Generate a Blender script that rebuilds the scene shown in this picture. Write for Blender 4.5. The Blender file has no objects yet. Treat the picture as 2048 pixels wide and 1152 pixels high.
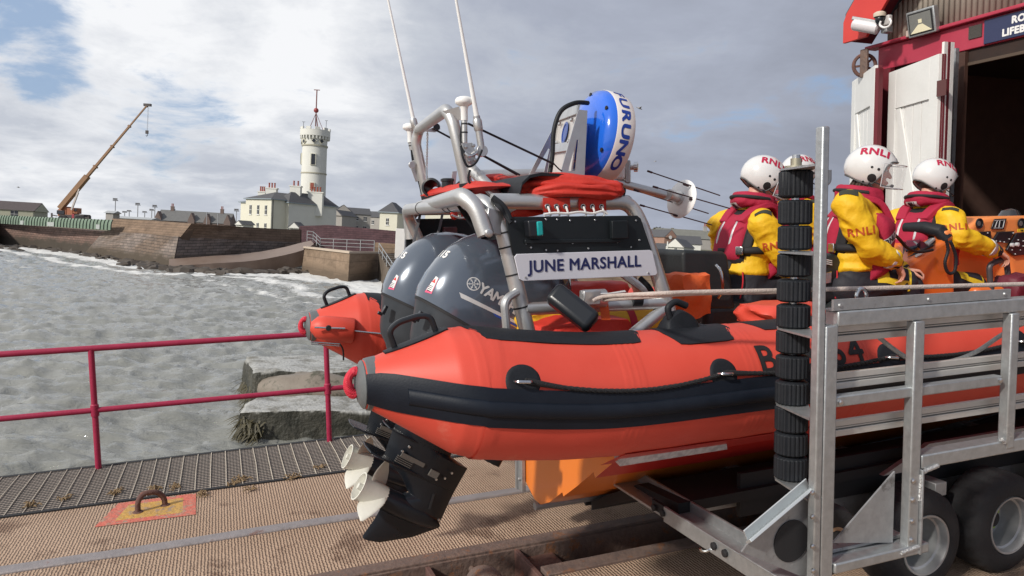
import bpy, bmesh, math, random
from mathutils import Vector, Matrix, noise
from mathutils.bvhtree import BVHTree
random.seed(7)
PI = math.pi
scene = bpy.context.scene
COL = scene.collection
# ---------------------------------------------------------------- frames
# world: camera at the origin height 0, sea at SEA.  Slip frame: u up the slip (towards the boathouse), v across (away), w normal
FOC = 1480.0
pit, rol = math.radians(3.4), math.radians(3.1)
fw = Vector((0, math.cos(pit), -math.sin(pit)))
up0 = Vector((1, 0, 0)).cross(fw)
cup = math.cos(rol) * up0 - math.sin(rol) * Vector((1, 0, 0))
crt = fw.cross(cup)
def ray(x, y): return (fw * FOC + crt * (x - 1024) + cup * (576 - y)) / FOC
SEA = -4.0
EYE = 2.1
U = ray(4800, 395).normalized()
V = Vector((0, 0, 1)).cross(U).normalized()
W = U.cross(V)
SL = Matrix(((U.x, V.x, W.x, 0), (U.y, V.y, W.y, 0), (U.z, V.z, W.z, -EYE), (0, 0, 0, 1)))
SLI = SL.inverted()
ID = Matrix.Identity(4)
def S(u, v, w): return SL @ Vector((u, v, w))
def P(px, py, depth): return ray(px, py) * depth              # a far point at a known forward distance
def Pz(px, py, z):                                             # a point on a level plane
    r = ray(px, py); return r * (z / r.z)
def onv(px, py, v):                                            # slip coordinates of a point on a plane v = const
    r = ray(px, py); a = SLI @ r - SLI @ Vector((0, 0, 0)); c = SLI @ Vector((0, 0, 0))
    t = (v - c.y) / a.y; return c + a * t
# ---------------------------------------------------------------- objects
def tag(o, label=None, cat=None, group=None, kind=None):
    if label: o['label'] = label
    if cat: o['category'] = cat
    if group: o['group'] = group
    if kind: o['kind'] = kind
    return o
WM = {}
def thing(name, label, cat, at=(0, 0, 0), frame=SL, group=None):
    o = bpy.data.objects.new(name, None); COL.objects.link(o)
    o.empty_display_size = 0.2
    m = frame @ Matrix.Translation(Vector(at))
    o.matrix_world = m; WM[o.name] = m.copy()
    return tag(o, label, cat, group)
def sharp(me, deg=35):
    for p in me.polygons: p.use_smooth = True
    me.set_sharp_from_angle(angle=math.radians(deg))
def fix_normals(me):
    bm = bmesh.new(); bm.from_mesh(me); bmesh.ops.recalc_face_normals(bm, faces=bm.faces[:]); bm.to_mesh(me); bm.free()
def link_mesh(name, me, mats, parent=None, at=None, wm=ID, smooth=35):
    """me holds world coordinates after wm; goes into the parent's space"""
    o = bpy.data.objects.new(name, me); COL.objects.link(o)
    if parent is not None:
        base = WM[parent.name]; o.parent = parent
    else:
        base = Matrix.Translation(Vector(at)) if at is not None else ID
        o.matrix_world = base
    me.transform(base.inverted() @ wm)
    WM[o.name] = base.copy()
    for m in (mats if isinstance(mats, (list, tuple)) else [mats]): me.materials.append(m)
    if smooth: sharp(me, smooth)
    return o
SPLIT = {'roller_bracket', 'stay_line', 'weld', 'notice', 'corbel', 'merlon', 'arch_sleeve', 'switch', 'cable', 'tie_strap', 'bolt', 'screw', 'cable_tie', 'chimney_pot', 'weather_vane', 'dormer_gable', 'outrigger', 'cross_beam', 'chassis_beam', 'seat_pod', 'clamp', 'crew_bolt', 'wheel_nut', 'side_brace', 'inner_brace', 'white_stripe', 'canopy_toggle', 'lacing', 'hinge_bolt', 'antenna_cable', 'hull_bunk', 'arch_plate', 'shaft_nut'}
class MB:
    def __init__(s, frame=SL): s.v = []; s.f = []; s.mi = []; s.fr = frame
    def add(s, vs, fs, m=0):
        n = len(s.v); s.v += [Vector(x) for x in vs]
        s.f += [tuple(i + n for i in f) for f in fs]; s.mi += [m] * len(fs); return s
    def box(s, c, d, rot=None, m=0):
        c = Vector(c); R = rot or Matrix.Identity(3); h = [x / 2 for x in d]
        vs = [c + R @ Vector((a * h[0], b * h[1], e * h[2])) for a in (-1, 1) for b in (-1, 1) for e in (-1, 1)]
        return s.add(vs, [(0, 1, 3, 2), (4, 6, 7, 5), (0, 4, 5, 1), (2, 3, 7, 6), (0, 2, 6, 4), (1, 5, 7, 3)], m)
    def b2(s, lo, hi, m=0):
        lo = Vector(lo); hi = Vector(hi); return s.box((lo + hi) / 2, hi - lo, None, m)
    def bar(s, p, q, w, h, up=(0, 0, 1), m=0):
        p = Vector(p); q = Vector(q); d = (q - p); L = d.length; d.normalize()
        x = Vector(up).cross(d).normalized(); z = d.cross(x)
        R = Matrix((x, d, z)).transposed()
        return s.box((p + q) / 2, (w, L, h), R, m)
    def tube(s, pts, r, n=12, caps=True, closed=False, m=0, tw=0):
        pts = [Vector(p) for p in pts]; N = len(pts)
        rs = r if isinstance(r, (list, tuple)) else [r] * N
        def tan(i):
            if closed: return (pts[(i + 1) % N] - pts[i - 1]).normalized()
            return (pts[min(i + 1, N - 1)] - pts[max(i - 1, 0)]).normalized()
        t0 = tan(0); x = t0.orthogonal().normalized(); vs = []
        for i in range(N):
            t = tan(i); x = (x - t * x.dot(t)).normalized(); y = t.cross(x)
            for k in range(n):
                a = 2 * PI * k / n + tw * i; vs.append(pts[i] + (x * math.cos(a) + y * math.sin(a)) * rs[i])
        fs = []
        for i in range(N if closed else N - 1):
            j = (i + 1) % N
            for k in range(n): fs.append((i * n + k, i * n + (k + 1) % n, j * n + (k + 1) % n, j * n + k))
        if caps and not closed: fs += [tuple(range(n))[::-1], tuple((N - 1) * n + k for k in range(n))]
        return s.add(vs, fs, m)
    def lathe(s, o, ax, prof, n=24, m=0, cap=True):
        o = Vector(o); ax = Vector(ax).normalized(); x = ax.orthogonal().normalized(); y = ax.cross(x); vs = []
        for (r, h) in prof:
            for k in range(n):
                a = 2 * PI * k / n; vs.append(o + ax * h + (x * math.cos(a) + y * math.sin(a)) * max(r, 1e-4))
        N = len(prof); fs = []
        for i in range(N - 1):
            for k in range(n): fs.append((i * n + k, i * n + (k + 1) % n, (i + 1) * n + (k + 1) % n, (i + 1) * n + k))
        if cap: fs += [tuple(range(n))[::-1], tuple((N - 1) * n + k for k in range(n))]
        return s.add(vs, fs, m)
    def cyl(s, p, q, r, n=16, m=0):
        p = Vector(p); q = Vector(q); return s.lathe(p, q - p, [(r, 0), (r, (q - p).length)], n, m)
    def prism(s, poly, vec, m=0):
        poly = [Vector(p) for p in poly]; vec = Vector(vec); n = len(poly)
        fs = [tuple(range(n))[::-1], tuple(range(n, 2 * n))] + [(i, (i + 1) % n, n + (i + 1) % n, n + i) for i in range(n)]
        return s.add(poly + [p + vec for p in poly], fs, m)
    def loft(s, secs, m=0, caps=True, closed=True):
        n = len(secs[0]); vs = [v for q in secs for v in q]; fs = []
        for i in range(len(secs) - 1):
            for k in range(n if closed else n - 1): fs.append((i * n + k, i * n + (k + 1) % n, (i + 1) * n + (k + 1) % n, (i + 1) * n + k))
        if caps: fs += [tuple(range(n))[::-1], tuple((len(secs) - 1) * n + k for k in range(n))]
        return s.add(vs, fs, m)
    def ball(s, c, r, n=16, m=0, R=None):
        c = Vector(c); r = r if isinstance(r, (tuple, list)) else (r, r, r); R = R or Matrix.Identity(3); vs = []; k = n // 2
        for i in range(1, k):
            t = PI * i / k
            for j in range(n):
                a = 2 * PI * j / n; vs.append(c + R @ Vector((r[0] * math.sin(t) * math.cos(a), r[1] * math.sin(t) * math.sin(a), r[2] * math.cos(t))))
        vs += [c + R @ Vector((0, 0, r[2])), c - R @ Vector((0, 0, r[2]))]; fs = []; T = len(vs) - 2
        for i in range(k - 2):
            for j in range(n): fs.append((i * n + j, (i + 1) * n + j, (i + 1) * n + (j + 1) % n, i * n + (j + 1) % n))
        for j in range(n): fs += [(T, j, (j + 1) % n), (T + 1, (k - 2) * n + (j + 1) % n, (k - 2) * n + j)]
        return s.add(vs, fs, m)
    def mesh(s, name='m'):
        me = bpy.data.meshes.new(name); me.from_pydata([s.fr @ v for v in s.v], [], s.f)
        me.polygons.foreach_set('material_index', s.mi); me.validate(); fix_normals(me); return me
    def pieces(s):
        p = list(range(len(s.v)))
        def fd(i):
            while p[i] != i: p[i] = p[p[i]]; i = p[i]
            return i
        for f in s.f:
            for i in f[1:]: p[fd(i)] = fd(f[0])
        g = {}
        for f, m in zip(s.f, s.mi): g.setdefault(fd(f[0]), []).append((f, m))
        out = []
        for fs in g.values():
            ids = sorted({i for f, _ in fs for i in f}); mp = {i: k for k, i in enumerate(ids)}; b = MB(s.fr); b.v = [s.v[i] for i in ids]; b.f = [tuple(mp[i] for i in f) for f, _ in fs]; b.mi = [m for _, m in fs]; out.append(b)
        return out
    def build(s, name, mats, parent=None, at=None, smooth=35, bevel=0, seg=2, label=None, cat=None, group=None, kind=None, sub=0, wave=0):
        if parent is not None and name in SPLIT:
            ps = s.pieces()
            if 1 < len(ps) <= 40:
                for b in ps[1:]: b.build(name, mats, parent, None, smooth, bevel, seg, None, None, None, kind, sub)
                s.v, s.f, s.mi = ps[0].v, ps[0].f, ps[0].mi
        me = s.mesh(name)
        if at is not None and parent is None: at = s.fr @ Vector(at)
        o = link_mesh(name, me, mats, parent, at, ID, smooth)
        if bevel:
            b = o.modifiers.new('bevel', 'BEVEL'); b.width = bevel; b.segments = seg; b.limit_method = 'ANGLE'; b.angle_limit = math.radians(40)
            b.harden_normals = False
        if sub: b = o.modifiers.new('sub', 'SUBSURF'); b.levels = sub; b.render_levels = sub
        return tag(o, label, cat, group, kind)
def bend(pts, r, n=6):
    """polyline with rounded corners"""
    pts = [Vector(p) for p in pts]; out = [pts[0]]
    rr = r if isinstance(r, (list, tuple)) else [r] * (len(pts) - 2)
    for i in range(1, len(pts) - 1):
        a, b, c = pts[i - 1], pts[i], pts[i + 1]; d1 = (a - b); d2 = (c - b)
        k = min(rr[i - 1], d1.length * .48, d2.length * .48); p = b + d1.normalized() * k; q = b + d2.normalized() * k
        for j in range(n + 1):
            t = j / n; out.append(p * (1 - t) ** 2 + b * 2 * t * (1 - t) + q * t * t)
    out.append(pts[-1]); return out
def spline(pts, n=8):
    """Catmull-Rom through points"""
    pts = [Vector(p) for p in pts]; out = []
    for i in range(len(pts) - 1):
        p0 = pts[max(i - 1, 0)]; p1 = pts[i]; p2 = pts[i + 1]; p3 = pts[min(i + 2, len(pts) - 1)]
        for j in range(n):
            t = j / n; out.append(.5 * ((2 * p1) + (p2 - p0) * t + (2 * p0 - 5 * p1 + 4 * p2 - p3) * t * t + (3 * p1 - p0 - 3 * p2 + p3) * t ** 3))
    out.append(pts[-1]); return out
def lerp_tab(tab, x):
    if x <= tab[0][0]: return tab[0][1]
    for (a, b), (c, d) in zip(tab, tab[1:]):
        if x <= c: return b + (d - b) * (x - a) / (c - a)
    return tab[-1][1]
# ---------------------------------------------------------------- materials
MATS = {}
def mat(name, col, rough=.5, metal=0, col2=None, vs=6, vk=.5, bump=0, bs=80, spec=.5, detail=4, coat=0, alpha=1, trans=0, emit=0, space='Object', stretch=None, col3=None, c3s=2, c3t=.6):
    if name in MATS: return MATS[name]
    m = bpy.data.materials.new(name); m.use_nodes = True; nt = m.node_tree; N = nt.nodes; L = nt.links
    b = N['Principled BSDF']; b.inputs['Base Color'].default_value = (*col, 1); b.inputs['Roughness'].default_value = rough
    b.inputs['Metallic'].default_value = metal; b.inputs['Specular IOR Level'].default_value = spec
    if coat: b.inputs['Coat Weight'].default_value = coat; b.inputs['Coat Roughness'].default_value = .08
    if trans: b.inputs['Transmission Weight'].default_value = trans
    if alpha < 1: b.inputs['Alpha'].default_value = alpha
    if emit: b.inputs['Emission Color'].default_value = (*col, 1); b.inputs['Emission Strength'].default_value = emit
    tc = N.new('ShaderNodeTexCoord'); out = tc.outputs[space]
    if stretch:
        mp = N.new('ShaderNodeMapping'); mp.inputs['Scale'].default_value = stretch; L.new(out, mp.inputs[0]); out = mp.outputs[0]
    if col2:
        n = N.new('ShaderNodeTexNoise'); n.inputs['Scale'].default_value = vs; n.inputs['Detail'].default_value = detail; n.inputs['Roughness'].default_value = .65
        L.new(out, n.inputs['Vector'])
        r = N.new('ShaderNodeValToRGB'); r.color_ramp.elements[0].position = .5 - vk * .5; r.color_ramp.elements[1].position = .5 + vk * .5
        r.color_ramp.elements[0].color = (*col, 1); r.color_ramp.elements[1].color = (*col2, 1)
        L.new(n.outputs['Fac'], r.inputs[0]); res = r.outputs[0]
        if col3:
            n3 = N.new('ShaderNodeTexNoise'); n3.inputs['Scale'].default_value = c3s; n3.inputs['Detail'].default_value = 6; n3.inputs['Roughness'].default_value = .7
            L.new(out, n3.inputs['Vector'])
            r3 = N.new('ShaderNodeValToRGB'); r3.color_ramp.elements[0].position = c3t; r3.color_ramp.elements[1].position = min(1, c3t + .08)
            L.new(n3.outputs['Fac'], r3.inputs[0]); mx = N.new('ShaderNodeMix'); mx.data_type = 'RGBA'
            L.new(r3.outputs[0], mx.inputs[0]); L.new(res, mx.inputs[6]); mx.inputs[7].default_value = (*col3, 1); res = mx.outputs[2]
        L.new(res, b.inputs['Base Color'])
        rr = N.new('ShaderNodeMapRange'); rr.inputs[3].default_value = max(0, rough - .06); rr.inputs[4].default_value = min(1, rough + .1)
        L.new(n.outputs['Fac'], rr.inputs[0]); L.new(rr.outputs[0], b.inputs['Roughness'])
    if bump:
        n2 = N.new('ShaderNodeTexNoise'); n2.inputs['Scale'].default_value = bs; n2.inputs['Detail'].default_value = 3; L.new(out, n2.inputs['Vector'])
        bp = N.new('ShaderNodeBump'); bp.inputs['Strength'].default_value = bump; bp.inputs['Distance'].default_value = .01
        L.new(n2.outputs['Fac'], bp.inputs['Height']); L.new(bp.outputs[0], b.inputs['Normal'])
    MATS[name] = m; return m
def nd(m): return m.node_tree.nodes, m.node_tree.links
# ---------------------------------------------------------------- writing
def text_mesh(txt, size, bold=0, spacing=1, cut=0, align='CENTER', shear=0):
    c = bpy.data.curves.new('t', 'FONT'); c.body = txt; c.size = size; c.space_character = spacing
    c.align_x = align; c.align_y = 'CENTER'; c.shear = shear; c.resolution_u = 4
    o = bpy.data.objects.new('t', c); COL.objects.link(o)
    dg = bpy.context.evaluated_depsgraph_get(); me = bpy.data.meshes.new_from_object(o.evaluated_get(dg)); bpy.data.objects.remove(o); bpy.data.curves.remove(c)
    if cut: dice(me, cut)
    if bold:
        vs = [v.co.copy() for v in me.vertices]; fs = [tuple(p.vertices) for p in me.polygons]; V2 = []; F2 = []
        for k, (a, b) in enumerate(((0, 0), (1, 0), (-1, 0), (0, 1), (0, -1), (.7, .7), (-.7, .7), (.7, -.7), (-.7, -.7))):
            n = len(V2); V2 += [v + Vector((a * bold, b * bold, .00012 * k)) for v in vs]; F2 += [tuple(i + n for i in f) for f in fs]
        me = bpy.data.meshes.new('t'); me.from_pydata(V2, [], F2)
    return me
def dice(me, cut):
    bm = bmesh.new(); bm.from_mesh(me); bmesh.ops.triangulate(bm, faces=bm.faces[:])
    for _ in range(5):
        es = [e for e in bm.edges if e.calc_length() > cut]
        if not es or len(bm.edges) > 9000: break
        bmesh.ops.subdivide_edges(bm, edges=es, cuts=1); bmesh.ops.triangulate(bm, faces=bm.faces[:])
    bm.to_mesh(me); bm.free()
def flat_decal(name, me, mat_, parent, o, x, y, thick=.0015, frame=SL, label=None, cat=None):
    """a flat mesh (its x,y) laid on a plane through o with directions x,y in a frame"""
    o = Vector(o); x = Vector(x).normalized(); y = Vector(y); y = (y - x * x.dot(y)).normalized(); n = x.cross(y)
    M_ = Matrix(((x.x, y.x, n.x, o.x), (x.y, y.y, n.y, o.y), (x.z, y.z, n.z, o.z), (0, 0, 0, 1)))
    me.transform(frame @ M_)
    ob = link_mesh(name, me, mat_, parent, None, ID, 0)
    if thick: s = ob.modifiers.new('s', 'SOLIDIFY'); s.thickness = thick; s.offset = 0
    return tag(ob, label, cat)
def bvh_of(obs):
    vs = []; fs = []
    for o in obs:
        n = len(vs); M_ = WM[o.name]; vs += [M_ @ v.co for v in o.data.vertices]; fs += [tuple(i + n for i in p.vertices) for p in o.data.polygons]
    return BVHTree.FromPolygons(vs, fs)
def wrap_decal(name, me, mat_, parent, bvh, o, x, y, off=.003, frame=SL, reach=.3, label=None, cat=None):
    """project a flat mesh onto a curved surface along -z of its plane"""
    o = frame @ Vector(o); R = frame.to_3x3(); x = (R @ Vector(x)).normalized(); y = R @ Vector(y); y = (y - x * x.dot(y)).normalized(); n = x.cross(y)
    bm = bmesh.new(); bm.from_mesh(me); dead = []
    for v in bm.verts:
        p = o + x * v.co.x + y * v.co.y + n * (reach * .5)
        h = bvh.ray_cast(p, -n, reach * 1.5)
        if h[0] is None or h[1].dot(n) < .03: dead.append(v)
        else: v.co = h[0] + h[1] * (off + v.co.z)
    bmesh.ops.delete(bm, geom=dead, context='VERTS'); bm.to_mesh(me); bm.free()
    ob = link_mesh(name, me, mat_, parent, None, ID, 60)
    return tag(ob, label, cat)
def shape_mesh(poly, cut=.02):
    me = bpy.data.meshes.new('s'); me.from_pydata([(a, b, 0) for a, b in poly], [], [tuple(range(len(poly)))]); dice(me, cut); return me
def disc_mesh(r, r0=0, n=28, cut=.02):
    me = bpy.data.meshes.new('d'); vs = []; fs = []; k = max(1, int(r / cut))
    rs = [r0 + (r - r0) * i / k for i in range(k + 1)]
    for q in rs:
        for j in range(n): a = 2 * PI * j / n; vs.append((q * math.cos(a), q * math.sin(a), 0))
    for i in range(k):
        for j in range(n): fs.append((i * n + j, i * n + (j + 1) % n, (i + 1) * n + (j + 1) % n, (i + 1) * n + j))
    me.from_pydata(vs, [], fs); bm = bmesh.new(); bm.from_mesh(me); bmesh.ops.remove_doubles(bm, verts=bm.verts[:], dist=1e-5); bm.to_mesh(me); bm.free(); return me
def round_rect(w, h, r, n=5):
    out = []
    for cx, cy, a0 in ((w / 2 - r, h / 2 - r, 0), (-w / 2 + r, h / 2 - r, 90), (-w / 2 + r, -h / 2 + r, 180), (w / 2 - r, -h / 2 + r, 270)):
        for k in range(n + 1): a = math.radians(a0 + 90 * k / n); out.append((cx + r * math.cos(a), cy + r * math.sin(a)))
    return out
# ---------------------------------------------------------------- camera, light, sky
cam = bpy.data.cameras.new('camera'); co = bpy.data.objects.new('camera', cam); COL.objects.link(co); scene.camera = co
cam.sensor_width = 36; cam.lens = 36 * FOC / 2048; cam.clip_start = .05; cam.clip_end = 4000
co.matrix_world = Matrix(((crt.x, cup.x, -fw.x, 0), (crt.y, cup.y, -fw.y, 0), (crt.z, cup.z, -fw.z, 0), (0, 0, 0, 1)))
SUN_EL = math.radians(31)
sd = Vector((-.72, -.69, 0)).normalized() * math.cos(SUN_EL) + Vector((0, 0, math.sin(SUN_EL)))    # towards the sun
sl = bpy.data.lights.new('sun', 'SUN'); sl.energy = 3.5; sl.angle = math.radians(3.5); sl.color = (1, .94, .85)
so = bpy.data.objects.new('sun', sl); COL.objects.link(so); so.rotation_euler = sd.to_track_quat('Z', 'Y').to_euler(); so.location = sd * 30
scene.view_settings.view_transform = 'Standard'; scene.view_settings.look = 'None'; scene.view_settings.gamma = 1; scene.view_settings.use_curve_mapping = False
scene.view_settings.exposure = 0.0
scene.cycles.max_bounces = 6; scene.cycles.use_denoising = True
w = bpy.data.worlds.new('World'); scene.world = w; w.use_nodes = True; N = w.node_tree.nodes; L = w.node_tree.links; N.clear()
out = N.new('ShaderNodeOutputWorld'); sky = N.new('ShaderNodeTexSky'); sky.sky_type = 'NISHITA'; sky.sun_disc = False
sky.sun_elevation = SUN_EL; sky.sun_rotation = math.atan2(sd.x, sd.y); sky.air_density = 1; sky.dust_density = .6
bg = N.new('ShaderNodeBackground'); bg.inputs[1].default_value = .12; L.new(sky.outputs[0], bg.inputs[0])
tc = N.new('ShaderNodeTexCoord'); sep = N.new('ShaderNodeSeparateXYZ'); L.new(tc.outputs['Generated'], sep.inputs[0])
def mth(op, a, b=None, c=None):
    n = N.new('ShaderNodeMath'); n.operation = op
    for i, x in enumerate((a, b, c)):
        if x is None: continue
        if isinstance(x, (int, float)): n.inputs[i].default_value = x
        else: L.new(x, n.inputs[i])
    return n.outputs[0]
den = mth('ADD', mth('MAXIMUM', sep.outputs[2], 0), .22)
cx_ = mth('DIVIDE', sep.outputs[0], den); cy_ = mth('DIVIDE', sep.outputs[1], den)
comb = N.new('ShaderNodeCombineXYZ'); L.new(cx_, comb.inputs[0]); L.new(cy_, comb.inputs[1]); L.new(mth('MULTIPLY', sep.outputs[2], 1.2), comb.inputs[2])
def cn(scale, detail, rough, off, dist=0):
    mp = N.new('ShaderNodeMapping'); mp.inputs['Location'].default_value = off; L.new(comb.outputs[0], mp.inputs[0])
    n = N.new('ShaderNodeTexNoise'); n.inputs['Scale'].default_value = scale; n.inputs['Detail'].default_value = detail; n.inputs['Roughness'].default_value = rough; n.inputs['Distortion'].default_value = dist
    L.new(mp.outputs[0], n.inputs['Vector']); return n.outputs['Fac']
def ramp(f, *els, interp='LINEAR'):
    r = N.new('ShaderNodeValToRGB'); r.color_ramp.interpolation = interp
    while len(r.color_ramp.elements) < len(els): r.color_ramp.elements.new(.5)
    for e, (p_, c_) in zip(r.color_ramp.elements, els): e.position = p_; e.color = (*c_, 1) if isinstance(c_, tuple) else (c_, c_, c_, 1)
    L.new(f, r.inputs[0]); return r.outputs[0]
def cap_mask(px, py, r0, r1):
    """soft lobe round one direction of the sky"""
    d = ray(px, py).normalized(); dp = N.new('ShaderNodeVectorMath'); dp.operation = 'DOT_PRODUCT'; L.new(tc.outputs['Generated'], dp.inputs[0]); dp.inputs[1].default_value = d
    mr = N.new('ShaderNodeMapRange'); mr.interpolation_type = 'SMOOTHSTEP'; mr.inputs[1].default_value = math.cos(math.radians(r1)); mr.inputs[2].default_value = math.cos(math.radians(r0))
    L.new(dp.outputs['Value'], mr.inputs[0]); return mr.outputs[0]
big = cn(1.0, 8, .6, (1.7, 3.1, 0), .3); fine = cn(2.6, 9, .62, (5.2, .4, 2.0), .25)
# brightness of the cloud deck: brighter to the left (towards the sun), dark bank upper right
side = N.new('ShaderNodeMapRange'); side.inputs[1].default_value = -.62; side.inputs[2].default_value = .42; side.inputs[3].default_value = .31; side.inputs[4].default_value = -.19; L.new(sep.outputs[0], side.inputs[0])
br = mth('ADD', mth('ADD', mth('MULTIPLY', big, .52), mth('MULTIPLY', fine, .40)), side.outputs[0])
br = mth('ADD', br, mth('MULTIPLY', cap_mask(420, 60, 2, 20), .10))
br = mth('ADD', br, mth('MULTIPLY', cap_mask(150, 330, 2, 13), -.10))
br = mth('ADD', br, mth('MULTIPLY', cap_mask(1450, 30, 4, 19), -.05))
br = mth('ADD', br, mth('MULTIPLY', cap_mask(1450, 170, 1, 9), .05))
br = mth('ADD', br, mth('MULTIPLY', cap_mask(700, 140, 1, 8), .09))
br = mth('ADD', br, mth('MULTIPLY', cap_mask(520, 330, 1, 10), -.07))
cc = ramp(br, (.20, (.26, .28, .34)), (.42, (.35, .38, .46)), (.60, (.49, .52, .58)), (.76, (.80, .81, .83)))
# blue: lower air on the right and holes on the left
hole = mth('ADD', fine, mth('ADD', mth('MULTIPLY', cap_mask(50, 95, 1, 5), .34), mth('ADD', mth('MULTIPLY', cap_mask(350, 240, 1, 6), .15), mth('MULTIPLY', cap_mask(1500, 330, 4, 17), .05))))
hm = ramp(hole, (.60, 0.0), (.80, 1.0), interp='EASE')
cb = N.new('ShaderNodeBackground'); L.new(cc, cb.inputs[0]); cb.inputs[1].default_value = 1.16
hb = N.new('ShaderNodeBackground'); hb.inputs[0].default_value = (.24, .38, .62, 1); mh = N.new('ShaderNodeMixShader'); mh.inputs[0].default_value = .75; L.new(bg.outputs[0], mh.inputs[1]); L.new(hb.outputs[0], mh.inputs[2])
mx = N.new('ShaderNodeMixShader'); L.new(mth('MULTIPLY', hm, .85), mx.inputs[0]); L.new(cb.outputs[0], mx.inputs[1]); L.new(mh.outputs[0], mx.inputs[2]); L.new(mx.outputs[0], out.inputs[0])
# ================================================================= setting: slip, sea, quay
def own(o, frame=SL):
    """re-base a top-level mesh so that its own axes are the frame's (for textures)"""
    old = WM[o.name]; new = frame.copy(); new.translation = old.translation
    o.data.transform(new.inverted() @ old); o.matrix_world = new; WM[o.name] = new.copy(); return o
# --- coir-like ribbed deck
def deck_mat():
    m = mat('deck', (.34, .235, .165), .85, col2=(.47, .34, .25), vs=.9, vk=.45, detail=8, col3=(.24, .16, .115), c3s=1.6, c3t=.56); N, L = nd(m)
    b = N['Principled BSDF']; tc = [n for n in N if n.type == 'TEX_COORD'][0]; b.inputs['Specular IOR Level'].default_value = .2
    wv = N.new('ShaderNodeTexWave'); wv.wave_type = 'BANDS'; wv.bands_direction = 'X'; wv.inputs['Scale'].default_value = 15.5; wv.inputs['Distortion'].default_value = 3.0; wv.inputs['Detail'].default_value = 3; wv.inputs['Detail Scale'].default_value = 2.2
    w2 = N.new('ShaderNodeTexWave'); w2.wave_type = 'BANDS'; w2.bands_direction = 'DIAGONAL'; w2.inputs['Scale'].default_value = 17; w2.inputs['Distortion'].default_value = 5; w2.inputs['Detail'].default_value = 2
    L.new(tc.outputs['Object'], wv.inputs[0]); L.new(tc.outputs['Object'], w2.inputs[0])
    n = N.new('ShaderNodeTexNoise'); n.inputs['Scale'].default_value = 45; n.inputs['Detail'].default_value = 4; L.new(tc.outputs['Object'], n.inputs['Vector'])
    a = N.new('ShaderNodeMath'); a.operation = 'MULTIPLY_ADD'; L.new(w2.outputs['Fac'], a.inputs[0]); a.inputs[1].default_value = .38; L.new(wv.outputs['Fac'], a.inputs[2])
    a2 = N.new('ShaderNodeMath'); a2.operation = 'MULTIPLY_ADD'; L.new(n.outputs['Fac'], a2.inputs[0]); a2.inputs[1].default_value = .9; L.new(a.outputs[0], a2.inputs[2])
    bp = N.new('ShaderNodeBump'); bp.inputs['Strength'].default_value = .8; bp.inputs['Distance'].default_value = .007; L.new(a2.outputs[0], bp.inputs['Height']); L.new(bp.outputs[0], b.inputs['Normal'])
    # base colour scaled darker in the grooves than on the ribs
    src = b.inputs['Base Color'].links[0].from_socket; mr = N.new('ShaderNodeMapRange'); mr.inputs[1].default_value = .5; mr.inputs[2].default_value = 1.7; mr.inputs[3].default_value = .72; mr.inputs[4].default_value = 1.06
    L.new(a2.outputs[0], mr.inputs[0]); vm = N.new('ShaderNodeVectorMath'); vm.operation = 'SCALE'; L.new(src, vm.inputs[0]); L.new(mr.outputs[0], vm.inputs['Scale']); L.new(vm.outputs[0], b.inputs['Base Color'])
    return m
DECK = deck_mat()
RUST = mat('rusty_steel', (.13, .095, .085), .75, .3, (.22, .15, .12), 14, .5, bump=.8, bs=30, col3=(.26, .12, .06), c3s=9, c3t=.56)
RUSTD = mat('rust_dark', (.10, .05, .045), .85, .1, (.17, .09, .07), 12, .5, bump=.8, bs=24, col3=(.22, .08, .05), c3s=8, c3t=.55)
GALV = mat('galvanised', (.36, .38, .39), .42, .75, (.50, .52, .53), 26, .5, bump=.12, bs=60, detail=7, col3=(.62, .64, .64), c3s=7, c3t=.62)
GALVD = mat('galvanised_dull', (.30, .31, .32), .5, .65, (.42, .43, .44), 20, .5, bump=.15, bs=50, detail=7, col3=(.2, .2, .2), c3s=9, c3t=.6)
ALU = mat('aluminium_tube', (.52, .52, .52), .38, .8, (.62, .62, .61), 9, .5, bump=.05, bs=120, detail=6)
ALUP = mat('aluminium_plate', (.60, .60, .60), .33, .85, (.5, .5, .5), 12, .5)
REDP = mat('rail_paint', (.30, .012, .05), .42, 0, (.36, .02, .065), 9, .5, bump=.15, bs=60, col3=(.2, .04, .04), c3s=22, c3t=.66)
BLK = mat('black_rubber', (.010, .012, .015), .55, 0, (.015, .017, .022), 30, .5, bump=.08, bs=90, spec=.3)
BLKP = mat('black_plastic', (.012, .014, .018), .3, 0, bump=.03, bs=160)
BLKM = mat('black_matt', (.012, .012, .014), .7)
WHITE = mat('white_plastic', (.78, .78, .77), .3)
STEEL = mat('bright_steel', (.62, .63, .64), .22, 1)
CHROME = mat('screw_head', (.6, .6, .6), .3, 1)
o = MB(); 
def sheet(mb, u0, u1, v0, v1, w_, n=1):
    vs = [(u0 + (u1 - u0) * i / n, v, w_) for i in range(n + 1) for v in (v0, v1)]
    return mb.add(vs, [(2 * i, 2 * i + 2, 2 * i + 3, 2 * i + 1) for i in range(n)])
m_ = MB(); m_.b2((-60, 4.43, -.25), (26, 6.262, 0)); m_.b2((-60, -14, -.25), (26, 3.87, 0))
own(m_.build('slipway', DECK, None, (0, 5, 0), smooth=0, kind='structure'))
m_ = MB(); m_.b2((-60, 3.85, -.32), (26, 4.45, -.2))
m_.build('channel_floor', RUSTD, None, (0, 4, -.2), smooth=0, kind='structure')
m_ = MB(); m_.b2((-60, 6.262, -1.2), (26, 7.34, -.05)); m_.b2((-60, -14, -3.2), (26, 6.2, -.42))
m_.build('slipway_base', mat('old_concrete', (.22, .2, .18), .9, 0, (.3, .28, .25), 3, .6, bump=.6, bs=14), None, (0, 5, -1), smooth=0, kind='structure')
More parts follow.
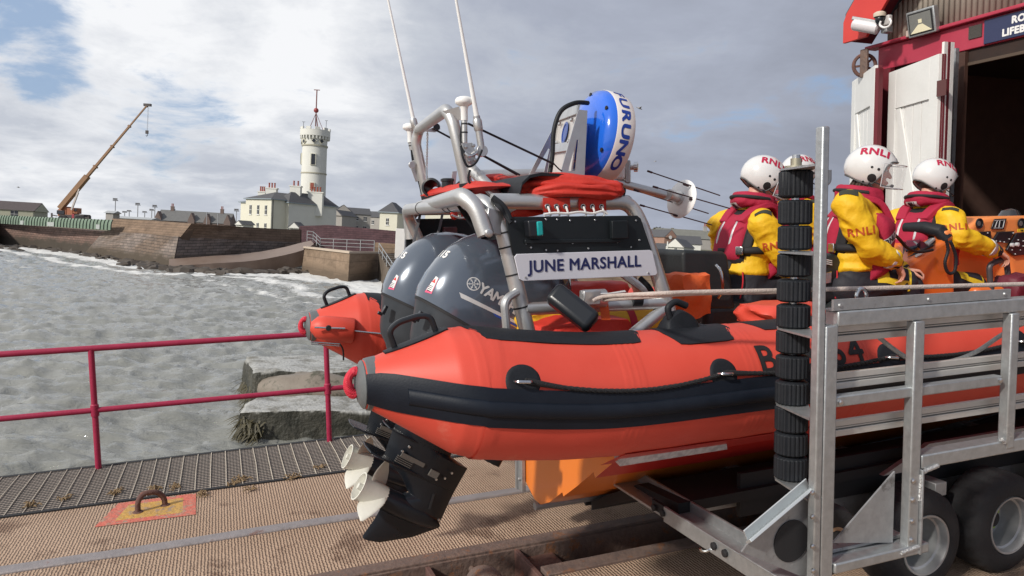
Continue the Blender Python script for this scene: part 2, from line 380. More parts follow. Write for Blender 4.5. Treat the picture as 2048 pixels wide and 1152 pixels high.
def slip_rail(label, lo, hi, extra=None, mt=RUST, name='slip_rail'):
    mb = MB(); mb.b2(lo, hi)
    if extra: extra(mb)
    return tag(own(mb.build(name, mt, None, ((lo[0] + hi[0]) / 2, (lo[1] + hi[1]) / 2, lo[2]), smooth=30, bevel=.006)), label, 'steel rail', 'steel rails let into the slipway')
def wob(o, amt, sc, cuts=60, axis=0):
    me = o.data; bm = bmesh.new(); bm.from_mesh(me)
    es = [e for e in bm.edges if e.calc_length() > .3]; bmesh.ops.subdivide_edges(bm, edges=es, cuts=cuts, use_grid_fill=True)
    for v in bm.verts: n = noise.noise(v.co * sc); v.co += Vector((0, n * amt, noise.noise(v.co * sc + Vector((9, 9, 9))) * amt * .6))
    bm.to_mesh(me); bm.free()
bar = MB(); bar.b2((-30, 5.205, -.02), (12, 5.315, .016)); bo = own(bar.build('slip_rail', mat('worn_steel_strip', (.24, .22, .22), .6, .35, (.33, .3, .3), 10, .5, bump=.5, bs=30, col3=(.2, .11, .09), c3s=5, c3t=.6), None, (0, 5.26, 0), smooth=30, bevel=.01))
tag(bo, 'flat grey steel strip running along the ribbed slipway behind the propellers', 'steel rail', 'steel rails let into the slipway'); wob(bo, .012, 1.3, 120)
def ang(mb): mb.b2((-30, 4.295, -.2), (12, 4.31, .004))
a_ = slip_rail('rusty angle rail along the far edge of the dark slipway channel', (-30, 4.312, -.03), (12, 4.43, .018), ang, RUST); wob(a_, .012, 2.1, 90)
def ang2(mb): mb.b2((1.9, 3.985, -.2), (12, 4.0, .0))
a_ = slip_rail('rusty angle rail on the near edge of the slipway channel under the trailer', (1.88, 3.865, -.03), (12, 3.982, .018), ang2, RUST); wob(a_, .01, 2.3, 60)
mb = MB(); mb.b2((1.83, 3.9, -.2), (1.86, 4.29, .004)); mb.b2((.2, 3.86, -.03), (1.4, 3.99, .016)); mb.b2((1.24, 3.99, -.2), (1.27, 4.29, 0)); mb.b2((1.86, 3.99, -.12), (2.1, 4.29, -.06))
tag(own(mb.build('steel_frame', RUSTD, None, (1.8, 4, -.2), smooth=30, bevel=.004)), 'rusty steel box framing the open pit in the slipway channel', 'steel frame')
mb = MB(); mb.lathe((1.54, 3.86, -.07), (0, 1, 0), [(.04, 0), (.095, .01), (.115, .06), (.12, .14), (.115, .22), (.095, .27), (.04, .28)], 28); mb.cyl((1.54, 3.8, -.07), (1.54, 4.29, -.07), .022)
tag(mb.build('channel_roller', RUST, None, (1.54, 4.0, -.2)), 'rusty round roller sitting in the open pit of the slipway channel', 'roller')
# --- grating walkway
gm = mat('woven_grating', (.055, .05, .045), .8, 0, (.10, .09, .08), 5, .5, detail=5); N, L = nd(gm); b = N['Principled BSDF']; tc = [n for n in N if n.type == 'TEX_COORD'][0]
wv = N.new('ShaderNodeTexWave'); wv.bands_direction = 'Y'; wv.inputs['Scale'].default_value = 7.2; wv.inputs['Distortion'].default_value = .6; L.new(tc.outputs['Object'], wv.inputs[0])
w2 = N.new('ShaderNodeTexWave'); w2.bands_direction = 'X'; w2.inputs['Scale'].default_value = 12; w2.inputs['Distortion'].default_value = .5; L.new(tc.outputs['Object'], w2.inputs[0])
a = N.new('ShaderNodeMath'); a.operation = 'MULTIPLY_ADD'; L.new(w2.outputs['Fac'], a.inputs[0]); a.inputs[1].default_value = .3; L.new(wv.outputs['Fac'], a.inputs[2])
r = N.new('ShaderNodeValToRGB'); r.color_ramp.elements[0].position = .42; r.color_ramp.elements[0].color = (.014, .012, .011, 1); r.color_ramp.elements[1].position = 1.0; r.color_ramp.elements[1].color = (.27, .225, .19, 1)
L.new(a.outputs[0], r.inputs[0]); L.new(r.outputs[0], b.inputs['Base Color'])
bp = N.new('ShaderNodeBump'); bp.inputs['Distance'].default_value = .01; bp.inputs['Strength'].default_value = .9; L.new(a.outputs[0], bp.inputs['Height']); L.new(bp.outputs[0], b.inputs['Normal'])
g = thing('grating_walkway', 'dark woven grating walkway with pale cross wires beside the rail', 'walkway', (0, 6.8, 0))
mb = MB(); mb.b2((-30, 6.275, -.03), (12, 7.32, .004)); mb.build('mesh_panel', gm, g, smooth=0)
mb = MB()
for i in range(-90, 110):
    u = i * .118 + random.uniform(-.006, .006); k = random.uniform(-.02, .02)
    mb.tube([(u, 6.29, .009), (u + k * .3, 6.8, .012), (u, 7.31, .009)], .004, 5)
mb.build('cross_wire', mat('weathered_wire', (.66, .6, .5), .7, .1, (.38, .32, .25), 30, .6), g)
mb = MB(); mb.b2((-30, 6.262, -.04), (12, 6.30, .012)); mb.b2((-30, 7.30, -.06), (12, 7.345, .01)); mb.build('edge_strip', BLKM, g)
# tufts of dried weed caught on the grating
WEED = mat('dried_weed', (.16, .10, .05), .9, 0, (.28, .2, .11), 60, .5)
for i, (px, py) in enumerate([(125, 1000), (232, 985), (350, 975), (310, 978), (465, 968), (480, 960), (405, 990), (585, 955), (640, 935), (500, 978), (60, 1012)]):
    c = onv(px, py, 6.5); r = ray(px, py); q = Vector((0, 0, 0)); r0 = SLI @ Vector((0, 0, 0)); d = (SLI @ r) - r0; t = (0.01 - r0.z) / d.z; c = r0 + d * t
    mb = MB(); n = 10 + (i * 7) % 9
    for k in range(n):
        a = random.uniform(0, 6.28); l = random.uniform(.02, .07); h = random.uniform(.005, .03); p = c + Vector((random.gauss(0, .022), random.gauss(0, .03), 0))
        mb.tube([p, p + Vector((math.cos(a) * l * .5, math.sin(a) * l * .5, h)), p + Vector((math.cos(a) * l, math.sin(a) * l, h * .4))], [.004, .006, .003], 5)
    tag(mb.build('weed_tuft', WEED, None, tuple(c)), 'small brown tuft of dried weed caught on the woven grating walkway', 'seaweed', 'tufts of dried weed on the grating')
# --- railing
rl = thing('railing', 'dark red tubular railing with two rails along the seaward edge', 'railing', (0, 7.25, 0))
for h, r in ((1.07, .027), (.525, .025)):
    mb = MB(); mb.tube([(u, 7.25, h) for u in (-13, -8, -4, 0, 4, 8, 12)], r, 12); mb.build('rail', REDP, rl)
for k in range(-6, 7):
    u = 1.065 + 1.992 * k; mb = MB(); mb.cyl((u, 7.25, -.1), (u, 7.25, 1.07), .0255); mb.lathe((u, 7.25, .47), (0, 0, 1), [(.026, 0), (.034, .005), (.034, .1), (.026, .11)], 14)
    mb.lathe((u, 7.25, -.06), (0, 0, 1), [(.07, 0), (.07, .02), (.03, .03)], 14); mb.build('post', REDP, rl)
# --- mooring ring on its painted patch
def pm(name, c1, c2): return mat(name, c1, .8, 0, c2, 7, .35, bump=1.0, bs=34, col3=(.34, .24, .175), c3s=14, c3t=.53, detail=6)
mk = thing('painted_marking', 'yellow rectangle with a worn red border painted round the mooring ring', 'ground marking', (-.38, 6.0, 0))
mb = MB(); q = [(-.76, 5.80), (-.10, 5.76), (-.11, 6.235), (-.66, 6.245)]; qi = [(-.64, 5.87), (-.19, 5.84), (-.20, 6.17), (-.58, 6.175)]
mb.add([(a, b, .004) for a, b in q + qi], [(0, 1, 5, 4), (1, 2, 6, 5), (2, 3, 7, 6), (3, 0, 4, 7)]); mb.build('border', pm('worn_red_paint', (.60, .13, .09), (.48, .17, .12)), mk, smooth=0)
mb = MB(); mb.add([(a, b, .004) for a, b in qi], [(0, 1, 2, 3)]); mb.build('centre', pm('worn_yellow_paint', (.55, .31, .06), (.46, .28, .10)), mk, smooth=0)
mb = MB(); mb.tube(bend([(-.50, 5.985, -.03), (-.50, 5.985, .08), (-.465, 6.0, .135), (-.37, 6.03, .125), (-.325, 6.05, .07), (-.32, 6.055, -.03)], .05), .020, 12)
mb.lathe((-.50, 5.985, 0), (0, 0, 1), [(.045, 0), (.03, .012)], 12); mb.lathe((-.32, 6.055, 0), (0, 0, 1), [(.04, 0), (.028, .012)], 12)
tag(mb.build('mooring_ring', RUSTD, None, (-.38, 6.0, 0)), 'rusty bent steel mooring ring standing on the yellow painted patch', 'mooring ring')
# ================================================================= sea
def water_mat():
    m = bpy.data.materials.new('sea_water'); m.use_nodes = True; N, L = nd(m); b = N['Principled BSDF']
    b.inputs['Roughness'].default_value = .13; b.inputs['IOR'].default_value = 1.33; b.inputs['Specular IOR Level'].default_value = .9
    tc = N.new('ShaderNodeTexCoord'); at = N.new('ShaderNodeAttribute'); at.attribute_name = 'foam'
    n = N.new('ShaderNodeTexNoise'); n.inputs['Scale'].default_value = .55; n.inputs['Detail'].default_value = 9; n.inputs['Roughness'].default_value = .7; n.inputs['Distortion'].default_value = .6
    mp = N.new('ShaderNodeMapping'); mp.inputs['Scale'].default_value = (1, 1.4, 1); L.new(tc.outputs['Object'], mp.inputs[0]); L.new(mp.outputs[0], n.inputs['Vector'])
    a = N.new('ShaderNodeMath'); a.operation = 'ADD'; L.new(n.outputs['Fac'], a.inputs[0]); L.new(at.outputs['Fac'], a.inputs[1])
    fr = N.new('ShaderNodeValToRGB'); fr.color_ramp.elements[0].position = .84; fr.color_ramp.elements[1].position = 1.0; L.new(a.outputs[0], fr.inputs[0])
    mx = N.new('ShaderNodeMix'); mx.data_type = 'RGBA'; L.new(fr.outputs[0], mx.inputs[0]); mx.inputs[6].default_value = (.20, .203, .185, 1); mx.inputs[7].default_value = (.68, .68, .66, 1); L.new(mx.outputs[2], b.inputs['Base Color'])
    mr = N.new('ShaderNodeMapRange'); L.new(fr.outputs[0], mr.inputs[0]); mr.inputs[3].default_value = .07; mr.inputs[4].default_value = .7; L.new(mr.outputs[0], b.inputs['Roughness'])
    w1 = N.new('ShaderNodeTexNoise'); w1.inputs['Scale'].default_value = 5.5; w1.inputs['Detail'].default_value = 5; w1.inputs['Roughness'].default_value = .6; w1.inputs['Distortion'].default_value = .5
    mp2 = N.new('ShaderNodeMapping'); mp2.inputs['Scale'].default_value = (.42, 1.05, 1); mp2.inputs['Rotation'].default_value = (0, 0, .15); L.new(tc.outputs['Object'], mp2.inputs[0]); L.new(mp2.outputs[0], w1.inputs['Vector'])
    bp = N.new('ShaderNodeBump'); bp.inputs['Strength'].default_value = 1.0; bp.inputs['Distance'].default_value = .06; L.new(w1.outputs['Fac'], bp.inputs['Height']); L.new(bp.outputs[0], b.inputs['Normal'])
    return m
SHORE = [Pz(-60, 496, SEA), Pz(0, 492, SEA), Pz(110, 503, SEA), Pz(215, 517, SEA), Pz(345, 540, SEA), Pz(470, 548, SEA), Pz(600, 548, SEA), Pz(695, 566, SEA), Pz(755, 563, SEA), Pz(805, 590, SEA), Pz(900, 600, SEA), Pz(1000, 600, SEA)]
def shore_d(x, y):
    best = 1e9; p = Vector((x, y))
    for a, b in zip(SHORE, SHORE[1:]):
        a = Vector((a.x, a.y)); b = Vector((b.x, b.y)); d = b - a; t = max(0, min(1, (p - a).dot(d) / d.length_squared)); best = min(best, (p - a - d * t).length)
    return best
def wave(x, y):
    f = min(1, y / 12)
    h = .15 * noise.noise(Vector((x * .16, y * .42, 0))) + .16 * noise.noise(Vector((x * .4 + 3, y * 1.2, 3))) + .13 * noise.noise(Vector((x * .9, y * 2.4, 7)))
    r = abs(noise.noise(Vector((x * .7, y * 1.6, 11)))); h += .10 * (1 - r * 2.4) * .6
    r = abs(noise.noise(Vector((x * 1.3, y * 3.8, 21)))); h += .07 * (1 - r * 2.4)
    return h
mb = MB(ID); rows = []; d = 5.0
while d < 130: rows.append(d); d *= 1.0072
rows += [150, 200, 300]
NC = 400; vs = []; fs = []
for d in rows:
    for k in range(NC + 1):
        x = d * (-.82 + 1.3 * k / NC); vs.append((x, d, SEA + (wave(x, d) if d < 130 else 0) * (1 if d < 60 else .8)))
for i in range(len(rows) - 1):
    for k in range(NC): fs.append((i * (NC + 1) + k, i * (NC + 1) + k + 1, (i + 1) * (NC + 1) + k + 1, (i + 1) * (NC + 1) + k))
me = bpy.data.meshes.new('sea'); me.from_pydata(vs, [], fs)
at_ = me.attributes.new('foam', 'FLOAT', 'POINT'); fv = []
BLKP0 = Pz(560, 880, SEA)
for x, y, z in vs:
    f = 0
    if y > 30:
        d = shore_d(x, y); f = .62 * max(0, 1 - d / 4.2) + .44 * max(0, 1 - d / (17 + 5 * noise.noise(Vector((x * .08, y * .08, 5)))))
        # breaking lines parallel to the shore
        s = abs(d - 6.5 - 2 * noise.noise(Vector((x * .12, y * .12, 0)))); f += .34 * max(0, 1 - s / 1.2)
        s = abs(d - 11 - 2 * noise.noise(Vector((x * .1, y * .12, 4)))); f += .22 * max(0, 1 - s / 1.3)
    q = math.hypot((x - BLKP0.x) / 2.2, (y - BLKP0.y) / 1.1); f += .2 * max(0, 1 - q)
    q = Pz(760 - 30, 745, SEA); f += .0
    if z > SEA + .22: f += .06
    fv.append(f)
at_.data.foreach_set('value', fv)
o = bpy.data.objects.new('sea', me); COL.objects.link(o); me.materials.append(water_mat()); WM['sea'] = ID
for p in me.polygons: p.use_smooth = True
tag(o, kind='structure')
mb = MB(ID); mb.b2((-1500, -60, SEA - 3), (1500, 2500, SEA - 2.2)); mb.build('sea_bed', mat('sand', (.2, .18, .14), .9), None, (0, 0, SEA - 2.5), smooth=0, kind='structure')
# --- two broken concrete blocks in the water
def block_mat():
    m = bpy.data.materials.new('weedy_concrete'); m.use_nodes = True; N, L = nd(m); b = N['Principled BSDF']; b.inputs['Roughness'].default_value = .6
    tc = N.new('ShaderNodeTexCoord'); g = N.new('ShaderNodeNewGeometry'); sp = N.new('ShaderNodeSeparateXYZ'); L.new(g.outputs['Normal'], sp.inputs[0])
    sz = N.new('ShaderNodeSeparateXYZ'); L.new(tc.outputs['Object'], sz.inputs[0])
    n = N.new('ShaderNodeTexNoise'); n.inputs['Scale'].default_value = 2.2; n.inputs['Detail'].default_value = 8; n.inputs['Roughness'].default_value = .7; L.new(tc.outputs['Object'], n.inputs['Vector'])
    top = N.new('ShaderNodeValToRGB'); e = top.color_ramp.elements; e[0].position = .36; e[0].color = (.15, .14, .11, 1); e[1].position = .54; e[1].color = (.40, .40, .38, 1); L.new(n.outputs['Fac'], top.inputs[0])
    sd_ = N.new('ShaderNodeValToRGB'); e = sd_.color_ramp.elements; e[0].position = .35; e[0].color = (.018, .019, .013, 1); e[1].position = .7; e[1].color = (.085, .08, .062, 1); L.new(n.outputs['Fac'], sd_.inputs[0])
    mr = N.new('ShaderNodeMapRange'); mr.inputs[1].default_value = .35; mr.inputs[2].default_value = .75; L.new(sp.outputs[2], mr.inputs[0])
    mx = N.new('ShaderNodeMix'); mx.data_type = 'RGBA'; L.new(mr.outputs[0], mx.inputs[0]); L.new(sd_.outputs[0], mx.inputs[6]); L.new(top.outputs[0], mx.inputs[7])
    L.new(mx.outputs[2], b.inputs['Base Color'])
    n2 = N.new('ShaderNodeTexNoise'); n2.inputs['Scale'].default_value = 14; n2.inputs['Detail'].default_value = 6; L.new(tc.outputs['Object'], n2.inputs['Vector'])
    bp = N.new('ShaderNodeBump'); bp.inputs['Distance'].default_value = .04; bp.inputs['Strength'].default_value = .8; L.new(n2.outputs['Fac'], bp.inputs['Height']); L.new(bp.outputs[0], b.inputs['Normal'])
    return m
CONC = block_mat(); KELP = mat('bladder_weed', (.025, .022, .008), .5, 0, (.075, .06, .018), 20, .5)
def rough_block(name, label, poly, z0, z1, seed, taper=.0):
    """poly: plan corners (world x,y) of the top"""
    bm = bmesh.new(); cx = sum(p[0] for p in poly) / len(poly); cy = sum(p[1] for p in poly) / len(poly)
    lo = [bm.verts.new((cx + (x - cx) * (1 + taper), cy + (y - cy) * (1 + taper), z0)) for x, y in poly]; hi = [bm.verts.new((x, y, z1)) for x, y in poly]
    n = len(poly); bm.faces.new(lo[::-1]); bm.faces.new(hi)
    for i in range(n): bm.faces.new((lo[i], lo[(i + 1) % n], hi[(i + 1) % n], hi[i]))
    for _ in range(6):
        es = [e for e in bm.edges if e.calc_length() > .16]
        if not es: break
        bmesh.ops.subdivide_edges(bm, edges=es, cuts=1, use_grid_fill=True); bmesh.ops.triangulate(bm, faces=[f for f in bm.faces if len(f.verts) > 4])
    for _ in range(4): bmesh.ops.smooth_vert(bm, verts=bm.verts[:], factor=.4, use_axis_x=True, use_axis_y=True, use_axis_z=True)
    for v in bm.verts:
        q = v.co * 1.3 + Vector((seed, 0, 0)); k = .048 if v.co.z < z1 - .04 else .028
        v.co += Vector((noise.noise(q), noise.noise(q + Vector((5, 0, 0))), noise.noise(q + Vector((0, 7, 0))))) * k * 1.6 + Vector((noise.noise(v.co * 5), noise.noise(v.co * 5 + Vector((3, 3, 3))), 0)) * k * .7
    me = bpy.data.meshes.new(name); bm.to_mesh(me); bm.free(); fix_normals(me)
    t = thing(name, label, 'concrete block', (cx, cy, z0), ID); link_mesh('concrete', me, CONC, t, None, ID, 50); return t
def kelp(t, pts, n, L_):
    mb = MB(ID)
    for _ in range(n):
        a = random.random(); i = int(a * (len(pts) - 1)); f = a * (len(pts) - 1) - i; p = Vector(pts[i]).lerp(Vector(pts[i + 1]), f) + Vector((random.gauss(0, .03), random.gauss(0, .03), random.uniform(-.3, .05)))
        l = random.uniform(.5, 1.2) * L_; dx = random.gauss(-.03, .05); dy = random.gauss(-.03, .04); w_ = random.uniform(.008, .02)
        pp = [p, p + Vector((dx, dy, -l * .4)), p + Vector((dx * 2.2, dy * 2, -l))]
        mb.add([pp[0] + Vector((-w_, 0, 0)), pp[0] + Vector((w_, 0, 0)), pp[1] + Vector((-w_, -.02, 0)), pp[1] + Vector((w_, -.02, 0)), pp[2] + Vector((-w_ * .4, 0, 0)), pp[2] + Vector((w_ * .4, 0, 0))], [(0, 1, 3, 2), (2, 3, 5, 4)])
    mb.build('seaweed', KELP, t, kind='stuff')
zt = SEA + .62
q = [Pz(478, 822, zt), Pz(770, 820, zt), Pz(775, 789, zt), Pz(520, 789, zt), Pz(490, 806, zt)]
t = rough_block('concrete_block', 'pale topped concrete block in the water, nearer of the two beside the walkway', [(p.x, p.y) for p in q], SEA - .8, zt, 2.0, .04)
l = q[0]; kelp(t, [(l.x + .4, l.y + .04, zt - .2), (l.x + .05, l.y + .05, zt - .15), (q[4].x + .04, q[4].y, zt - .15)], 200, .22)
zt2 = SEA + .95
q = [Pz(503, 742, zt2), Pz(780, 744, zt2), Pz(785, 706, zt2), Pz(489, 711, zt2)]
t = rough_block('concrete_block', 'cracked concrete block with a boulder face in the water, farther of the two', [(p.x, p.y) for p in q], SEA - .8, zt2, 9.0, .03)
l = q[0]; kelp(t, [(l.x + .9, l.y - .15, zt2 - .7), (l.x, l.y - .05, zt2 - .45), (q[3].x, q[3].y, zt2 - .5)], 130, .20)
mb = MB(ID); c = (q[0] + Vector((1.35, .05, -.42))); mb.ball(c, (1.25, .5, .45), 28)
bo = mb.build('boulder_face', mat('wet_stone', (.17, .14, .11), .6, 0, (.24, .205, .17), 3, .6, bump=.7, bs=12, col3=(.09, .085, .06), c3s=2.5, c3t=.55), t)
for v in bo.data.vertices: v.co += Vector((noise.noise(v.co * 2), noise.noise(v.co * 2 + Vector((4, 4, 4))), noise.noise(v.co * 2.5))) * .12
# ================================================================= far shore
def masonry(name, c1, c2, mortar, bw=1.0, bh=.32, low=(.05, .045, .035), lowz=SEA + 1.2, pale=0):
    m = bpy.data.materials.new(name); m.use_nodes = True; N, L = nd(m); b = N['Principled BSDF']; b.inputs['Roughness'].default_value = .88; b.inputs['Specular IOR Level'].default_value = .2
    uv = N.new('ShaderNodeUVMap'); br = N.new('ShaderNodeTexBrick'); br.inputs['Scale'].default_value = 1; br.inputs['Brick Width'].default_value = bw; br.inputs['Row Height'].default_value = bh; br.inputs['Mortar Size'].default_value = .03
    br.inputs['Color1'].default_value = (*c1, 1); br.inputs['Color2'].default_value = (*c2, 1); br.inputs['Mortar'].default_value = (*mortar, 1); br.inputs['Bias'].default_value = -.1; L.new(uv.outputs[0], br.inputs['Vector'])
    n = N.new('ShaderNodeTexNoise'); n.inputs['Scale'].default_value = .45; n.inputs['Detail'].default_value = 9; n.inputs['Roughness'].default_value = .7; mp = N.new('ShaderNodeMapping'); mp.inputs['Scale'].default_value = (1, 2.2, 1); L.new(uv.outputs[0], mp.inputs[0]); L.new(mp.outputs[0], n.inputs['Vector'])
    r = N.new('ShaderNodeMapRange'); r.inputs[1].default_value = .3; r.inputs[2].default_value = .72; r.inputs[3].default_value = .6; r.inputs[4].default_value = 1.35; L.new(n.outputs['Fac'], r.inputs[0])
    vm = N.new('ShaderNodeVectorMath'); vm.operation = 'SCALE'; L.new(br.outputs[0], vm.inputs[0]); L.new(r.outputs[0], vm.inputs['Scale'])
    if pale:
        n3 = N.new('ShaderNodeTexNoise'); n3.inputs['Scale'].default_value = .10; n3.inputs['Detail'].default_value = 7; mp3 = N.new('ShaderNodeMapping'); mp3.inputs['Scale'].default_value = (1, 3, 1); L.new(uv.outputs[0], mp3.inputs[0]); L.new(mp3.outputs[0], n3.inputs['Vector'])
        r3 = N.new('ShaderNodeMapRange'); r3.inputs[1].default_value = .46; r3.inputs[2].default_value = .60; r3.inputs[4].default_value = .8; L.new(n3.outputs['Fac'], r3.inputs[0])
        m3 = N.new('ShaderNodeMix'); m3.data_type = 'RGBA'; L.new(r3.outputs[0], m3.inputs[0]); L.new(vm.outputs[0], m3.inputs[6]); m4 = N.new('ShaderNodeVectorMath'); m4.operation = 'MULTIPLY'; L.new(vm.outputs[0], m4.inputs[0]); m4.inputs[1].default_value = (1.3, 1.45, 1.65); L.new(m4.outputs[0], m3.inputs[7])
        class _o: pass
        vm = _o(); vm.outputs = [m3.outputs[2]]
    g = N.new('ShaderNodeNewGeometry'); sz = N.new('ShaderNodeSeparateXYZ'); L.new(g.outputs['Position'], sz.inputs[0])
    nz = N.new('ShaderNodeMath'); nz.operation = 'MULTIPLY_ADD'; L.new(n.outputs['Fac'], nz.inputs[0]); nz.inputs[1].default_value = -2.2; L.new(sz.outputs[2], nz.inputs[2])
    mr = N.new('ShaderNodeMapRange'); mr.inputs[1].default_value = lowz - 1.6; mr.inputs[2].default_value = lowz - .9; L.new(nz.outputs[0], mr.inputs[0])
    mx = N.new('ShaderNodeMix'); mx.data_type = 'RGBA'; L.new(mr.outputs[0], mx.inputs[0]); mx.inputs[6].default_value = (*low, 1); L.new(vm.outputs[0], mx.inputs[7]); L.new(mx.outputs[2], b.inputs['Base Color'])
    bp = N.new('ShaderNodeBump'); bp.inputs['Distance'].default_value = .12; bp.inputs['Strength'].default_value = .5; L.new(n.outputs['Fac'], bp.inputs['Height']); L.new(bp.outputs[0], b.inputs['Normal'])
    return m
def far_wall(name, label, lows, highs, mt, thick=2.0, parent=None, cat='sea wall', back=None):
    """lows/highs: world points of the foot and the top of the face, left to right"""
    n = len(lows); bm = bmesh.new(); uvl = bm.loops.layers.uv.new('UVMap'); acc = 0; us = [0]
    for i in range(1, n): acc += (lows[i].xy - lows[i - 1].xy).length; us.append(acc)
    bv = Vector(back) if back else None
    def bk(i):
        if bv: return bv * thick
        a = highs[max(i - 1, 0)]; b = highs[min(i + 1, n - 1)]; d = (b - a); d.z = 0; d.normalize(); return Vector((-d.y, d.x, 0)) * thick
    F = [bm.verts.new(p - Vector((0, 0, 1.2 if abs(p.z - SEA) < .5 else 0))) for p in lows]; T = [bm.verts.new(p) for p in highs]
    TB = [bm.verts.new(highs[i] + bk(i)) for i in range(n)]; FB = [bm.verts.new(lows[i] + bk(i) + Vector((0, 0, 0)) - Vector((0, 0, 1))) for i in range(n)]
    def q(a, b, c, d, i, j):
        f = bm.faces.new((a, b, c, d))
        for l in f.loops: k = i if l.vert in (F[i], T[i], TB[i], FB[i]) else j; l[uvl].uv = (us[k] + (.0), l.vert.co.z + (l.vert.co.xy - F[k].co.xy).length * .3)
    for i in range(n - 1):
        j = i + 1; q(F[i], F[j], T[j], T[i], i, j); q(T[i], T[j], TB[j], TB[i], i, j); q(FB[j], FB[i], TB[i], TB[j], i, j)
    bm.faces.new((F[0], T[0], TB[0], FB[0])); bm.faces.new((F[-1], FB[-1], TB[-1], T[-1]))
    me = bpy.data.meshes.new(name); bm.to_mesh(me); bm.free(); fix_normals(me)
    o = link_mesh(name, me, mt, parent, lows[0] if parent is None else None, ID, 0)
    return tag(o, label, cat) if parent is None else o
def D(px, py): return SEA / (ray(px, py).z)                   # depth of the waterline pixel
SAND = masonry('sandstone', (.19, .14, .108), (.13, .10, .08), (.06, .048, .04), 1.1, .34, (.075, .06, .045), pale=1)
SANDU = masonry('sandstone_parapet', (.215, .15, .105), (.18, .127, .092), (.13, .095, .07), 1.4, .3, (.075, .06, .045), SEA - 5)
PINK = masonry('pink_rubble', (.22, .14, .115), (.15, .105, .09), (.07, .05, .042), .8, .3, (.06, .05, .04), SEA + 1.6)
PURP = masonry('purple_stone', (.10, .055, .062), (.075, .042, .05), (.05, .032, .035), .9, .25, (.05, .03, .03), SEA - 5)
CWALL = masonry('quay_concrete', (.25, .18, .125), (.21, .155, .11), (.15, .11, .08), 3.5, 1.1, (.12, .09, .065), SEA + .9)
WETSL = mat('wet_slope', (.17, .115, .085), .45, 0, (.26, .19, .15), .8, .6, bump=.3, bs=3)
ROCK = mat('dark_rock', (.035, .03, .025), .7, 0, (.09, .07, .055), 1.4, .6, bump=.8, bs=4)
def pts(l): return [P(x, y, d) for x, y, d in l]
# left wall under the green fence
lo = [(-60, 494, D(-60, 494)), (0, 491, D(0, 491)), (110, 500, D(110, 502)), (238, 519, D(238, 519))]
far_wall('sea_wall', 'rough pink rubble sea wall below the green fence', pts(lo), pts([(x, y, d + 1.2) for (x, _, d), y in zip(lo, (443, 447, 455, 466))]), PINK, 3)
# sloping ashlar wall, lit face and shaded face
d1, d2, d3 = D(150, 508), D(340, 538), D(640, 540) + 8
corner = pts([(340, 538, d2)])[0]
L1 = pts([(150, 508, d1), (245, 522, (d1 + d2) / 2), (340, 538, d2)]); H1 = pts([(208, 462, d1 - 3.5), (282, 467, (d1 + d2) / 2 - .5), (357, 473, d2 + 2.5)])
far_wall('sea_wall', 'sunlit stepped sandstone sea wall at the left of its shaded corner', L1, H1, SAND, 1.2, back=(.1, 1, 0))
U1 = pts([(225, 437, d1 - 3.2), (304, 441, (d1 + d2) / 2 - .2), (383, 447, d2 + 3)]); B1 = pts([(214, 463, d1 - 3.4), (285, 468, (d1 + d2) / 2 - .4), (361, 474, d2 + 2.6)])
far_wall('parapet_wall', 'tan sandstone parapet on top of the sunlit sea wall', B1, U1, SANDU, 1.0, cat='parapet', back=(.1, 1, 0))
L2 = pts([(341, 539, d2 + .1), (470, 532, (d2 + d3) / 2), (640, 520, d3)]); H2 = pts([(358, 473, d2 + 2.6), (490, 481, (d2 + d3) / 2 + 1), (640, 486, d3 + 1)])
far_wall('sea_wall', 'dark shaded sandstone sea wall behind the curved ramp', L2, H2, SAND, 1.2, back=(-.1, 1, 0))
U2 = pts([(384, 447, d2 + 3.1), (490, 454, (d2 + d3) / 2 + 1.3), (560, 458, (d2 + 3 * d3) / 4 + 1.3), (600, 459, d3 - 2)]); B2 = pts([(362, 474, d2 + 2.7), (486, 482, (d2 + d3) / 2 + 1.1), (560, 485, (d2 + 3 * d3) / 4 + 1.2), (600, 487, d3 - 2)])
far_wall('parapet_wall', 'dark shaded parapet running from the wall corner towards the tower', B2, U2, SANDU, 1.0, cat='parapet', back=(-.1, 1, 0))
# purple wall behind the quay
X = [(596, 462, 92), (600, 452, 92), (655, 450, 90), (680, 452, 88), (790, 462, 84), (850, 467, 82), (980, 478, 78), (1200, 500, 72), (1500, 530, 64), (1700, 550, 60)]
far_wall('harbour_wall', 'long purple brown stone wall behind the quay railing', pts([(x, y + 52, d) for x, y, d in X]), pts(X), PURP, .8, cat='wall')
# rocks and ramp at the foot
def strip(name, mt, near, far, label=None, cat=None, thick=1.0, kind=None, wob_=.0):
    n = len(near); mb = MB(ID)
    vs = near + far + [p - Vector((0, 0, thick)) for p in near] + [p - Vector((0, 0, thick)) for p in far]
    fs = [(i, i + 1, n + i + 1, n + i) for i in range(n - 1)] + [(2 * n + i, 2 * n + i + 1, i + 1, i) for i in range(n - 1)] + [(3 * n + i + 1, 3 * n + i, n + i, n + i + 1) for i in range(n - 1)]
    fs += [(0, n, 3 * n, 2 * n), (n - 1, 3 * n - 1, 4 * n - 1, 2 * n - 1)]
    return mb.add(vs, fs).build(name, mt, None, tuple(near[0]), smooth=40, label=label, cat=cat, kind=kind)
strip('ramp', WETSL, spline(pts([(338, 533, d2 - .4), (420, 527, d2 + 1.5), (500, 522, d2 + 4), (560, 512, d2 + 7), (606, 500, d2 + 9), (628, 488, d2 + 12)]), 5),
      spline(pts([(338, 518, d2 + .8), (420, 512, d2 + 4.5), (500, 506, d2 + 8), (560, 496, d2 + 11), (600, 486, d2 + 13), (622, 481, d2 + 14)]), 5), 'brown curved ramp rising along the shaded sea wall', 'ramp', thick=1.6)
